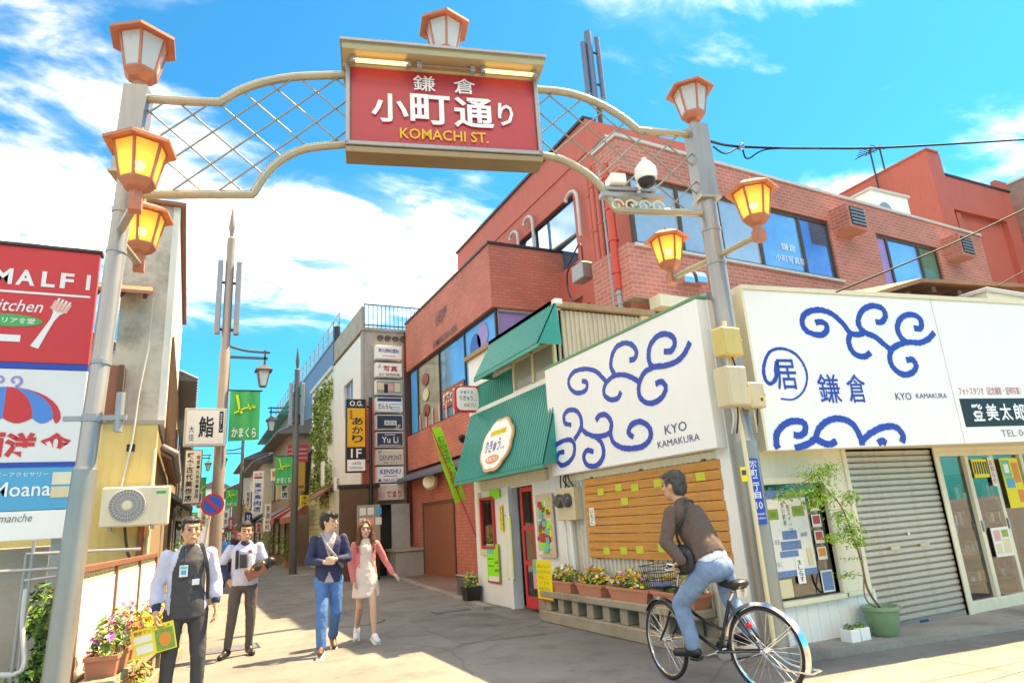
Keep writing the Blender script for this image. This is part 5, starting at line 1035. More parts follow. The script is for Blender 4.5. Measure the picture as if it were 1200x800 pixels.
signs = [('white tenant sign with blue letters, topmost of the column', SIGNW, [(BLUE, [('早川歯科医院', .5, .6, .8, .32, .02)]), (ORANGEP, [(.25, .2, .75, .26)])]),
 ('white tenant sign with red characters, second from the top', SIGNW, [(SIGNRED, [('写真', .55, .58, .55, .42, .02)]), (BLACK, [('よ', .14, .75, .14, .3), ('各種証明写真', .5, .16, .8, .16, .01)])]),
 ('dark tenant sign with a row of faces, third from the top', GREYM, [(PINK, [(.45, .25, .65, .75)]), (CREAM, [(.7, .2, .92, .8), (.06, .3, .3, .8)]), (BLACK, [(.3, .1, .44, .7)])]),
 ('white tenant sign with black script under a dark strip', SIGNW, [(NAVY, [(.05, .72, .95, .95), ('だんらん', .33, .38, .5, .4, .02)]), (GREYM, [(.55, .5, .95, .55), (.55, .3, .9, .35), (.55, .15, .92, .2)])]),
 ('dark tenant sign with a tilted white label, fifth from the top', DKN, [(PAPER, [(.3, .3, .75, .6), ('2F', .8, .2, .2, .25)]), (BLACK, [('美容室', .52, .45, .38, .22)])]),
 ('dark tenant sign with two short white words, fourth from the bottom', DKN, [(LETW, [('Yu Li', .5, .48, .62, .42, .01), (.3, .8, .7, .84), (.1, .12, .9, .15)])]),
 ('cream tenant sign with grey capitals, third from the bottom', STAIN, [(NAVY, [('DENMONT', .52, .45, .8, .34), ('2F', .12, .85, .14, .2), ('美容・エステ', .5, .13, .5, .13)])]),
 ('white tenant sign with bold blue capitals, second from the bottom', SIGNW, [(BLUE, [('KENSHU', .5, .68, .75, .3, .02), ('0467-23-2727', .58, .15, .7, .18, .01)]), (NAVY, [(.25, .38, .75, .42), (.05, .08, .16, .22)])]),
 ('pinkish tenant sign with red hiragana, lowest of the column', STAIN, [(SIGNRED, [('てまり', .62, .35, .55, .42, .03)]), (PINK, [(.05, .15, .28, .5), ('遊亀', .2, .78, .3, .2)])])]
z0 = 7.62
for i, (lab, fm, pr_) in enumerate(signs):
    a = SGF.loc(onY(440 + i*.2, 404 + 20.4*i, TY - .32)); c = SGF.loc(onY(471 + i*.35, 421.5 + 20.4*i, TY - .32)); x0, x1, y0, y1 = a[0] + .0, c[0], c[1], a[1]
    t = thing('tenant_sign', lab, 'sign', SGF.p((x0+x1)/2, y0), 'tenant sign boxes'); b = MB(); b.fbox(SGF, x0, x1, y0, y1, -.26, 0, WHITE); bx_ = b.build('light_box', t, bevel=.01)
    b = MB(); b.fbox(SGF, x0 + .03, x1 - .03, y0 + .03, y1 - .03, 0, .008, fm); fc = b.build('face', bx_)
    for pm, items in pr_:
        b = MB()
        for it in items:
            if isinstance(it[0], str): text(b, SGF, it[0], x0 + (x1-x0)*it[1], y0 + (y1-y0)*it[2], (x1-x0)*it[3], (y1-y0)*it[4], pm, .014, it[5] if len(it) > 5 else 0)
            else: b.fbox(SGF, x0 + (x1-x0)*it[0], x0 + (x1-x0)*it[2], y0 + (y1-y0)*it[1], y0 + (y1-y0)*it[3], .008, .012, pm)
        b.build('print', bx_)
# projecting yellow restaurant sign on its dark post
YF = FR((0, 21.0, 0), (1, 0, 0), (0, 0, 1)); a, c = YF.loc(onY(406, 467, 21.0)), YF.loc(onY(429, 553, 21.0)); x0, x1, y0, y1 = a[0], c[0], c[1], a[1]
ys = thing('vertical_sign', 'tall yellow and black projecting sign with 1F on a dark post', 'sign', ((x0+x1)/2, 21, 0)); h_ = y1 - y0
b = MB(); b.fbox(YF, x0, x1, y0, y1, -.2, 0, BLACK); bx_ = b.build('light_box', ys, bevel=.01)
b = MB(); b.fbox(YF, x0 + .03, x1 - .03, y0 + .34*h_, y1 - .13*h_, 0, .01, mat('sign_amber', (.80, .38, .01), .4, var=.05)); b.build('amber_face', bx_)
b = MB(); b.fbox(YF, x0 + .03, x1 - .03, y0 + .02*h_, y0 + .17*h_, 0, .01, SIGNW); b.build('white_face', bx_)
b = MB(); text(b, YF, 'O.G.', (x0+x1)/2, y1 - .065*h_, .42, .17, LETW, .015, .01); text(b, YF, '1F', (x0+x1)/2, y0 + .255*h_, .34, .28, LETW, .015, .01); b.build('white_lettering', bx_)
b = MB(); text(b, YF, 'あかり', (x0+x1)/2 + .04, y0 + .57*h_, .36, .85, BLACK, .015, .02, True); text(b, YF, '居酒屋', x0 + .14, y0 + .78*h_, .1, .3, BLACK, .015, 0, True); text(b, YF, '小町店', (x0+x1)/2, y0 + .12*h_, .3, .1, BLACK, .015); text(b, YF, 'KAMAKURA', (x0+x1)/2, y0 + .06*h_, .4, .07, BLACK, .015); b.build('black_lettering', bx_)
b = MB(); p = onY(437, 600, 21.0); b.tube([(x1 + .14, 20.95, 0), (x1 + .14, 20.95, y1 + .05)], .06, BLACK, 8)
for z in (y0 + .3, y1 - .3): b.box(x1, x1 + .14, 20.9, 20.95, z, z + .06, BLACK)
b.build('post', ys)
# notice board and dark screen wall in front of the tenant building
NBF = FR((0, 20.4, 0), (1, 0, 0), (0, 0, 1)); a, c = NBF.loc(onY(419, 592, 20.4)), NBF.loc(onY(446, 640, 20.4))
nbd = thing('notice_board', 'grey notice board with pinned papers behind the walking woman', 'notice board', (a[0] + .4, 20.4, 0))
b = MB(); b.fbox(NBF, a[0], c[0], c[1], a[1], -.1, 0, mat('board_tan', (.36, .30, .24), .7, var=.15)); bo = b.build('board', nbd, bevel=.01)
for k in range(7):
    x = a[0] + .06 + (k % 3)*.24; y = a[1] - .3 - (k//3)*.3; b = MB(); b.fbox(NBF, x, x + .19, y, y + .22, 0, .006, [PAPER, PAPER, CYANP, SIGNW, PINK, PAPER, CREAM][k]); b.build('paper', bo)
b = MB(); b.fbox(NBF, a[0] + .02, a[0] + .1, 0, c[1], -.08, -.02, DARK); b.build('leg', nbd); b = MB(); b.fbox(NBF, c[0] - .1, c[0] - .02, 0, c[1], -.08, -.02, DARK); b.build('leg', nbd)
t = thing('screen_wall', 'dark wooden screen wall left of the tenant building entrance', 'wall', (4.6, 21.2, 0)); b = MB(); b.box(4.2, 5.4, 21.05, 21.2, 0, 2.75, WOOD); b.build('boards', t); b = MB(); b.box(4.15, 5.45, 21.0, 21.25, 2.75, 2.85, DARK); b.build('cap', t)
t = thing('planter_wall', 'low grey stone planter wall at the tenant building corner', 'wall', (6.2, 20.8, 0)); b = MB(); b.box(5.75, 6.75, 20.3, 21.4, 0, .75, GREYC); b.build('stone', t, bevel=.02); b = MB(); b.box(5.70, 6.8, 20.25, 21.45, .75, .82, CONC); b.build('cap', t)
b = MB(); b.box(5.9, 6.5, 21.3, 21.36, .82, 2.2, mat('frosted', (.40, .40, .38), .3, var=.2)); b.build('glass_screen', t)

# ================================================================== FAR STREET, RIGHT SIDE
SIDING = mat('lime_siding', (.55, .52, .30), .6, var=.08); TIN = mat('blue_tin', (.10, .17, .30), .5, .2, var=.12, streak=.2); ROOFT = mat('roof_tile', (.14, .14, .15), .6, var=.2, vscale=6)
iv = thing('ivy_house', 'pale two-storey house overgrown with ivy', 'house', (6, 28, 0))
b = MB(); b.box(5.05, 5.3, 26.7, 32, 3.0, 7.9, WHITR); b.box(5.3, 8, 31.7, 32, 0, 7.9, WHITR); b.build('wall', iv)
b = MB(); b.box(4.95, 8, 26.7, 32.1, 7.9, 8.05, LGREY); b.build('roof', iv)
b = MB(); 
for k in range(60): leaves(b, (4.98, rnd(26.9, 31.2), rnd(2.9, 7.3)), (.16, .5, .6), 46, .11, [LEAFY, LEAFY, LEAF, mat('leaf_olive', (.20, .20, .05), .6, var=.4)], hollow=0)
b.build('ivy', iv)
b = MB()
for k in range(14): b.box(4.93, 5.0, 26.7, 31.5, .2 + k*.2, .2 + k*.2 + .185, SIDING)
b.box(5.0, 5.2, 26.7, 31.5, 0, 3.0, SIDING); b.build('lower_siding', iv)
b = MB(); b.add([(4.3, 26.3, 2.75), (5.1, 26.3, 3.3), (5.1, 29, 3.3), (4.3, 29, 2.75), (4.3, 26.3, 2.68), (5.1, 26.3, 3.2), (5.1, 29, 3.2), (4.3, 29, 2.68)], [(0, 1, 2, 3), (7, 6, 5, 4), (0, 4, 5, 1), (0, 3, 7, 4)], WOODR); b.build('porch_roof', iv)
b = MB(); b.box(4.55, 4.6, 26.0, 26.5, 3.2, 4.1, SIGNW); VFm = FR((4.54, 0, 0), (0, -1, 0), (0, 0, 1)); 
o = b.build('porch_sign', iv)
bb = thing('blue_tin_building', 'long blue-grey sheet metal building with railing and dark drainpipe', 'building', (8, 42, 0))
b = MB(); b.box(6.3, 7, 32.1, 60, 0, 6.6, mat('grey_sheet', (.27, .28, .32), .5, var=.12, streak=.2)); b.box(6.3, 7, 32.1, 60, 6.6, 11.0, TIN); b.box(7, 12, 59.5, 60, 0, 11, TIN); b.build('wall', bb)
b = MB(); b.box(6.25, 12, 32.1, 60, 11.0, 11.15, GREYM); b.build('roof', bb)
b = MB()
for z in (11.6, 12.1): b.box(6.3, 6.35, 32.1, 60, z, z + .05, GREYM)
for k in range(19): b.box(6.3, 6.35, 32.1 + k*1.5, 32.16 + k*1.5, 11.15, 12.1, GREYM)
b.build('roof_railing', bb)
for k in range(6):
    b = MB(); b.box(6.2, 6.299, 34.5 + k*4, 36.6 + k*4, 4.2, 5.9, LGREY); w_ = b.build('window', bb); b = MB(); b.box(6.16, 6.2, 34.6 + k*4, 36.5 + k*4, 4.3, 5.8, BLUEG); b.build('pane', w_)
b = MB(); b.tube([(5.9, 30.5, 10.9), (5.9, 30.5, 7.0), (5.6, 31.5, 5.6), (4.9, 32.0, 5.0), (4.8, 32.2, 2.5)], .16, BLACK, 8); b.build('drainpipe', bb)
def house(name, label, x, y0, y1, h, wall, wins, roofc=ROOFT, side=1, ov=.7, door=None, depth=5.0, storeys=2, front=True):
    t = thing(name, label, 'house', (x + side*depth/2, (y0+y1)/2, 0)); b = MB(); xa, xb_ = sorted((x, x + side*depth)); b.box(xa, xb_, y0, y1, 0, h, wall); b.build('wall', t)
    b = MB(); xo = x - side*ov; b.add([(xo, y0 - .3, h - .05), (xo, y1 + .3, h - .05), (x + side*depth*.5, y1 + .3, h + 1.3), (x + side*depth*.5, y0 - .3, h + 1.3), (x + side*depth, y0 - .3, h - .05), (x + side*depth, y1 + .3, h - .05)], [(0, 1, 2, 3), (3, 2, 5, 4), (0, 3, 4), (1, 5, 2), (0, 4, 5, 1)], roofc); rf = b.build('roof', t)
    b = MB(); n = max(4, int((y1 - y0)/.4))
    for k in range(n): yy = y0 - .25 + k*(y1 - y0 + .5)/n; b.tube([(xo - side*.02, yy, h), (x + side*depth*.5, yy, h + 1.36)], .06, roofc, 5)
    b.build('tile_ridges', rf)
    b = MB(); zl = 2.7; b.add([(x - side*ov*1.2, y0, zl - .3), (x - side*ov*1.2, y1, zl - .3), (x, y1, zl + .15), (x, y0, zl + .15), (x - side*ov*1.2, y0, zl - .38), (x - side*ov*1.2, y1, zl - .38), (x, y1, zl), (x, y0, zl)], [(0, 3, 2, 1), (4, 5, 6, 7), (0, 1, 5, 4), (3, 0, 4, 7), (1, 2, 6, 5)], roofc); b.build('lower_eave', t)
    for k in range(wins):
        yy = y0 + (y1 - y0)*(k + .25)/wins; ww = (y1 - y0)/wins*.5
        for zz in ((3.4, .0) if storeys > 1 else (.0,)):
            zb = zz + (.0 if zz else .4); hh = 1.3 if zz else 1.8
            b = MB(); b.box(min(x - side*.06, x), max(x - side*.06, x), yy, yy + ww, zb, zb + hh, WOOD); w_ = b.build('window', t); b = MB(); xg = x - side*.08; b.box(min(xg, x - side*.06), max(xg, x - side*.06), yy + .08, yy + ww - .08, zb + .08, zb + hh - .08, mat('dim_glass', (.10, .10, .09), .15, var=.5, vscale=2)); b.build('pane', w_)
    return t
OLDW = mat('old_boards', (.25, .18, .12), .7, var=.25, vscale=3)
house('old_shop_house', 'old dark timber shop house with tiled roof on the right of the lane', 4.6, 36, 44, 6.6, OLDW, 3); house('old_shop_house', 'cream plaster shop house beyond the timber one on the right', 4.2, 45, 56, 6.0, CREAM2, 3); house('old_shop_house', 'grey rendered shop house far up the right side', 4.4, 57, 70, 7.5, GREYC, 4)
house('old_shop_house', 'brown timber house at the far right end of the lane', 4.0, 72, 90, 6.2, OLDW, 4); house('old_shop_house', 'pale house closing the lane in the distance', 1.5, 120, 132, 9.5, WHITR, 3)
t = thing('teal_roof_house', 'house with bright teal roof edge behind the drainpipe', 'house', (6.4, 52, 0)); b = MB(); b.box(5.6, 6.2, 44.5, 60, 0, 9.0, GREYC); b.build('wall', t); b = MB(); b.add([(4.9, 44.2, 9.0), (4.9, 60, 9.0), (6.25, 60, 11.3), (6.25, 44.2, 11.3), (6.25, 44.2, 9.0), (6.25, 60, 9.0)], [(0, 3, 2, 1), (0, 4, 3), (1, 2, 5), (0, 1, 5, 4)], TEAL); b.build('roof', t)
# awnings and signs along the right
def awn(label, x, y0, y1, z, m, dp=.9):
    t = thing('shop_awning', label, 'awning', (x, (y0+y1)/2, z)); b = MB(); b.add([(x - dp, y0, z - .5), (x - dp, y1, z - .5), (x, y1, z), (x, y0, z), (x - dp, y0, z - .75), (x - dp, y1, z - .75)], [(0, 3, 2, 1), (0, 1, 5, 4)], m); b.add([(x - dp, y0, z - .5), (x, y0, z - .45), (x, y0, z)], [(0, 1, 2)], m); b.build('canvas', t)
    b = MB()
    for y in (y0 + .05, y1 - .05): b.tube([(x - dp, y, z - .5), (x, y, z - .55)], .02, GREYM, 5)
    b.build('arm', t); return t
awn('dark red canvas awning over a shop on the right', 4.6, 34.2, 37.5, 2.75, mat('awning_red', (.42, .05, .06), .6, var=.15)); awn('brown canvas awning beside the dark red one', 4.6, 30, 33.6, 2.7, WOODR, .7); awn('green canvas awning farther up the right side', 4.3, 46, 50, 2.7, GREENB)
def vsign(name, label, u0, v0, u1, v1, Y, m, items, frame=None, dep=.15):
    F = FR((0, Y, 0), (1, 0, 0), (0, 0, 1)); a, c = F.loc(onY(u0, v0, Y)), F.loc(onY(u1, v1, Y)); x0, x1, y0, y1 = a[0], c[0], c[1], a[1]
    t = thing(name, label, 'sign', F.p((x0+x1)/2, y0)); b = MB(); b.fbox(F, x0, x1, y0, y1, -dep, 0, frame or m); o = b.build('light_box', t, bevel=.006); b = MB(); e = min(x1-x0, y1-y0)*.06; b.fbox(F, x0 + e, x1 - e, y0 + e, y1 - e, 0, .006, m); b.build('face', o)
    for pm, its in items:
        b = MB()
        for it in its:
            if isinstance(it[0], str): text(b, F, it[0], x0 + (x1-x0)*it[1], y0 + (y1-y0)*it[2], (x1-x0)*it[3], (y1-y0)*it[4], pm, .012, it[5] if len(it) > 5 else .01, it[6] if len(it) > 6 else False)
            else: b.fbox(F, x0 + (x1-x0)*it[0], x0 + (x1-x0)*it[2], y0 + (y1-y0)*it[1], y0 + (y1-y0)*it[3], .006, .010, pm)
        b.build('print', o)
    return t
vsign('vertical_sign', 'white vertical sign with blue characters and red top on the right', 297, 552, 307, 601, 30, SIGNW, [(BLUE, [('東洋鳥肉店', .5, .38, .7, .7, .02, True)]), (SIGNRED, [(.1, .82, .9, .87), ('丸平', .5, .92, .8, .08)])])
vsign('vertical_sign', 'cream sign with black characters below the right green banner', 324, 568, 341, 584, 28, CREAM, [(SIGNW, [(.3, 0, .8, 1)]), (BLACK, [('野店', .55, .5, .4, .9, .02, True)])])
vsign('shop_sign', 'red and yellow striped sign box behind the second lamp pole', 337, 521, 361, 541, 29, SIGNRED, [(PINK, [(.05, .2, .95, .28), (.05, .45, .95, .53), (.05, .7, .95, .78)])])
vsign('shop_sign', 'yellow panel below the red striped sign', 346, 541, 357, 575, 29, mat('panel_amber', (.60, .34, .05), .6, var=.1), [(WOODR, [(.1, .1, .9, .2)])])
vsign('vertical_sign', 'small white porch sign with dark writing by the ivy house', 392, 559, 402, 574, 25.5, SIGNW, [(BLACK, [('長田書店', .5, .5, .5, .9, .01, True)])])
vsign('vertical_sign', 'small beige sign with dark characters beside the white-blue sign', 311, 590, 317, 610, 32, PAPER, [(BLACK, [('茶房', .5, .5, .6, .8, .01, True)])])
vsign('shop_sign', 'white small sign left edge with orange mark near the right banner', 318, 549, 323, 563, 30, SIGNW, [(ORANGEP, [(.2, .3, .9, .8)])])

rs = random.Random(5); FARM = [SIGNW, PAPER, SIGNRED, GREENB, CREAM, NAVY, CYANP, mat('panel_amber', (.60, .34, .05), .6), PINK]
def _lab(c, s, w): return c + ' shop sign ' + w
far = [('white shop sign low beside the red awning', 309, 606, 317, 622, 36, SIGNW, '茶処'), ('navy hanging shop curtain sign far up the right side', 287, 600, 295, 622, 44, NAVY, '甘味'), ('red hanging sign between the far houses', 268, 606, 273, 622, 50, SIGNRED, '祭'), ('amber small sign beside the far middle banner', 281, 590, 287, 602, 46, FARM[7], '花'), ('white tall sign deep in the lane on the right', 288, 574, 293, 596, 48, PAPER, '和菓子'),
 ('green small sign on the left houses', 224, 600, 231, 612, 34, GREENB, '抹茶'), ('cream vertical sign on the far left houses', 236, 598, 241, 616, 40, CREAM, '小間物'), ('white square sign far on the left of the lane', 241, 606, 248, 616, 52, SIGNW, '豆'), ('red vertical sign far on the left of the lane', 213, 612, 218, 630, 28, SIGNRED, '煎餅'), ('cyan little sign by the far left houses', 228, 614, 234, 622, 46, CYANP, '器'), ('white banner sign right of the leaning road sign', 262, 598, 267, 616, 60, SIGNW, '鎌倉'), ('pink sign low on the right houses', 300, 612, 306, 624, 40, PINK, '雑貨'), ('yellow sign by the brown awning', 352, 580, 362, 592, 30, YCARD, 'そば')]
for lab, u0, v0, u1, v1, Y_, m_, tx in far: vsign('shop_sign', lab, u0, v0, u1, v1, Y_, m_, [(BLACK if m_ not in (NAVY, SIGNRED, GREENB, CYANP) else LETW, [(tx, .5, .5, .6, .8, .01, (v1 - v0) > (u1 - u0))])])
for i, (x, y, hgt, w) in enumerate(((4.25, 33.4, 1.5, .5), (4.1, 39.5, 1.8, .6), (3.9, 47, 1.6, .7), (-.2, 23.5, 1.3, .35), (-.1, 31, 1.6, .45), (4.75, 25.4, 1.2, .4))):
    t = thing('street_shrub', ['leafy shrub by the brown awning', 'leafy shrub under the dark red awning', 'round shrub far up the right side', 'small shrub at the foot of the left houses', 'taller shrub farther along the left houses', 'small shrub by the ivy house porch'][i], 'shrub', (x, y, 0)); b = MB(); b.tube([(x, y, 0), (x, y, hgt*.5)], .03, TWIG, 5); b.lathe((x, y, 0), [(.14, 0), (.18, .25), (.16, .25)], TPOT, 10); b.build('stem_pot', t); b = MB(); leaves(b, (x, y, hgt*.68), (w, w, hgt*.36), 260, .07, [LEAF, LEAF2, LEAFY], hollow=.1); b.build('crown', t)
# ================================================================== LAMP POLES WITH BANNERS
POLEM = mat('pole_brown', (.33, .27, .23), .45, .3, var=.1, streak=.2); POLED = mat('pole_dark', (.12, .11, .11), .45, .3, var=.1)
def lamp_pole(label, x, y, h, r, m, side, banner=True, cells=True, zl=None):
    t = thing('lamp_pole', label, 'lamp pole', (x, y, 0), 'lamp poles along the lane'); b = MB(); b.tube([(x, y, 0), (x, y, h*.66), (x, y, h*.66 + .05), (x, y, h)], [r, r*.86, r*.72, r*.72], m, 14)
    b.lathe((x, y, h), [(r*.75, 0), (r*.3, .06), (r*.5, .3), (r*.55, .35), (.02, .95)], m, 10); b.build('shaft', t, True)
    if cells:
        for dx in (-1, 1):
            b = MB(); b.box(x + dx*r*1.55 - .07, x + dx*r*1.55 + .07, y - .1, y + .1, h*.71, h*.93, GREYM); b.build('antenna_panel', t, bevel=.02)
        b = MB()
        for z in (h*.72, h*.86): b.box(x - r*2, x + r*2, y - .03, y + .03, z, z + .06, DARK)
        b.build('antenna_bracket', t)
    zl = zl or h*.62; b = MB(); b.box(*sorted((x, x + side*1.05)), y - .03, y + .03, zl, zl + .06, POLED); b.tube(curve([(x, y, zl + .35), (x + side*.5, y, zl + .22), (x + side*1.1, y, zl + .2)]), .035, POLED, 6); b.box(*sorted((x + side*.95, x + side*1.0)), y - .03, y + .03, zl - .15, zl + .25, POLED); b.build('lamp_arm', t)
    c = Vector((x + side*.95, y, zl - .75)); b = MB(); b.lathe(c, [(.10, 0), (.12, .03)], POLED, 4, pi/4); b.lathe(c, [(.20, .42), (.30, .42), (.30, .46), (.1, .58), (.02, .62)], POLED, 4, pi/4)
    for k in range(4): a = pi/4 + k*pi/2; b.tube([c + Vector((.11*cos(a), .11*sin(a), .02)), c + Vector((.21*cos(a), .21*sin(a), .43))], .015, POLED, 4)
    o = b.build('lamp_head', t); b = MB(); b.lathe(c, [(.105, .03), (.20, .42)], GOFF, 4, pi/4); b.build('lamp_glass', o)
    return t
pA = lamp_pole('tall brown lamp pole with antenna panels behind the sushi sign', .62, 18, 9.35, .15, POLEM, 1, zl=6.0)
pB = lamp_pole('darker second lamp pole up the lane on the right', 3.72, 27.5, 8.0, .15, POLED, -1, zl=6.2)
lamp_pole('thin lamp pole far up the lane', 2.55, 40, 8.0, .12, POLED, -1, zl=6.0, cells=False); lamp_pole('lamp pole on the left of the lane beyond the sushi sign', -.05, 44, 9.5, .13, POLED, 1, zl=6.2, cells=False)
def banner(label, x0, x1, y, z0, z1, pole):
    F = FR((0, y, 0), (1, 0, 0), (0, 0, 1)); t = thing('hanging_banner', label, 'banner', ((x0+x1)/2, y, z0)); b = MB(); n = 12; vv = []
    for i in range(n + 1):
        x = x0 + (x1-x0)*i/n; d = .03*sin(i*1.1); vv += [F.p(x, z0 + .05*(i/n), d), F.p(x, z1, d*.3)]
    b.add(vv, [(2*i, 2*i + 2, 2*i + 3, 2*i + 1) for i in range(n)], GREENB); c = b.build('cloth', t, True)
    b = MB(); b.tube([(x0 - .05, y, z1 + .02), (x1 + .05, y, z1 + .02)], .02, DARK, 6); b.build('rod', t)
    w, h = x1 - x0, z1 - z0; b = MB(); b.strip(F, [(x0 + w*.22, z0 + h*.92), (x0 + w*.32, z0 + h*.62), (x0 + w*.42, z0 + h*.55)], .05, .045, .05, NEONY); b.strip(F, [(x0 + w*.15, z0 + h*.55), (x0 + w*.5, z0 + h*.66), (x0 + w*.85, z0 + h*.68)], .035, .045, .05, NEONY); b.strip(F, [(x0 + w*.6, z0 + h*.74), (x0 + w*.66, z0 + h*.62), (x0 + w*.78, z0 + h*.72)], .025, .045, .05, NEONY); b.build('yellow_print', c)
    b = MB(); text(b, F, 'かまくら', (x0+x1)/2, z0 + h*.17, w*.8, h*.2, LETW, .05, .02); b.build('white_print', c); return t
a, c = onY(270, 458, 17.9), onY(303, 517, 17.9); banner('large green banner with white lettering on the tall brown pole', a.x, c.x, 17.9, c.z, a.z, pA)
a, c = onY(323, 535, 27.4), onY(342, 568, 27.4); banner('green banner on the darker second pole', a.x, c.x, 27.4, c.z, a.z, pB)
a, c = onY(265, 573, 39.9), onY(278, 594, 39.9); banner('small green banner far up the lane in the middle', a.x, c.x, 39.9, c.z, a.z, None)
a, c = onY(232, 560, 43.9), onY(240, 595, 43.9); banner('small green banner far up the lane left of the pole', a.x, c.x, 43.9, c.z, a.z, None)
vsign('shop_sign', 'white box sign with large black sushi character on the brown pole', 217, 478, 264, 522, 17.5, SIGNW, [(BLACK, [('鮨', .52, .5, .36, .56, .02), ('大佳', .18, .33, .13, .42, .0, True), (.82, .35, .92, .92)]), (LETW, [('生すし', .87, .64, .06, .5, 0, True)])], LGREY, .22)
vsign('vertical_sign', 'tall white sign with black antique shop characters on the left', 217, 527, 234, 590, 20, PAPER, [(BLACK, [('鎌倉古代美術店', .32, .5, .38, .92, .02, True), ('骨董・古美術・書画', .78, .5, .2, .8, 0, True)])], POLED, .2)
vsign('shop_sign', 'small white sign with black brush characters low on the left', 206, 592, 221, 609, 24, SIGNW, [(BLACK, [('小町', .3, .5, .4, .7, .02), ('御菓子', .75, .5, .35, .5)])])
vsign('shop_sign', 'pink and blue fish-shaped shop sign low on the left', 222, 577, 236, 592, 27, PINK, [(BLUE, [(.5, .4, .95, .9)]), (LETW, [(.1, .3, .4, .7)])])
ns_ = thing('road_sign', 'round blue and red no-parking sign on a leaning post', 'road sign', (.3, 16, 0)); p = onY(249, 591, 16); F = FR((p.x, 16, p.z), (1, .1, 0), (0, 0, 1)); r = .235
def disc(r, n=28): return [(r*cos(2*pi*i/n), r*sin(2*pi*i/n)) for i in range(n)]
NRED = mat('road_red', (.62, .02, .04), .35, var=.03); NBLUE = mat('road_blue', (.01, .10, .55), .35, var=.03)
b = MB(); b.ext(F, disc(r), -.01, 0, NRED); o = b.build('disc', ns_); b = MB(); b.ext(F, disc(r*.8), 0, .004, NBLUE); b.build('blue_disc', o)
b = MB(); s_ = r*.82; k = .035; b.ext(F, [(-s_*.71 - k*.7, s_*.71 - k*.7), (s_*.71 - k*.7, -s_*.71 - k*.7), (s_*.71 + k*.7, -s_*.71 + k*.7), (-s_*.71 + k*.7, s_*.71 + k*.7)], .004, .008, NRED); b.build('slash', o)
b = MB(); q = onY(237, 655, 16); b.tube([p + Vector((0, .03, .2)), q + Vector((0, .03, 0)), Vector((q.x - .12, 16.03, 0))], .03, LGREY, 8); b.build('post', ns_)

# ================================================================== LEFT SIDE
lb = thing('concrete_house', 'tall weathered concrete house with yellow ground floor on the left', 'house', (-2.5, 16, 0))
HX, HY_ = -.47, 12.5
OLDC = mat('stained_concrete', (.56, .50, .42), .9, var=.28, vscale=2.2, bump=.5, bscale=14, dirt=.75)
b = MB(); b.box(-1.28, HX, HY_, HY_ + .3, 3.45, 7.45, OLDC); b.box(-5.2, -1.28, HY_, HY_ + .3, 3.45, 4.6, OLDC); b.box(HX - .3, HX, HY_ + .3, 20.0, 3.45, 7.45, WHITR); b.box(-1.28, -1.0, HY_ + .3, 20.0, 3.45, 7.45, OLDC); b.box(-1.0, HX - .3, 19.7, 20, 0, 7.45, OLDC); b.build('upper_wall', lb)  # street face in paler render than the front: sunlight put into its colour
b = MB(); b.box(-5.2, HX - .08, HY_ - .06, HY_ + .3, 0, 3.40, YELLOWW); b.box(HX - .38, HX - .08, HY_ + .3, 20, 0, 3.45, OLDW); b.build('lower_wall', lb)
b = MB(); b.box(-5.2, HX + .02, HY_ - .08, HY_ - .001, 3.40, 3.47, CONC); b.build('string_course', lb)
b = MB(); b.box(-1.34, HX + .10, HY_ - .10, 20.1, 7.45, 7.52, WOODR); b.box(-5.2, -1.28, HY_, 18, 4.6, 4.66, GREYM); b.build('roof', lb)
b = MB(); b.box(HX - .10, HX + .012, HY_ - .012, HY_ + .06, 3.47, 7.45, WHITR); b.build('sunlit_edge', lb)  # white strip at the corner: the sunlit street edge painted in
ea = [onY(150, 333, HY_ - .3), onY(181, 352, HY_ - .4)]
b = MB(); x0 = onY(120, 345, HY_).x; x1 = onY(178, 345, HY_).x; z1 = onY(165, 335, HY_).z; b.add([(x0 - 1, HY_, z1), (x1, HY_, z1), (x1 + .05, HY_ - .6, z1 - .28), (x0 - 1, HY_ - .6, z1 - .28), (x0 - 1, HY_, z1 - .06), (x1, HY_, z1 - .06), (x1 + .05, HY_ - .6, z1 - .34), (x0 - 1, HY_ - .6, z1 - .34)], [(0, 3, 2, 1), (4, 5, 6, 7), (2, 3, 7, 6), (1, 2, 6, 5)], mat('eave_red', (.42, .16, .09), .6, var=.2)); ev = b.build('window_eave', lb)
for k in range(4):
    b = MB(); xx = x1 - .1 - k*.35; b.add([(xx, HY_, z1 - .07), (xx + .05, HY_, z1 - .07), (xx + .05, HY_ - .5, z1 - .32), (xx, HY_ - .5, z1 - .32), (xx, HY_, z1 - .16), (xx + .05, HY_, z1 - .16), (xx + .05, HY_ - .5, z1 - .40), (xx, HY_ - .5, z1 - .40)], [(0, 3, 2, 1), (4, 5, 6, 7), (0, 4, 7, 3), (1, 2, 6, 5), (2, 3, 7, 6)], WOOD); b.build('eave_rafter', ev)
b = MB(); p = onY(128, 470, HY_); b.box(p.x - .25, p.x + .12, HY_ - .25, HY_ - .001, 3.5, 4.35, WOODR); b.box(p.x + .12, p.x + .2, HY_ - .3, HY_ - .001, 3.5, 4.35, WOOD); b.build('shutter_case', lb)
b = MB(); b.tube(curve([onY(180, 350, HY_ - .4), onY(175, 400, HY_ - .1), onY(163, 460, HY_ - .08), onY(155, 515, HY_ - .1), onY(142, 570, HY_ - .1)]), .018, LGREY, 6); b.build('hanging_cable', lb)
b = MB(); b.box(-.98, -.86, HY_ - .064, HY_ - .055, 2.95, 3.07, DARK); b.build('wall_vent', lb)
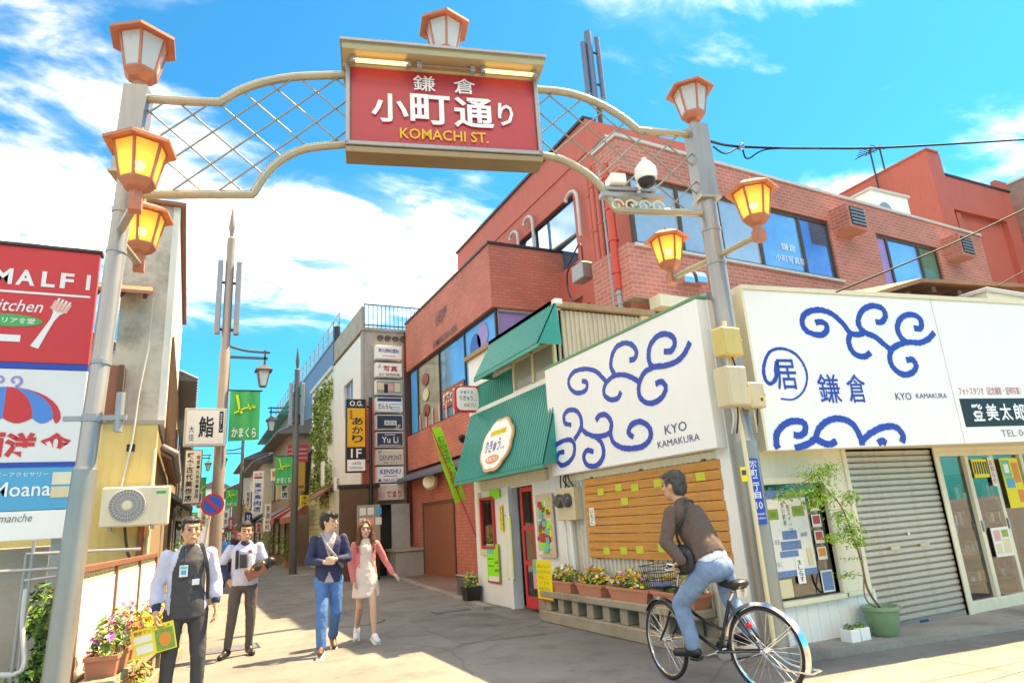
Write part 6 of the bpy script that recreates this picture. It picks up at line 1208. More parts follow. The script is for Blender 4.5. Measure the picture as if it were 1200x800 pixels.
b = MB(); b.tube([(HX - .2, HY_ - .1, 0), (HX - .2, HY_ - .1, 2.0)], .05, WOODR, 8); b.tube([(HX - .1, HY_ - .12, 0), (HX - .1, HY_ - .12, 3.0)], .02, LGREY, 6); b.tube(curve([(-.9, HY_ - .15, 1.75), (-.8, HY_ - .2, 1.3), (-.6, HY_ - .2, 1.1), (-.4, HY_ - .2, 1.15)]), .022, DARK, 6); b.build('wall_pipe', lb)
b = MB(); b.tube([(HX - .5, 20, 7.52), (HX - .5, 20, 7.6)], .01, DARK, 4)
# tiled eave over the lane, tiles one by one
te = thing('tiled_eave', 'grey tiled eave with lattice screen along the left lane front', 'eave', (-.3, 15, 2.4))
b = MB(); b.lathe((0, 0, 0), [(.05, 0), (.062, .02), (.062, .26), (.05, .28)], ROOFT, 8, ax=(1, 0, -.55)); 
for v in b.v: v += Vector((-.48, 13.0, 3.08))
tl0 = b.build('tile', te, True)
for r_ in range(2):
    for k in range(30):
        if r_ or k: dup(tl0, (r_*.0 + (.0 if not r_ else -.02), k*.22 + .11*r_, .03 - r_*.0))
b = MB(); b.add([(-.5, 12.9, 3.02), (-.32, 12.9, 2.90), (-.32, 19.6, 2.90), (-.5, 19.6, 3.02), (-.5, 12.9, 2.95), (-.32, 12.9, 2.85), (-.32, 19.6, 2.85), (-.5, 19.6, 2.95)], [(0, 1, 2, 3), (7, 6, 5, 4), (0, 4, 5, 1), (1, 5, 6, 2)], WOOD); b.build('eave_board', te)
b = MB(); b.box(-.46, -.42, 13.0, 13.05, 3.2, 5.1, WOOD); l0 = b.build('lattice_slat', te)
for k in range(1, 24): dup(l0, (0, k*.26, 0))
ac = thing('air_conditioner', 'cream outdoor air conditioner unit on the yellow wall', 'air conditioner', (-.8, 12.1, 1.75)); AY = 11.95
a, c = onY(120, 571, AY), onY(197, 614, AY); b = MB(); b.box(a.x, c.x, AY, AY + .32, c.z, a.z, CREAM2); b.build('case', ac, bevel=.02)
fc = onY(149, 592, AY); rr = .245; b = MB(); b.lathe((fc.x, AY + .002, fc.z), [(rr, 0), (rr, .012), (rr*.93, .014)], GREYM, 30, ax=(0, -1, 0)); g_ = b.build('fan_recess', ac)
b = MB(); 
for k in range(30):
    t = 2*pi*k/30; b.obox(Vector((fc.x + cos(t)*rr*.62, AY - .018, fc.z + sin(t)*rr*.62)), Vector((cos(t), 0, sin(t)))*rr*.34, Vector((-sin(t), 0, cos(t)))*.0045, (0, .004, 0), LGREY)
b.lathe((fc.x, AY - .012, fc.z), [(rr*.3, 0), (rr*.3, .014), (rr*.2, .02)], CREAM2, 16, ax=(0, -1, 0))
for q_ in (.55, .8, 1.0): b.tube([(fc.x + cos(2*pi*i/28)*rr*q_, AY - .02, fc.z + sin(2*pi*i/28)*rr*q_) for i in range(29)], .005, LGREY, 4)
b.build('fan_guard', ac)
b = MB(); F = FR((0, AY - .001, 0), (1, 0, 0), (0, 0, 1)); b.fbox(F, c.x - .2, c.x - .06, a.z - .12, a.z - .08, 0, .004, GREENB); b.build('badge', ac)
b = MB(); 
for x in (a.x + .12, c.x - .25): b.box(x, x + .04, AY, HY_ - .06, c.z - .05, c.z - .005, GREYM)
b.build('bracket', ac)
# farther houses on the left side of the lane
house('old_shop_house', 'brown shop house beyond the concrete one on the left', -.5, 21, 28, 6.0, OLDW, 2, side=-1, ov=.5); house('old_shop_house', 'cream shop house farther up the left side', -.8, 29, 38, 6.4, CREAM2, 3, side=-1, ov=.5); house('old_shop_house', 'dark house far up the left side', -.6, 39, 55, 6.8, OLDW, 4, side=-1, ov=.5); house('old_shop_house', 'grey house at the far left end of the lane', -.9, 56, 85, 7.0, GREYC, 5, side=-1, ov=.5)
house('old_shop_house', 'small brown house closing the lane far behind', -6, 105, 118, 8, OLDW, 2, side=1, ov=.5, depth=6)
# billboard behind the left post
LY = 7.35; LF = FR((0, LY, 0), (1, 0, 0), (0, 0, 1))
def ll(u, v): return LF.loc(onY(u, v, LY))
xr = (ll(118, 295)[0] + ll(88, 541)[0])/2 + .01; bbd = thing('billboard', 'stacked shop billboard, red above white and cyan, behind the left post', 'billboard', (-2, LY, 1.5))
zs = [ll(60, 292)[1], ll(55, 427)[1], ll(45, 543)[1], ll(45, 598)[1], ll(40, 632)[1]]; BRED = mat('billboard_red', (.62, .035, .04), .4, var=.03); xl = -3.2
def panel(n, m, z0, z1): b = MB(); b.fbox(LF, xl, xr, z0, z1, -.08, 0, m); return b.build(n, bbd, bevel=.004)
P1 = panel('red_panel', BRED, zs[1] + .012, zs[0]); P2 = panel('white_panel', mat('billboard_white', (.70, .72, .74), .4, var=.05), zs[2] + .012, zs[1] - .05); P3 = panel('cyan_panel', CYANP, zs[3] + .006, zs[2]); P4 = panel('plain_panel', SIGNW, zs[4], zs[3])
b = MB(); b.fbox(LF, xl, xr, zs[1] - .048, zs[1] + .008, -.08, .006, BLUE); b.build('blue_strip', bbd); b = MB(); b.fbox(LF, xl, xr, zs[2] - .03, zs[2] + .01, .0, .008, BLUE); b.build('blue_strip', bbd)
b = MB(); b.fbox(LF, xl, xr + .02, zs[0], zs[0] + .03, -.12, .02, DARK); b.build('cap', bbd)
for x in (-2.9, xr - .15): b = MB(); b.box(x, x + .08, LY + .09, LY + .17, 0, zs[0], GREYM); b.build('frame_post', bbd)
FORK = mat('fork_grey', (.72, .74, .80), .4, var=.0); b = MB()
p0, p1 = ll(-10, 327), ll(107, 329); wd = p1[0] - p0[0]; hh = ll(60, 318)[1] - ll(60, 336)[1]
for i, ch in enumerate('AMALFI'): x = ll([-26, 3, 30, 57, 79, 104][i], 327)[0]; text(b, LF, ch, x, ll(50, 327)[1], hh*(.95 if ch in 'AM' else .34 if ch == 'I' else .7), hh, FORK, .006, .03)
b.fbox(LF, xl, ll(106, 345)[0], ll(50, 345.5)[1], ll(50, 343)[1], .003, .005, FORK); b.build('white_lettering', P1)
b = MB(); text(b, LF, 'kitchen', ll(20, 360)[0], ll(20, 358)[1], ll(48, 358)[0] - ll(-15, 358)[0], .12, FORK, .006, .005, False, .25); b.fbox(LF, xl, ll(24, 395)[0], ll(10, 400)[1], ll(10, 392)[1], .003, .006, FORK); b.build('script_lettering', P1)
b = MB(); cx, cy = ll(8, 375); b.ext(LF, [(cx + .28*cos(2*pi*i/30), cy + .062*sin(2*pi*i/30)) for i in range(30)], .002, .006, mat('ellipse_green', (.02, .36, .10), .4, var=0)); text(b, LF, 'イタリア食堂', cx + .02, cy, .40, .055, LETW, .009, .01); b.build('green_badge', P1)
b = MB(); A = Vector(ll(40, 407)); B = Vector(ll(66, 368)); d = (B - A); q = Vector((-d.y, d.x)).normalized()
hd = [(A - d*.02).to_tuple(), (A + q*.035 + d*.0).to_tuple(), (A + q*.028 + d*.25).to_tuple(), (A + q*.018 + d*.8).to_tuple(), (B + q*.03).to_tuple(), (B + q*.06 + d*.12).to_tuple()]; hd2 = [(A - q*.035).to_tuple(), (A - q*.028 + d*.25).to_tuple(), (A - q*.018 + d*.8).to_tuple(), (B - q*.03).to_tuple(), (B - q*.06 + d*.12).to_tuple()]
b.ext(LF, list(reversed(hd[1:])) + hd2[:0] + hd2, .002, .006, FORK)
for k in range(4): o_ = q*(.05 - k*.033); b.strip(LF, [(B + o_ + d*.1).to_tuple(), (B + o_ + d*.42).to_tuple()], .018, .002, .006, FORK)
for k in range(5): b.strip(LF, [(B + q*.075 + d*(.10 + k*.05)).to_tuple(), (B + d*(.07 + k*.055)).to_tuple(), (B - q*.075 + d*(.13 + k*.05)).to_tuple()], .013, .006, .009, mat('pasta_pink', (.80, .45, .40), .5, var=0))
b.build('fork_drawing', P1)
# parasol drawing
UB = mat('parasol_blue', (.03, .22, .62), .5, var=0); top = Vector(ll(8, 453)); br = Vector(ll(71, 490)); ctr = Vector((top.x, br.y)); rx_, ry_ = br.x - top.x, top.y - br.y
def mer(ph, t): return (ctr.x + rx_*sin(ph)*sin(t), ctr.y + ry_*cos(t))
for i in range(6):
    p0_, p1_ = -pi/2 + pi*i/6, -pi/2 + pi*(i+1)/6; L1 = [mer(p0_, pi/2*k/8) for k in range(9)]; R1 = [mer(p1_, pi/2*k/8) for k in range(8, 0, -1)]; mid = [(L1[-1][0]*(1 - s) + R1[0][0]*s, ctr.y - .05*sin(pi*s)) for s in (.2, .4, .6, .8)]
    b = MB(); b.ext(LF, L1 + mid + R1, .001, .006, BRED if i % 2 else UB); b.build('parasol_segment', P2)
b = MB(); 
for sx in (-1, 1): cx, cy = top.x + sx*.06, top.y + .06; b.strip(LF, [(cx + sx*.045*cos(t)*(1 - t/8), cy + .045*sin(t)*(1 - t/8)) for t in [i*.4 - 1.5 for i in range(16)]], .018, .002, .006, PURP)
b.build('scroll_drawing', P2)
b = MB(); h0 = ll(50, 505)[1] - ll(50, 535)[1]
for ch, u in (('西', -14), ('洋', 24), ('伞', 65)): text(b, LF, ch, ll(u, 520)[0], ll(u, 521)[1], .24, h0*.95, BRED, .006, .05)
b.build('red_lettering', P2)
b = MB(); text(b, LF, 'Moana', ll(26, 573)[0], ll(26, 573)[1], .43, .13, LETW, .006, .008); text(b, LF, 'シルバーアクセサリー', ll(18, 556)[0], ll(18, 556)[1], .5, .04, LETW, .006); b.build('white_lettering', P3)
b = MB(); p, q_ = ll(62, 553), ll(84, 567); b.fbox(LF, p[0], q_[0], q_[1], p[1], .001, .005, CREAM2); p, q_ = ll(60, 570), ll(82, 582); b.fbox(LF, p[0], q_[0], q_[1], p[1], .001, .005, CREAM); b.build('photo', P3)
b = MB(); text(b, LF, 'dimanche', ll(14, 607)[0], ll(14, 607)[1], .3, .07, mat('letter_grey', (.2, .2, .2), .5), .006, 0, False, .2); b.build('grey_lettering', P4)
# white fence with brown posts and lattice strip
FA, FB = Vector((-.83, 7.0, 0)), Vector((-.44, 12.25, 0)); FN = FR(FA, FB - FA, (0, 0, 1)); flen = (FB - FA).length; fc_ = thing('white_fence', 'white panel fence with brown posts and lattice top on the left', 'fence', (-.6, 9.5, 0)); FBROWN = mat('fence_brown', (.24, .10, .065), .5, var=.15)
for k in range(3):
    x0, x1 = k*flen/3 + .03, (k+1)*flen/3 - .03; b = MB(); b.fbox(FN, x0, x1, .42, 1.18, -.02, .02, SIGNW); b.build('panel', fc_)
for k in range(4): b = MB(); x = k*flen/3; b.fbox(FN, x - .03, x + .03, 0, 1.30, -.04, .04, FBROWN); b.build('post', fc_)
b = MB(); b.fbox(FN, 0, flen, 1.27, 1.32, -.045, .045, FBROWN); b.build('cap_rail', fc_)
b = MB()
for k in range(48):
    x = k*flen/48
    for s_ in (0, 1): b.obox(FN.p(x + .05, 1.225, 0), FN.u*.045 + FN.v*(.038 if s_ else -.038), FN.n*.008, (FN.u*(.008 if not s_ else -.008) + FN.v*.008), CREAM)
o = b.build('lattice_strip', fc_); o['kind'] = 'stuff'
b = MB(); b.fbox(FN, 0, flen, 0, .42, -.06, .06, CONCL); b.build('base', fc_)
# ledge with planters
A, B = Vector((-.62, 6.75, 0)), Vector((-.10, 10.6, 0)); LN = FR(A, B - A, (0, 0, 1)); ln = (B - A).length; ld = thing('concrete_ledge', 'low concrete ledge with openings along the left fence', 'ledge', (-.4, 8.5, 0))
b = MB(); b.fbox(LN, 0, ln, .34, .43, -.12, .16, CONCL); b.build('slab', ld, bevel=.01); b = MB(); b.fbox(LN, 0, ln, 0, .12, -.12, .14, CONCL); b.build('plinth', ld, bevel=.01)
for k in range(9): b = MB(); x = k*(ln - .16)/8; b.fbox(LN, x, x + .16, .12, .34, -.1, .12, CONCL); b.build('block', ld, bevel=.008)
b = MB(); b.fbox(LN, 0, ln, .12, .34, -.12, -.1, CONCL); b.build('back', ld)
ang = math.atan2(LN.u.y, LN.u.x)
for i, (s_, fo, fl, lab, hh_) in enumerate([(.35, [LEAF, LEAFY, LEAF2], [PETM, PETM, PETW], 'trough with magenta petunias beside the left gate post', .30), (.95, [LEAFR, LEAFR, LEAFY, LEAF], [PETM, PETW, LEAFR], 'trough of rust and green trailing leaves on the left ledge', .34), (1.55, [LEAF, LEAFY], [PETY, PETY, PETO], 'terracotta trough of yellow pansies in the middle of the left ledge', .2), (2.25, [LEAFY, LEAFR, LEAF], [PETW, PETY, PETM], 'terracotta trough of mixed pale flowers behind the man with a leaflet', .26), (3.0, [LEAF, LEAFY], [PETY, PETW], 'last flower trough at the far end of the left ledge', .2)]):
    p = LN.p(s_, .43, .02); planter('flower_trough', lab, p.x, p.y, .43, .5, .24, .17, ang, fo, fl, n=330, nb=60, fh=hh_, fs=.03, group='flower troughs on the left ledge')
b = MB(); 
for k in range(9): p = LN.p(.1 + k*.12, .3 - rnd(0, .1), .16); leaves(b, p, (.10, .12, .2), 60, .035, [LEAFR, LEAFY, LEAF, LEAFR], hollow=0)
tag(b.build('trailing_plant'), 'rust-tinged trailing plant spilling over the left ledge', 'plant')
# railings, grey wall and climber at the far left
t = thing('pipe_railing', 'grey pipe railing in front of the old wall at the far left', 'railing', (-1.5, 7.0, 0)); RLY = 6.95
for (u0, v0, u1, v1, r) in ((-20, 671, 78, 665, .017), (30, 649, 165, 643, .014), (28, 680, 72, 674, .014)):
    b = MB(); b.tube([onY(u0, v0, RLY), onY(u1, v1, RLY)], r, GREYM, 8); b.build('rail', t, True)
for u0, v0, u1, v1 in ((32, 650, 12, 800), (40, 634, 38, 650)):
    b = MB(); a, c = onY(u0, v0, RLY), onY(u1, v1, RLY); b.tube([(c.x, RLY, 0), (c.x, RLY, a.z)], .014, GREYM, 8); b.build('post', t, True)
b = MB(); b.tube(curve([onY(30, 690, RLY), onY(26, 730, RLY), onY(28, 775, RLY), onY(18, 789, RLY), onY(-10, 790, RLY)]), .02, LGREY, 8); b.build('drain_pipe', t, True)
b = MB(); b.box(-4, -1.15, 7.7, 7.85, 0, 1.52, CONC); tag(b.build('old_wall', bevel=.01), 'grey concrete wall below the billboard at the left edge', 'wall')
t = thing('climbing_plant', 'dark green climber on the wall behind the left post', 'plant', (-1.05, 7.3, 0)); b = MB()
for k in range(26): z = rnd(.05, 1.15); leaves(b, (-1.02 + rnd(-.12, .1) - (.1 if z < .5 else 0), 7.25 + rnd(-.25, .1), z), (.12, .12, .14), 40, .04, [LEAF2, LEAF2, LEAF, LEAFY], hollow=0)
b.build('foliage', t); b = MB()
for k in range(5): b.tube(curve([(-1.05 + .05*k, 7.35, 0), (-1.1 + .06*k + rnd(-.08, .08), 7.32, .4), (-1.05 + .04*k + rnd(-.08, .08), 7.3, .8), (-1.0 + rnd(-.1, .1), 7.3, 1.15)]), .012, TWIG, 5)
b.build('stems', t)
# ================================================================== PEOPLE
def _cap(mb, p0, p1, r0, r1, m, n=12):
    p0, p1 = Vector(p0), Vector(p1); t = (p1 - p0); L_ = t.length; t = t / L_ if L_ > 1e-6 else Vector((0, 0, 1)); a = t.orthogonal().normalized(); b = t.cross(a); prof = []
    for i in range(5): th = -pi/2 + pi/2*i/4; prof.append((r0*cos(th) + 1e-5, r0*sin(th)))
    for i in range(5): th = pi/2*i/4; prof.append((r1*cos(th) + 1e-5, L_ + r1*sin(th)))
    vs = [p0 + t*h + (a*cos(2*pi*j/n) + b*sin(2*pi*j/n))*r for r, h in prof for j in range(n)]; k = len(prof)
    mb.add(vs, [(i*n + j, i*n + (j+1) % n, (i+1)*n + (j+1) % n, (i+1)*n + j) for i in range(k - 1) for j in range(n)] + [tuple(range(n - 1, -1, -1)), tuple(range((k-1)*n, k*n))], m)
def _ell(mb, c, r, ax, m):
    k0 = len(mb.v); mb.ball((0, 0, 0), r, m, 14, 10); X, Y, Z = ax
    for i in range(k0, len(mb.v)): v = mb.v[i]; mb.v[i] = Vector(c) + X*v.x + Y*v.y + Z*v.z
def blob(name, shapes, voxel, m, parent, it=3, wr=0.0, wsc=14.0, mats=None, fn=None, keep=None):
    mb = MB(); dm = m
    for s in shapes:
        if s[0] == 'c': _cap(mb, s[1], s[2], s[3], s[4], dm)
        elif s[0] == 'l':      # lofted torso: rings of (centre, half depth, half width)
            fw_, lt_ = s[2], s[3]; n = 20; k = len(s[1])
            mb.add([c + fw_*a*cos(2*pi*j/n) + lt_*w*sin(2*pi*j/n) for c, a, w in s[1] for j in range(n)], [(i*n + j, i*n + (j+1) % n, (i+1)*n + (j+1) % n, (i+1)*n + j) for i in range(k - 1) for j in range(n)] + [tuple(range(n - 1, -1, -1)), tuple(range((k-1)*n, k*n))], dm)
        else: _ell(mb, s[1], s[2], s[3], dm)
    o = mb.build(name, parent); o0 = ORG[parent]
    r = o.modifiers.new('r', 'REMESH'); r.mode = 'VOXEL'; r.voxel_size = voxel
    if it: q = o.modifiers.new('s', 'SMOOTH'); q.factor = .5; q.iterations = it
    bpy.context.view_layer.update(); me = bpy.data.meshes.new_from_object(o.evaluated_get(bpy.context.evaluated_depsgraph_get())); o.modifiers.clear(); old = o.data; o.data = me; me.name = name; bpy.data.meshes.remove(old)
    me.materials.clear(); me.materials.append(m)
    for x in (mats or []): me.materials.append(x)
    if wr:
        nn = [v.normal.copy() for v in me.vertices]
        for v, n_ in zip(me.vertices, nn):
            w = v.co + o0; d = noise.noise(Vector((w.x*wsc, w.y*wsc, w.z*wsc*.55))) + .5*noise.noise(Vector((w.x*wsc*2.3, w.y*wsc*2.3, w.z*wsc*1.6))); v.co += n_ * d * wr
    if keep:
        bm = bmesh.new(); bm.from_mesh(me); bmesh.ops.delete(bm, geom=[q for q in bm.faces if not keep(q.calc_center_median() + o0)], context='FACES'); bm.to_mesh(me); bm.free()
    if fn:
        for p in me.polygons: p.material_index = fn(p.center + o0)
    me.polygons.foreach_set('use_smooth', [True]*len(me.polygons)); me.update(); return o
def torso(g, fw, lat, up, k=1.0, lo=-.06, fat=1.0, sh=1.0):
    a, n = g('pelvis'), g('neck'); L_ = (n - a).length; prof = [(lo, .118, .168), (.02, .122, .170), (.16, .118, .158), (.30, .120, .160), (.40, .120, .172*sh), (L_ - .085, .105, .176*sh), (L_ - .04, .088, .13*sh), (L_ + .005, .075, .082), (L_ + .03, .066, .070)]
    return ('l', [(a + up*z + fw*.005, d*k*fat, w*k) for z, d, w in prof], fw, lat)
class Pose:
    def __init__(s, loc, hd):
        s.o = Vector(loc); h = Vector((hd[0], hd[1], 0)).normalized(); s.f = h; s.l = Vector((-h.y, h.x, 0)); s.u = Vector((0, 0, 1))
    def __call__(s, f, l, z): return s.o + s.f*f + s.l*l + s.u*z
    def axes(s, yaw=0, pitch=0, roll=0):
        X, Y, Z = s.f, s.l, s.u; X, Y = X*cos(yaw) + Y*sin(yaw), Y*cos(yaw) - X*sin(yaw); X, Z = X*cos(pitch) + Z*sin(pitch), Z*cos(pitch) - X*sin(pitch); Y, Z = Y*cos(roll) + Z*sin(roll), Z*cos(roll) - Y*sin(roll); return X, Y, Z
SKIN = mat('skin', (.58, .30, .185), .5, var=.06, vscale=20); SKINL = mat('skin_light', (.66, .38, .27), .5, var=.05, vscale=20)
HAIRB = mat('hair_black', (.018, .014, .012), .4, var=.3, vscale=60, bump=.5, bscale=120); HAIRG = mat('hair_grey', (.060, .058, .056), .5, var=.5, vscale=50, bump=.5, bscale=120); HAIRBR = mat('hair_brown', (.17, .055, .022), .4, var=.35, vscale=40, bump=.5, bscale=120)
EYEM = mat('eye_dark', (.02, .012, .01), .2, var=0); LIP = mat('lip', (.45, .13, .11), .45, var=0); LIPW = mat('lip_red', (.55, .09, .10), .4, var=0)
def hand(S, W, d, pn, curl=.5, k=1.0):
    d = Vector(d).normalized(); pn = Vector(pn); pn = (pn - d*pn.dot(d)).normalized(); s = d.cross(pn); W = Vector(W)
    S.append(('e', W + d*.045*k, (.048*k, .038*k, .016*k), (d, s, pn)))
    for i, (o, ln) in enumerate(((.030, .070), (.011, .080), (-.009, .075), (-.028, .060))):
        b = W + d*.085*k + s*o*k; a1 = curl*.7; a2 = curl*1.7; d1 = d*cos(a1) + pn*sin(a1); d2 = d*cos(a2) + pn*sin(a2); m1 = b + d1*ln*.5*k; S.append(('c', b - d*.01, m1, .0092*k, .0088*k)); S.append(('c', m1, m1 + d2*ln*.5*k, .0088*k, .0075*k))
    b = W + d*.03*k + s*.035*k; t1 = (d*.75 + s*.65 + pn*.25).normalized(); t2 = (d + s*.1 + pn*.5).normalized(); S.append(('c', b, b + t1*.035*k, .012*k, .0105*k)); S.append(('c', b + t1*.035*k, b + t1*.035*k + t2*.03*k, .0105*k, .009*k))
def make_person(label, loc, hd, J, skin, head, female=False, scale=1.0):
    t = thing('person', label, 'person', loc); P = Pose(loc, hd); S = []; g = lambda k: P(*J[k]); fm = .88 if female else 1.0
    up = (g('neck') - g('pelvis')).normalized(); lat = (g('shL') - g('shR')).normalized(); fw = lat.cross(up)
    S += [('e', g('pelvis'), (.105*fm, .155, .12), (fw, lat, up)), ('e', g('pelvis').lerp(g('neck'), .32), (.095*fm, .135*fm, .13), (fw, lat, up)), ('e', g('pelvis').lerp(g('neck'), .62), (.11*fm, .16*fm, .15), (fw, lat, up)), ('c', g('shL') - up*.02, g('neck') - up*.10, .042*fm, .042*fm), ('c', g('shR') - up*.02, g('neck') - up*.10, .042*fm, .042*fm)]
    H = P(*J['head']); X, Y, Z = P.axes(*head); k = 1.0 if female else 1.07
    S += [('c', g('neck') - up*.05, H - Z*.07 - X*.012, .058*fm, .052*fm)]
    S += [('e', H + Z*.02*k - X*.008, (.096*k, .078*k, .108*k), (X, Y, Z)), ('e', H + X*.03*k - Z*.055*k, (.062*k, .058*k, .066*k), (X, Y, Z)), ('e', H + X*.062*k - Z*.095*k, (.026*k, .028*k, .022*k), (X, Y, Z)), ('c', H + X*.088*k + Z*.018*k, H + X*.107*k - Z*.024*k, .008*k, .0135*k), ('e', H + X*.085*k + Z*.037*k, (.013, .052*k, .010), (X, Y, Z)), ('e', H + X*.086*k - Z*.058*k, (.014, .026*k, .014), (X, Y, Z))]
    for s in (1, -1): S += [('e', H + Y*s*.078*k - X*.008 - Z*.005, (.019, .010, .032), (X, Y, Z)), ('e', H + X*.062*k + Y*s*.042*k - Z*.022*k, (.026, .024, .024), (X, Y, Z))]
    for q in 'LR':
        S += [('c', g('sh' + q) - up*.015, g('el' + q), .043*fm, .038*fm), ('c', g('el' + q), g('wr' + q), .038*fm, .026*fm)]
        S += [('c', g('hip' + q), g('kn' + q), .082*fm, .054*fm), ('c', g('kn' + q), g('kn' + q).lerp(g('an' + q), .35), .052*fm, .053*fm), ('c', g('kn' + q).lerp(g('an' + q), .35), g('an' + q), .053*fm, .034*fm), ('c', g('an' + q) - P.u*.02, g('to' + q), .034, .028)]
        hd_ = J.get('hd' + q); wd = (g('wr' + q) - g('el' + q)).normalized(); d = wd if hd_ is None else (P.f*hd_[0] + P.l*hd_[1] + P.u*hd_[2]); pn = J.get('pn' + q, (-.2, -1 if q == 'L' else 1, 0)); pnv = P.f*pn[0] + P.l*pn[1] + P.u*pn[2]
        hand(S, g('wr' + q), d, pnv, J.get('curl' + q, .5), .92 if female else 1.0)
    blob('body', S, .0085, skin, t, 2)
    for s in (1, -1):
        b = MB(); _ell(b, H + X*.0865*k + Y*s*.033*k + Z*.010*k, (.008, .015*k, .0065*k), (X, Y, Z), EYEM); b.build('eye', t, True)
    b = MB(); _ell(b, H + X*.0985*k - Z*.060*k, (.006, .023*k, .0055), (X, Y, Z), LIPW if female else LIP); b.build('mouth', t, True)
    b = MB()
    for s in (1, -1): _cap(b, H + X*.094*k + Y*s*.016*k + Z*.034*k, H + X*.084*k + Y*s*.052*k + Z*.036*k, .0036, .003, HAIRB if not female else HAIRBR, 6)
    b.build('eyebrows', t, True)
    return t, P, g, H, (X, Y, Z), up, lat, fw, k
def strands(o, H, ax, m, t, n=260, ln=.035):
    rs_ = random.Random(3); vs_ = o.data.vertices; b = MB(); o0 = ORG[t]; X, Y, Z = ax
    for _ in range(n):
        v = vs_[rs_.randrange(len(vs_))]; p = v.co + o0; nn = v.normal; d = (X*rs_.uniform(-.2, .9) - Z*rs_.uniform(.2, 1.0) + Y*rs_.uniform(-.4, .4)); d = (d - nn*d.dot(nn)).normalized()
        L_ = ln*rs_.uniform(.6, 1.4); b.tube([p, p + d*L_*.5 + nn*.006, p + d*L_ + nn*rs_.uniform(.001, .009)], [.0022, .0018, .0007], m, 3, False)
    b.build('hair_strands', t); return o
def hair_short(t, H, ax, k, m, long_=0.0, fringe=.0):
    X, Y, Z = ax; S = [('e', H + Z*.048*k - X*.022*k, (.094*k, .085*k, .092*k), ax), ('e', H + Z*.005 - X*.052*k, (.062*k, .080*k, .085*k + long_), ax), ('e', H + Z*.085*k + X*.035*k, (.058*k, .066*k, .030*k), ax)]
    for s in (1, -1): S.append(('e', H + Y*s*.072*k + Z*.03*k + X*.015*k, (.03, .014, .036), ax))
    if fringe: S += [('e', H + X*.078*k + Z*.068*k + Y*.02*s_, (.026, .03, .028 + fringe), ax) for s_ in (-1.6, 0, 1.6)]
    return strands(blob('hair', S, .009, m, t, 1, .0045, 60), H, ax, m, t)
def legs(S, g, P, r0, r1, r2, an=0.0):
    for q in 'LR': S += [('c', g('hip' + q), g('kn' + q), r0, r1), ('c', g('kn' + q), g('an' + q) + P.u*an, r1, r2)]
def shoes(t, g, P, m, sole=None, w=.044):
    for q in 'LR':
        an, to = g('an' + q), g('to' + q); d = (to - an); d.normalize(); S = [('c', an - d*.035 - P.u*.035, to + d*.02, w*.9, w*.82), ('e', an.lerp(to, .25) + P.u*.0, (.05, .042, .045), (d, P.l, P.u)), ('c', an - P.u*.0, an - P.u*.03, .043, .045)]
        o = blob('shoe', S, .010, m, t, 2)
        if sole: b = MB(); n = d.cross(P.u).normalized(); c = an.lerp(to, .5) - P.u*.058; b.obox(c, d*((to - an).length/2 + .075), n*.045, P.u*.012, sole); b.build('sole', o, bevel=.008)

CHAR = mat('cloth_charcoal', (.055, .055, .062), .85, var=.15, vscale=12, bump=.55, bscale=13); HAPPI = mat('cloth_lavender', (.50, .52, .68), .85, var=.05, vscale=10, bump=.55, bscale=13); NAVYC = mat('cloth_navy', (.025, .035, .095), .85, var=.15, vscale=12, bump=.55, bscale=13); DENIM = mat('denim', (.05, .17, .42), .85, var=.35, vscale=7, bump=.6, bscale=13); DENIML = mat('denim_light', (.16, .26, .42), .85, var=.28, vscale=8, bump=.6, bscale=13); CORAL = mat('cloth_coral', (.74, .20, .20), .8, var=.08, vscale=12, bump=.55, bscale=13); DRESS = mat('cloth_cream', (.76, .62, .54), .8, var=.06, vscale=10, bump=.55, bscale=13); BROWNJ = mat('cloth_brown', (.11, .07, .058), .8, var=.15, vscale=9, bump=.55, bscale=13); WHITEC = mat('cloth_white', (.74, .75, .80), .85, var=.05, bump=.55, bscale=13); PLAID = mat('cloth_plaid', (.40, .34, .40), .85, var=.4, vscale=45, bump=.55, bscale=13); BLEATH = mat('leather_black', (.018, .017, .017), .4, var=.2); BRLEATH = mat('leather_brown', (.13, .06, .03), .5, var=.2); TOPED = mat('trousers_brown_grey', (.10, .085, .085), .85, var=.2, vscale=9, bump=.55, bscale=13)

# ---- man with apron and leaflet, near left
h = 1.69
J = dict(pelvis=(0, 0, .90), neck=(.0, 0, 1.41), head=(.015, 0, 1.565), shL=(0, .185, 1.355), shR=(0, -.185, 1.355), elL=(-.03, .245, 1.09), wrL=(.06, .245, .88), elR=(-.03, -.25, 1.09), wrR=(.08, -.25, .865), hipL=(0, .095, .86), hipR=(0, -.095, .86), knL=(.03, .12, .47), knR=(.03, -.12, .47), anL=(-.01, .13, .085), anR=(-.01, -.14, .085), toL=(.15, .15, .04), toR=(.15, -.17, .04), curlL=.6, curlR=.9, pnR=(-.1, 1, 0), pnL=(-.1, -1, 0))
m1, P, g, H, ax, up, lat, fw, k = make_person('man in lavender and charcoal apron holding a yellow leaflet', (.03, 7.12, 0), (.10, -1), J, SKIN, (.12, .03))
hair_short(m1, H, ax, k*.97, HAIRB)
S = [torso(g, fw, lat, up, 1.06, -.10)]
for q in 'LR': S += [('c', g('sh' + q), g('el' + q), .058, .060), ('c', g('el' + q), g('el' + q).lerp(g('wr' + q), .5), .060, .062)]
def front(c): v = c - g('pelvis'); return v.dot(fw) > .035 and abs(v.dot(lat)) < .142 - max(0, v.dot(up) - .30)*.28
blob('happi_jacket', S, .012, HAPPI, m1, 3, .006, 15, keep=lambda c: not front(c)); blob('apron', S, .012, CHAR, m1, 3, .006, 15, keep=front)
S = []
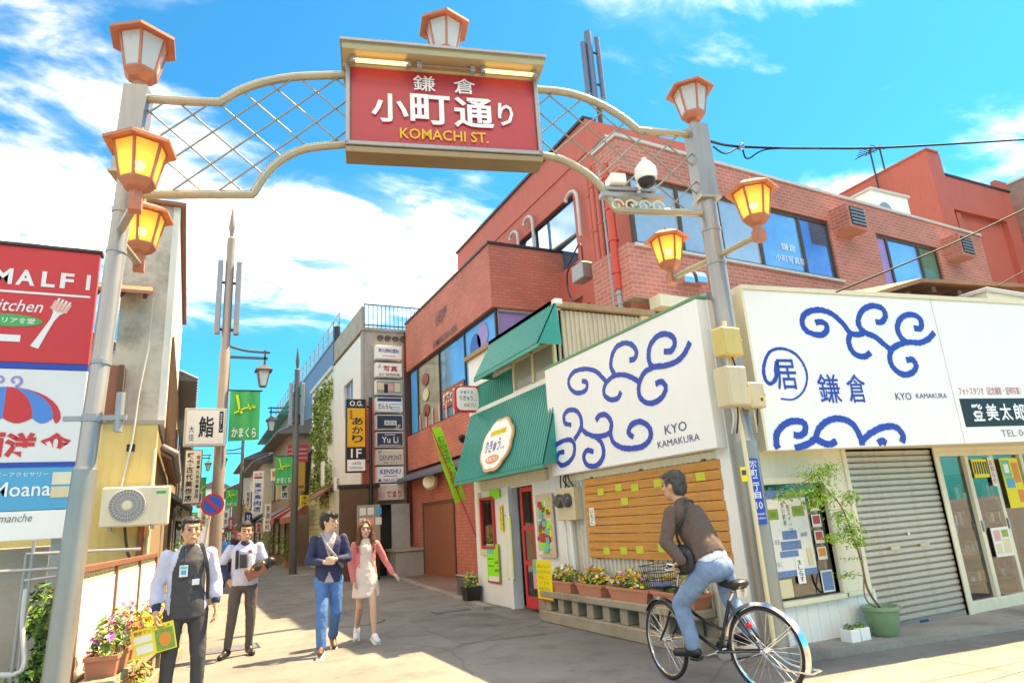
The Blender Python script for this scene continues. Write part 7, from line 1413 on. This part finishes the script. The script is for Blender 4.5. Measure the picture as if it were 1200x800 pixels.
for q in 'LR': S += [('c', g('el' + q).lerp(g('wr' + q), .4), g('wr' + q) - (g('wr' + q) - g('el' + q)).normalized()*.05, .046, .040)]
blob('cuffs', S, .010, NAVYC, m1, 2, .004)
S = [('e', g('pelvis') - up*.02, (.118, .165, .12), (fw, lat, up))]; legs(S, g, P, .096, .066, .048); blob('leggings', S, .012, CHAR, m1, 2, .005, 13); shoes(m1, g, P, BLEATH)
b = MB(); c = g('pelvis').lerp(g('neck'), .62) + fw*.152 - lat*.055; b.obox(c, lat*.035, up*.05, fw*.003, WHITEC); o = b.build('name_badge', m1); b = MB(); b.obox(c + fw*.004 - up*.012, lat*.022, up*.018, fw*.002, CYANP); b.obox(c + fw*.004 + up*.03, lat*.028, up*.012, fw*.002, TCARD); b.build('badge_print', o)
b = MB(); b.tube(curve([c + up*.05, c + up*.2 - fw*.03 + lat*.01, g('neck') + fw*.05 - lat*.05, g('neck') - fw*.06]), .006, NAVYC, 6); b.build('lanyard', m1)
b = MB(); b.tube(curve([g('pelvis').lerp(g('neck'), .1) + lat*.17 + fw*.05, g('pelvis').lerp(g('neck'), .6) + lat*.15 + fw*.12, g('neck') + lat*.11 + fw*.04, g('neck') + lat*.10 - fw*.08, g('pelvis').lerp(g('neck'), .5) + lat*.12 - fw*.13]), .016, BLEATH, 6); b.build('shoulder_strap', m1)
b = MB(); c = g('pelvis').lerp(g('neck'), .42) + fw*.158 + lat*.05; b.obox(c, lat*.03, up*.025, fw*.006, WHITEC); b.obox(c - lat*.008 + up*.03, lat*.004, up*.03, fw*.004, BLUE); b.build('pocket_notes', m1)
lf = thing('leaflet', 'yellow folded leaflet with green picture in the man\'s hand', 'leaflet', g('wrR') - P.u*.3); hp = g('wrR') + Vector((0, 0, -.13)); LFm = FR(hp + Vector((.0, -.04, -.07)), (1, -.12, .20), (-.20, .05, 1))
b = MB(); b.fbox(LFm, -.165, .17, -.115, .115, 0, .006, mat('leaflet_yellow', (.80, .66, .05), .5, var=.04)); o = b.build('sheet', lf)
b = MB(); b.fbox(LFm, .015, .16, -.105, .07, .006, .008, mat('leaflet_green', (.16, .33, .06), .5, var=.5, vscale=25)); b.build('picture', o); b = MB(); b.fbox(LFm, -.15, -.01, .0, .055, .006, .008, PAPER); b.fbox(LFm, -.14, -.01, -.09, -.02, .006, .008, PAPER); b.build('text_block', o); b = MB(); b.ext(LFm, [(.09 + .05*cos(2*pi*i/14), -.02 + .06*sin(2*pi*i/14)) for i in range(14)], .008, .010, ORANGEP); b.build('map', o)
b = MB(); text(b, LFm, '鎌倉マップ', -.06, .085, .17, .035, SIGNRED, .008, .01); text(b, LFm, 'グルメ', .09, .09, .1, .03, LEAF2, .008, .01); b.build('lettering', o)

# ---- second young man with bag
J = dict(pelvis=(0, 0, .90), neck=(0, 0, 1.40), head=(.01, 0, 1.545), shL=(0, .18, 1.34), shR=(0, -.18, 1.34), elL=(.03, .26, 1.10), wrL=(.20, .13, 1.08), elR=(-.07, -.30, 1.13), wrR=(.05, -.19, .95), hipL=(0, .09, .85), hipR=(0, -.09, .85), knL=(.02, .10, .47), knR=(.05, -.13, .47), anL=(-.02, .09, .085), anR=(.06, -.17, .085), toL=(.12, .13, .04), toR=(.20, -.24, .04), hdR=(.1, .5, -.8), pnR=(-1, .2, -.1), curlR=.5, curlL=.9, hdL=(.5, -.8, .0), pnL=(.1, -.2, -1))
m2, P, g, H, ax, up, lat, fw, k = make_person('young man in lavender top with dark trousers and black bag', (.72, 9.92, 0), (-.05, -1), J, SKIN, (.1, 0))
hair_short(m2, H, ax, k, HAIRB)
S = [torso(g, fw, lat, up, 1.03, -.04)]
for q in 'LR': S += [('c', g('sh' + q), g('el' + q), .060, .060)]
blob('happi_jacket', S, .013, HAPPI, m2, 3, .008, 15)
S = []
for q in 'LR': S += [('c', g('el' + q), g('wr' + q) - (g('wr' + q) - g('el' + q)).normalized()*.03, .058, .044)]
S += [('e', g('neck') + fw*.03 - up*.01, (.075, .075, .05), (fw, lat, up))]; blob('dark_undershirt', S, .012, NAVYC, m2, 2, .005)
b = MB(); c = g('pelvis').lerp(g('neck'), .55) + fw*.13; b.obox(c - lat*.02, lat*.045, up*.09, fw*.02, CHAR); b.obox(c + lat*.07 - up*.02, lat*.028, up*.10, fw*.015, WHITEC); b.obox(c - lat*.1 + up*.02, lat*.02, up*.12, fw*.012, BLEATH); b.build('chest_pouch', m2, bevel=.01)
b = MB(); c = g('pelvis').lerp(g('neck'), .78) + fw*.12 + lat*.06; b.obox(c, lat*.02, up*.02, fw*.004, SIGNRED); b.build('emblem', m2)
S = [('e', g('pelvis') - up*.01, (.115, .16, .12), (fw, lat, up))]; legs(S, g, P, .090, .064, .047); blob('leggings', S, .012, TOPED, m2, 2, .007, 13); shoes(m2, g, P, BLEATH)
bg_ = thing('shoulder_bag', 'black bag with colourful leaflets carried by the second young man', 'bag', g('wrL') - P.u*.1); S = [('e', g('wrL') + P.f*.02 + P.l*.06 - P.u*.0, (.07, .13, .09), P.axes(.3, 0, .3)), ('e', g('wrL') + P.l*.16 + P.u*.05, (.06, .1, .07), P.axes(0, 0, .4))]; blob('bag_body', S, .014, BLEATH, bg_, 2, .008)
b = MB(); c = g('wrL') + P.f*.06 - P.u*.03
for i, m in enumerate((ORANGEP, LEAF, WOODR)): b.obox(c + P.f*(.012*i) - P.u*.01*i, P.l*.11 + P.u*.06, P.u*.06 - P.l*.03, P.f*.003, m)
b.build('leaflets', bg_)

# ---- walking couple
J = dict(pelvis=(0, 0, .92), neck=(.0, 0, 1.44), head=(.02, 0, 1.60), shL=(0, .185, 1.385), shR=(0, -.185, 1.385), elL=(.03, .25, 1.13), wrL=(.22, .08, 1.13), elR=(.03, -.25, 1.12), wrR=(.22, -.07, 1.10), hipL=(0, .09, .88), hipR=(0, -.09, .88), knL=(.02, .09, .48), knR=(.20, -.09, .51), anL=(-.30, .08, .15), anR=(.28, -.10, .095), toL=(-.19, .09, .05), toR=(.44, -.12, .07), hdL=(.35, -1, .05), hdR=(.35, 1, .05), pnL=(-1, 0, -.2), pnR=(-1, 0, -.2), curlL=.8, curlR=.8)
m3, P, g, H, ax, up, lat, fw, k = make_person('man in navy cardigan and jeans walking with hands together', (1.70, 9.22, 0), (-.12, -1), J, SKINL, (.95, .0))
hair_short(m3, H, ax, k*1.03, HAIRB, .01, .012)
S = [torso(g, fw, lat, up, 1.02, -.08)]
for q in 'LR': S += [('c', g('sh' + q), g('el' + q), .060, .054), ('c', g('el' + q), g('wr' + q) - (g('wr' + q) - g('el' + q)).normalized()*.03, .054, .042)]
def vee(c): v = c - g('pelvis'); z = v.dot(up); l_ = abs(v.dot(lat)); return (v.dot(fw) > .02 and (l_ < max(0, (z - .20))*.30 or l_ < max(0, .06 - z)*.45)) or (z > .47 and l_ < .09)
blob('cardigan', S, .012, NAVYC, m3, 3, .007, 15, keep=lambda c: not vee(c)); blob('plaid_shirt', S, .012, PLAID, m3, 3, .005, 15, keep=vee)
S = [('e', g('pelvis') - up*.03, (.12, .165, .11), (fw, lat, up))]; legs(S, g, P, .096, .076, .064, .02); blob('jeans', S, .012, DENIM, m3, 2, .009, 13); shoes(m3, g, P, BRLEATH, WHITEC)
b = MB(); b.tube(curve([g('neck') - lat*.10 - fw*.05, g('neck') - lat*.09 + fw*.05, g('pelvis').lerp(g('neck'), .7) + fw*.135 - lat*.02, g('pelvis').lerp(g('neck'), .45) + fw*.145 + lat*.08, g('pelvis').lerp(g('neck'), .2) + lat*.17 + fw*.05]), .02, GREYM, 6); b.build('camera_strap', m3)
J = dict(pelvis=(0, 0, .86), neck=(0, 0, 1.32), head=(.01, 0, 1.475), shL=(0, .155, 1.27), shR=(0, -.155, 1.27), elL=(-.05, .27, 1.05), wrL=(.06, .37, .86), elR=(-.02, -.20, 1.02), wrR=(.06, -.17, .80), hipL=(0, .08, .82), hipR=(0, -.08, .82), knL=(.16, .08, .46), knR=(-.02, -.08, .45), anL=(.19, .09, .09), anR=(-.26, -.09, .15), toL=(.33, .11, .05), toR=(-.15, -.11, .05), curlL=.35, hdL=(.35, .6, -.6), pnL=(-.2, 0, -1), curlR=.6)
m4, P, g, H, ax, up, lat, fw, k = make_person('woman in coral cardigan and cream dress walking beside the man', (2.28, 9.62, 0), (-.10, -1), J, SKINL, (-.06, 0), True)
X, Y, Z = ax; S = [('e', H + Z*.038 - X*.025, (.096, .087, .096), ax), ('e', H - Z*.04 - X*.06, (.06, .092, .14), ax)]
for s in (1, -1): S += [('c', H + Y*s*.078 + Z*.06 + X*.03, H + Y*s*.092 - Z*.1 + X*.02, .022, .034), ('c', H + Y*s*.092 - Z*.1 + X*.02, H + Y*s*.108 - Z*.27 + X*.06, .036, .020), ('c', H + Y*s*.02 + Z*.115 + X*.04, H + Y*s*.066 + Z*.05 + X*.066, .024, .020)]
S += [('c', H - X*.07 - Z*.1, H - X*.10 - Z*.30, .09, .06)]; strands(blob('hair', S, .010, HAIRBR, m4, 2, .007, 40), H, (X*.2, Y, Z), HAIRBR, m4, 420, .09)
S = [torso(g, fw, lat, up, .86, -.05)]
sk = []
for zz, a_, w_ in ((1.02, .10, .128), (.93, .112, .145), (.82, .128, .163), (.70, .142, .178), (.60, .152, .188), (.575, .152, .188)): sk.append((P(.012, 0, zz), a_, w_))
S += [('l', sk[::-1], P.f, P.l)]
blob('dress', S, .012, DRESS, m4, 2, .010, 13)
S = [torso(g, fw, lat, up, .90, -.10)]
for q in 'LR': S += [('c', g('sh' + q), g('el' + q), .050, .046), ('c', g('el' + q), g('wr' + q) - (g('wr' + q) - g('el' + q)).normalized()*.01, .046, .038)]
blob('cardigan', S, .011, CORAL, m4, 2, .006, 15, keep=lambda c: not ((c - g('pelvis')).dot(fw) > .0 and abs((c - g('pelvis')).dot(lat)) < .085)); shoes(m4, g, P, WHITEC, SIGNW, .042)

# ---- far passers-by, small in the picture
def far_person(label, x, y, hgt, top, low, hair, hd=(0, -1)):
    k = hgt/1.7; Jf = {a: tuple(c*k for c in v) for a, v in dict(pelvis=(0, 0, .90), neck=(0, 0, 1.41), head=(.015, 0, 1.565), shL=(0, .185, 1.355), shR=(0, -.185, 1.355), elL=(-.02, .25, 1.10), wrL=(.07, .25, .88), elR=(-.02, -.25, 1.10), wrR=(.07, -.25, .88), hipL=(0, .09, .86), hipR=(0, -.09, .86), knL=(.08, .09, .47), knR=(-.02, -.09, .47), anL=(.1, .09, .08), anR=(-.15, -.09, .1), toL=(.24, .09, .04), toR=(-.02, -.09, .04)).items()}
    t, P, g, H, ax, up, lat, fw, kk = make_person(label, (x, y, 0), hd, Jf, SKIN, (0, 0)); hair_short(t, H, ax, 1.0, hair)
    S = [torso(g, fw, lat, up, 1.03)]
    for q in 'LR': S += [('c', g('sh' + q), g('el' + q), .06, .052), ('c', g('el' + q), g('wr' + q), .052, .042)]
    blob('jacket', S, .02, top, t, 1, .005); S = [('e', g('pelvis'), (.12, .165, .12), (fw, lat, up))]; legs(S, g, P, .094, .07, .055); blob('trousers', S, .02, low, t, 1, .004); shoes(t, g, P, BLEATH)
far_person('far passer-by in bright blue jacket beside the brown pole', 1.05, 24, 1.66, SKYB, CHAR, HAIRB); far_person('far passer-by in dark clothes up the lane', 1.75, 31, 1.7, CHAR, NAVYC, HAIRB); far_person('far passer-by in pale top in the middle of the lane', 1.35, 38, 1.65, WHITEC, NAVYC, HAIRB)
F = FR((0, 33, 0), (1, 0, 0), (0, 0, 1)); vsign('shop_flag', 'small pink shop flag far up the lane', 275, 622, 286, 634, 33, mat('flag_pink', (.70, .12, .18), .6), [(LETW, [('茶', .5, .5, .5, .6)])], None, .02)

# ================================================================== BICYCLE
RH, FH = Vector((4.25, 4.31, 0)), Vector((4.01, 5.27, 0)); BD = (FH - RH).normalized(); BL = Vector((-BD.y, BD.x, 0)); bk_ = thing('bicycle', 'black city bicycle with chrome rear fender ridden by the man', 'bicycle', RH.lerp(FH, .5))
def bp(s, l, z): return RH + BD*s + BL*l + Vector((0, 0, z))
wb = (FH - RH).length; RAD = .335; TYREW = mat('tyre_tan', (.10, .09, .08), .8, var=.15); FRM = mat('frame_black', (.015, .016, .02), .3, .2, var=.1, coat=.4)
def wheel(c, d, nm):
    d = Vector(d).normalized(); ax = Vector((-d.y, d.x, 0)); up = Vector((0, 0, 1)); b = MB(); n = 40
    def ring(r, rt, m): b.tube([c + (d*cos(2*pi*i/n) + up*sin(2*pi*i/n))*r for i in range(n + 1)], rt, m, 8, False)
    ring(RAD - .018, .018, RUBBER); w = b.build('wheel', bk_, True); b = MB(); ring(RAD - .036, .011, CHROME); b.build('rim', w, True)
    b = MB(); b.tube([c - ax*.045, c + ax*.045], .022, CHROME, 10); b.tube([c - ax*.075, c + ax*.075], .009, CHROME, 8); b.build('hub', w, True)
    b = MB()
    for i in range(32): a = 2*pi*i/32; s = 1 if i % 2 else -1; p = d*cos(a) + up*sin(a); a2 = a + (.35 if i % 4 < 2 else -.35); q = d*cos(a2) + up*sin(a2); b.tube([c + ax*.03*s + q*.02, c + p*(RAD - .04)], .0016, CHROME, 3, False)
    o = b.build('spokes', w); o['kind'] = 'stuff'; return w
wheel(RH + Vector((0, 0, RAD)), BD, 'rear'); FD = (Matrix.Rotation(radians(-20), 3, 'Z') @ BD); FHC = FH + Vector((0, 0, RAD)); wheel(FHC, FD, 'front')
bb, seatT, headT, headB = bp(.43, 0, .285), bp(.27, 0, .70), bp(wb - .20, 0, .80), bp(wb - .13, 0, .60)
b = MB(); b.tube([bb, seatT], .016, FRM, 10); b.tube(curve([headB, bp(.66, 0, .42), bb]), .016, FRM, 10); b.tube(curve([headT.lerp(headB, .4), bp(.62, 0, .56), bp(.37, 0, .46)]), .014, FRM, 10); b.tube([headT, headB], .019, FRM, 10)
for s in (1, -1): b.tube([bb + BL*.03*s, RH + Vector((0, 0, RAD)) + BL*.06*s], .009, FRM, 8); b.tube([seatT - Vector((0, 0, .03)) + BL*.012*s, RH + Vector((0, 0, RAD)) + BL*.06*s], .008, FRM, 8)
b.build('frame', bk_, True)
FL = Vector((-FD.y, FD.x, 0)); b = MB(); cr_ = headB + Vector((0, 0, -.02)); b.tube([cr_ - FL*.05, cr_ + FL*.05], .014, FRM, 8)
for s in (1, -1): b.tube(curve([cr_ + FL*.05*s, cr_.lerp(FHC, .5) + FL*.058*s - FD*.02, FHC + FL*.06*s]), .010, FRM, 8)
b.build('fork', bk_, True)
st_ = headT + Vector((0, 0, .14)) - BD*.04; b = MB(); b.tube([headT, st_], .012, CHROME, 8); b.tube(curve([st_ + BL*.28 - BD*.20 + Vector((0, 0, .06)), st_ + BL*.25 - BD*.06 + Vector((0, 0, .07)), st_ + BL*.12 + BD*.04 + Vector((0, 0, .03)), st_ + BD*.05, st_ - BL*.12 + BD*.04 + Vector((0, 0, .03)), st_ - BL*.25 - BD*.06 + Vector((0, 0, .07)), st_ - BL*.28 - BD*.20 + Vector((0, 0, .06))]), .011, CHROME, 8); b.build('handlebar', bk_, True)
for s in (1, -1):
    b = MB(); q = st_ + BL*.28*s - BD*.20 + Vector((0, 0, .06)); b.tube([q, q + BD*.11 - BL*s*.018], .016, BLACK, 8); b.build('grip', bk_, True); b = MB(); b.tube(curve([q + BD*.13 - BL*.02*s, q + BD*.11 + BL*.03*s - Vector((0, 0, .03)), q + BD*.02 + BL*.02*s - Vector((0, 0, .03))]), .005, CHROME, 6); b.build('brake_lever', bk_, True)
sd_ = bp(.215, 0, .83); b = MB(); b.tube([seatT, sd_ - Vector((0, 0, .05))], .012, CHROME, 8); b.build('seat_post', bk_, True)
S = [('c', sd_ - BD*.06 + BL*.045, sd_ + BD*.12, .045, .022), ('c', sd_ - BD*.06 - BL*.045, sd_ + BD*.12, .045, .022), ('e', sd_ - BD*.07 + Vector((0, 0, .012)), (.07, .095, .035), (BD, BL, Vector((0, 0, 1))))]; blob('saddle', S, .009, BLEATH, bk_, 3)
b = MB()
for s in (1, -1): b.tube([bp(.30, .035*s, .76 + 0*s) - Vector((0, 0, .0)), bp(.14, .05*s, .775)], .006, CHROME, 6); b.tube([bp(.14, .05*s, .735), bp(.14, .05*s, .80)], .018, CHROME, 8)
b.build('saddle_spring', bk_)
b = MB(); c = RH + Vector((0, 0, RAD)); n = 26
prof = [c + (BD*cos(a) + Vector((0, 0, 1))*sin(a))*(RAD + .028) for a in [radians(12 + 190*i/n) for i in range(n + 1)]]
vv = []; 
for p in prof:
    e = (p - c).normalized(); vv += [p - BL*.03 - e*.02, p - BL*.016 + e*.004, p + BL*.016 + e*.004, p + BL*.03 - e*.02]
b.add(vv, [(4*i + j, 4*i + j + 1, 4*i + j + 5, 4*i + j + 4) for i in range(n) for j in range(3)], CHROME); b.build('rear_fender', bk_, True)
b = MB(); c = FHC; prof = [c + (FD*cos(a) + Vector((0, 0, 1))*sin(a))*(RAD + .024) for a in [radians(35 + 130*i/n) for i in range(n + 1)]]; vv = []
for p in prof: e = (p - c).normalized(); vv += [p - FL*.028 - e*.016, p - FL*.014 + e*.004, p + FL*.014 + e*.004, p + FL*.028 - e*.016]
b.add(vv, [(4*i + j, 4*i + j + 1, 4*i + j + 5, 4*i + j + 4) for i in range(n) for j in range(3)], FRM); b.build('front_fender', bk_, True)
b = MB(); b.lathe(bb - BL*.06, [(.085, 0), (.085, .008), (.07, .01)], CHROME, 24, ax=tuple(-BL)); b.build('chainring', bk_); b = MB(); b.tube([bb - BL*.065 + Vector((0, 0, .08)), RH + Vector((0, 0, RAD + .035)) - BL*.065], .006, DARK, 5); b.tube([bb - BL*.065 - Vector((0, 0, .08)), RH + Vector((0, 0, RAD - .035)) - BL*.065], .006, DARK, 5); b.build('chain', bk_)
pdL = bp(.66, .14, .20); pdR = bp(.24, -.14, .40)
b = MB(); b.tube([bb + BL*.07, bp(.585, .085, .235)], .010, CHROME, 6); b.tube([bb - BL*.07, bp(.275, -.085, .345)], .010, CHROME, 6); b.tube([bb - BL*.07, bb + BL*.07], .014, CHROME, 8); b.build('crank', bk_)
for p in (bp(.585, .13, .235), bp(.275, -.13, .345)): b = MB(); b.obox(p, BD*.045, BL*.04, (0, 0, .012), BLACK); b.build('pedal', bk_, bevel=.005)
b = MB()
for s in (1, -1): b.tube(curve([c_ for c_ in (RH + Vector((0, 0, RAD)) + BL*.075*s, RH - BD*.16 + Vector((0, 0, RAD - .10)) + BL*.08*s, RH - BD*.40 + Vector((0, 0, .22)) + BL*.07*s)]), .007, CHROME, 6)
b.tube([RH - BD*.40 + Vector((0, 0, .22)) + BL*.07, RH - BD*.40 + Vector((0, 0, .22)) - BL*.07], .007, CHROME, 6); b.build('kick_stand', bk_)
b = MB()
for s in (1, -1): b.tube([RH + Vector((0, 0, RAD)) + BL*.065*s, RH - BD*.29 + Vector((0, 0, RAD + .22)) + BL*.03*s], .004, CHROME, 5)
b.build('fender_stay', bk_); b = MB(); b.ball(bp(.10, .03, .52), .025, mat('reflector_red', (.7, .01, .02), .25), 10, 8); b.build('reflector', bk_, True)
b = MB(); kc = headT + BD*.17 + Vector((0, 0, -.02)); 
for z in (0, .07, .14, .2):
    q = .11 + z*.15; b.tube([kc + BD*q + BL*q*1.1 + Vector((0, 0, z)), kc + BD*q - BL*q*1.1 + Vector((0, 0, z)), kc - BD*q*.8 - BL*q*1.1 + Vector((0, 0, z)), kc - BD*q*.8 + BL*q*1.1 + Vector((0, 0, z)), kc + BD*q + BL*q*1.1 + Vector((0, 0, z))], .004, DARK, 5)
for i in range(9):
    o_ = (i - 4)*.026; 
    for sg in (1, -1): b.tube([kc + BD*(.11 if sg > 0 else -.088) + BL*o_, kc + BD*((.14 if sg > 0 else -.112)) + BL*o_*1.25 + Vector((0, 0, .2))], .0025, DARK, 4); b.tube([kc + BL*.121*sg + BD*o_*.9, kc + BL*.154*sg + BD*o_*1.1 + Vector((0, 0, .2))], .0025, DARK, 4)
    b.tube([kc + BL*o_ + BD*.11, kc + BL*o_ - BD*.09], .0025, DARK, 4)
b.build('basket', bk_); b = MB(); b.obox(kc + Vector((0, 0, .035)), BD*.085 + Vector((0, 0, .01)), BL*.11, (0, 0, .006), BPRINT); tag(b.build('magazine'), 'blue printed magazine lying in the bicycle basket', 'magazine')
# rider
def rj(s, l, z): return (s - wb/2, l, z)
J = dict(pelvis=rj(.37, 0, 1.0), neck=rj(.62, 0, 1.50), head=rj(.70, .0, 1.685), shL=rj(.62, .19, 1.44), shR=rj(.62, -.19, 1.44), elL=rj(.72, .29, 1.16), wrL=rj(.72, .27, 1.02), elR=rj(.72, -.28, 1.16), wrR=rj(.72, -.27, 1.02), hipL=rj(.39, .095, .97), hipR=rj(.36, -.095, .97), knL=rj(.70, .11, .66), knR=rj(.33, -.12, .67), anL=rj(.60, .13, .315), anR=rj(.20, -.13, .43), toL=rj(.76, .14, .275), toR=rj(.36, -.14, .385), hdL=(.6, -.1, -.3), hdR=(.6, .1, -.3), curlL=1.2, curlR=1.2, pnL=(-.3, 0, -1), pnR=(-.3, 0, -1))
for q, s in (('L', 1), ('R', -1)):
    gp = st_ + BL*.275*s - BD*.17 + Vector((0, 0, .075)); v = gp - RH.lerp(FH, .5); J['wr' + q] = (v.dot(BD) - .075, v.dot(BL), v.z + .03); J['el' + q] = (J['el' + q][0] - .10, .31*s, 1.20)
m5, P, g, H, ax, up, lat, fw, k = make_person('cyclist in brown jacket and jeans leaning forward on the bicycle', RH.lerp(FH, .5), BD, J, SKIN, (.12, -.02))
hair_short(m5, H, ax, k*1.02, HAIRG, .02)
S = [torso(g, fw, lat, up, 1.10, .06, 1.08), ('e', g('neck') + up*.035, (.075, .078, .035), (fw, lat, up))]
for q in 'LR': S += [('c', g('sh' + q), g('el' + q), .068, .060), ('c', g('el' + q), g('wr' + q) - (g('wr' + q) - g('el' + q)).normalized()*.0, .060, .046)]
blob('jacket', S, .012, BROWNJ, m5, 3, .009, 14)
S = [('e', g('pelvis') + up*.05, (.132, .172, .11), (fw, lat, up))]; blob('white_shirt', S, .012, WHITEC, m5, 2, .006)
S = [('e', g('pelvis') - up*.05, (.128, .17, .115), (fw, lat, up))]; legs(S, g, P, .100, .078, .062, .03); blob('jeans', S, .012, DENIML, m5, 2, .009, 13); shoes(m5, g, P, BLEATH)
sb = thing('shoulder_bag', 'black shoulder bag hanging at the cyclist\'s side', 'bag', g('pelvis') + lat*.2); c = g('pelvis').lerp(g('neck'), .22) + lat*.20 + fw*.13
S = [('e', c, (.11, .05, .13), P.axes(0, -.3)), ('e', c - P.u*.05 + P.f*.02, (.10, .05, .09), P.axes(0, -.3))]; blob('bag_body', S, .013, BLEATH, sb, 2, .005); b = MB(); b.tube(curve([c + P.u*.08, g('pelvis').lerp(g('neck'), .6) + lat*.215 + fw*.05, g('pelvis').lerp(g('neck'), .75) + lat*.19 - fw*.10, g('neck') - fw*.085 + lat*.05, g('neck') - fw*.06 - lat*.08, g('neck') + fw*.06 - lat*.12]), .014, BLEATH, 6); b.build('strap', sb, True)
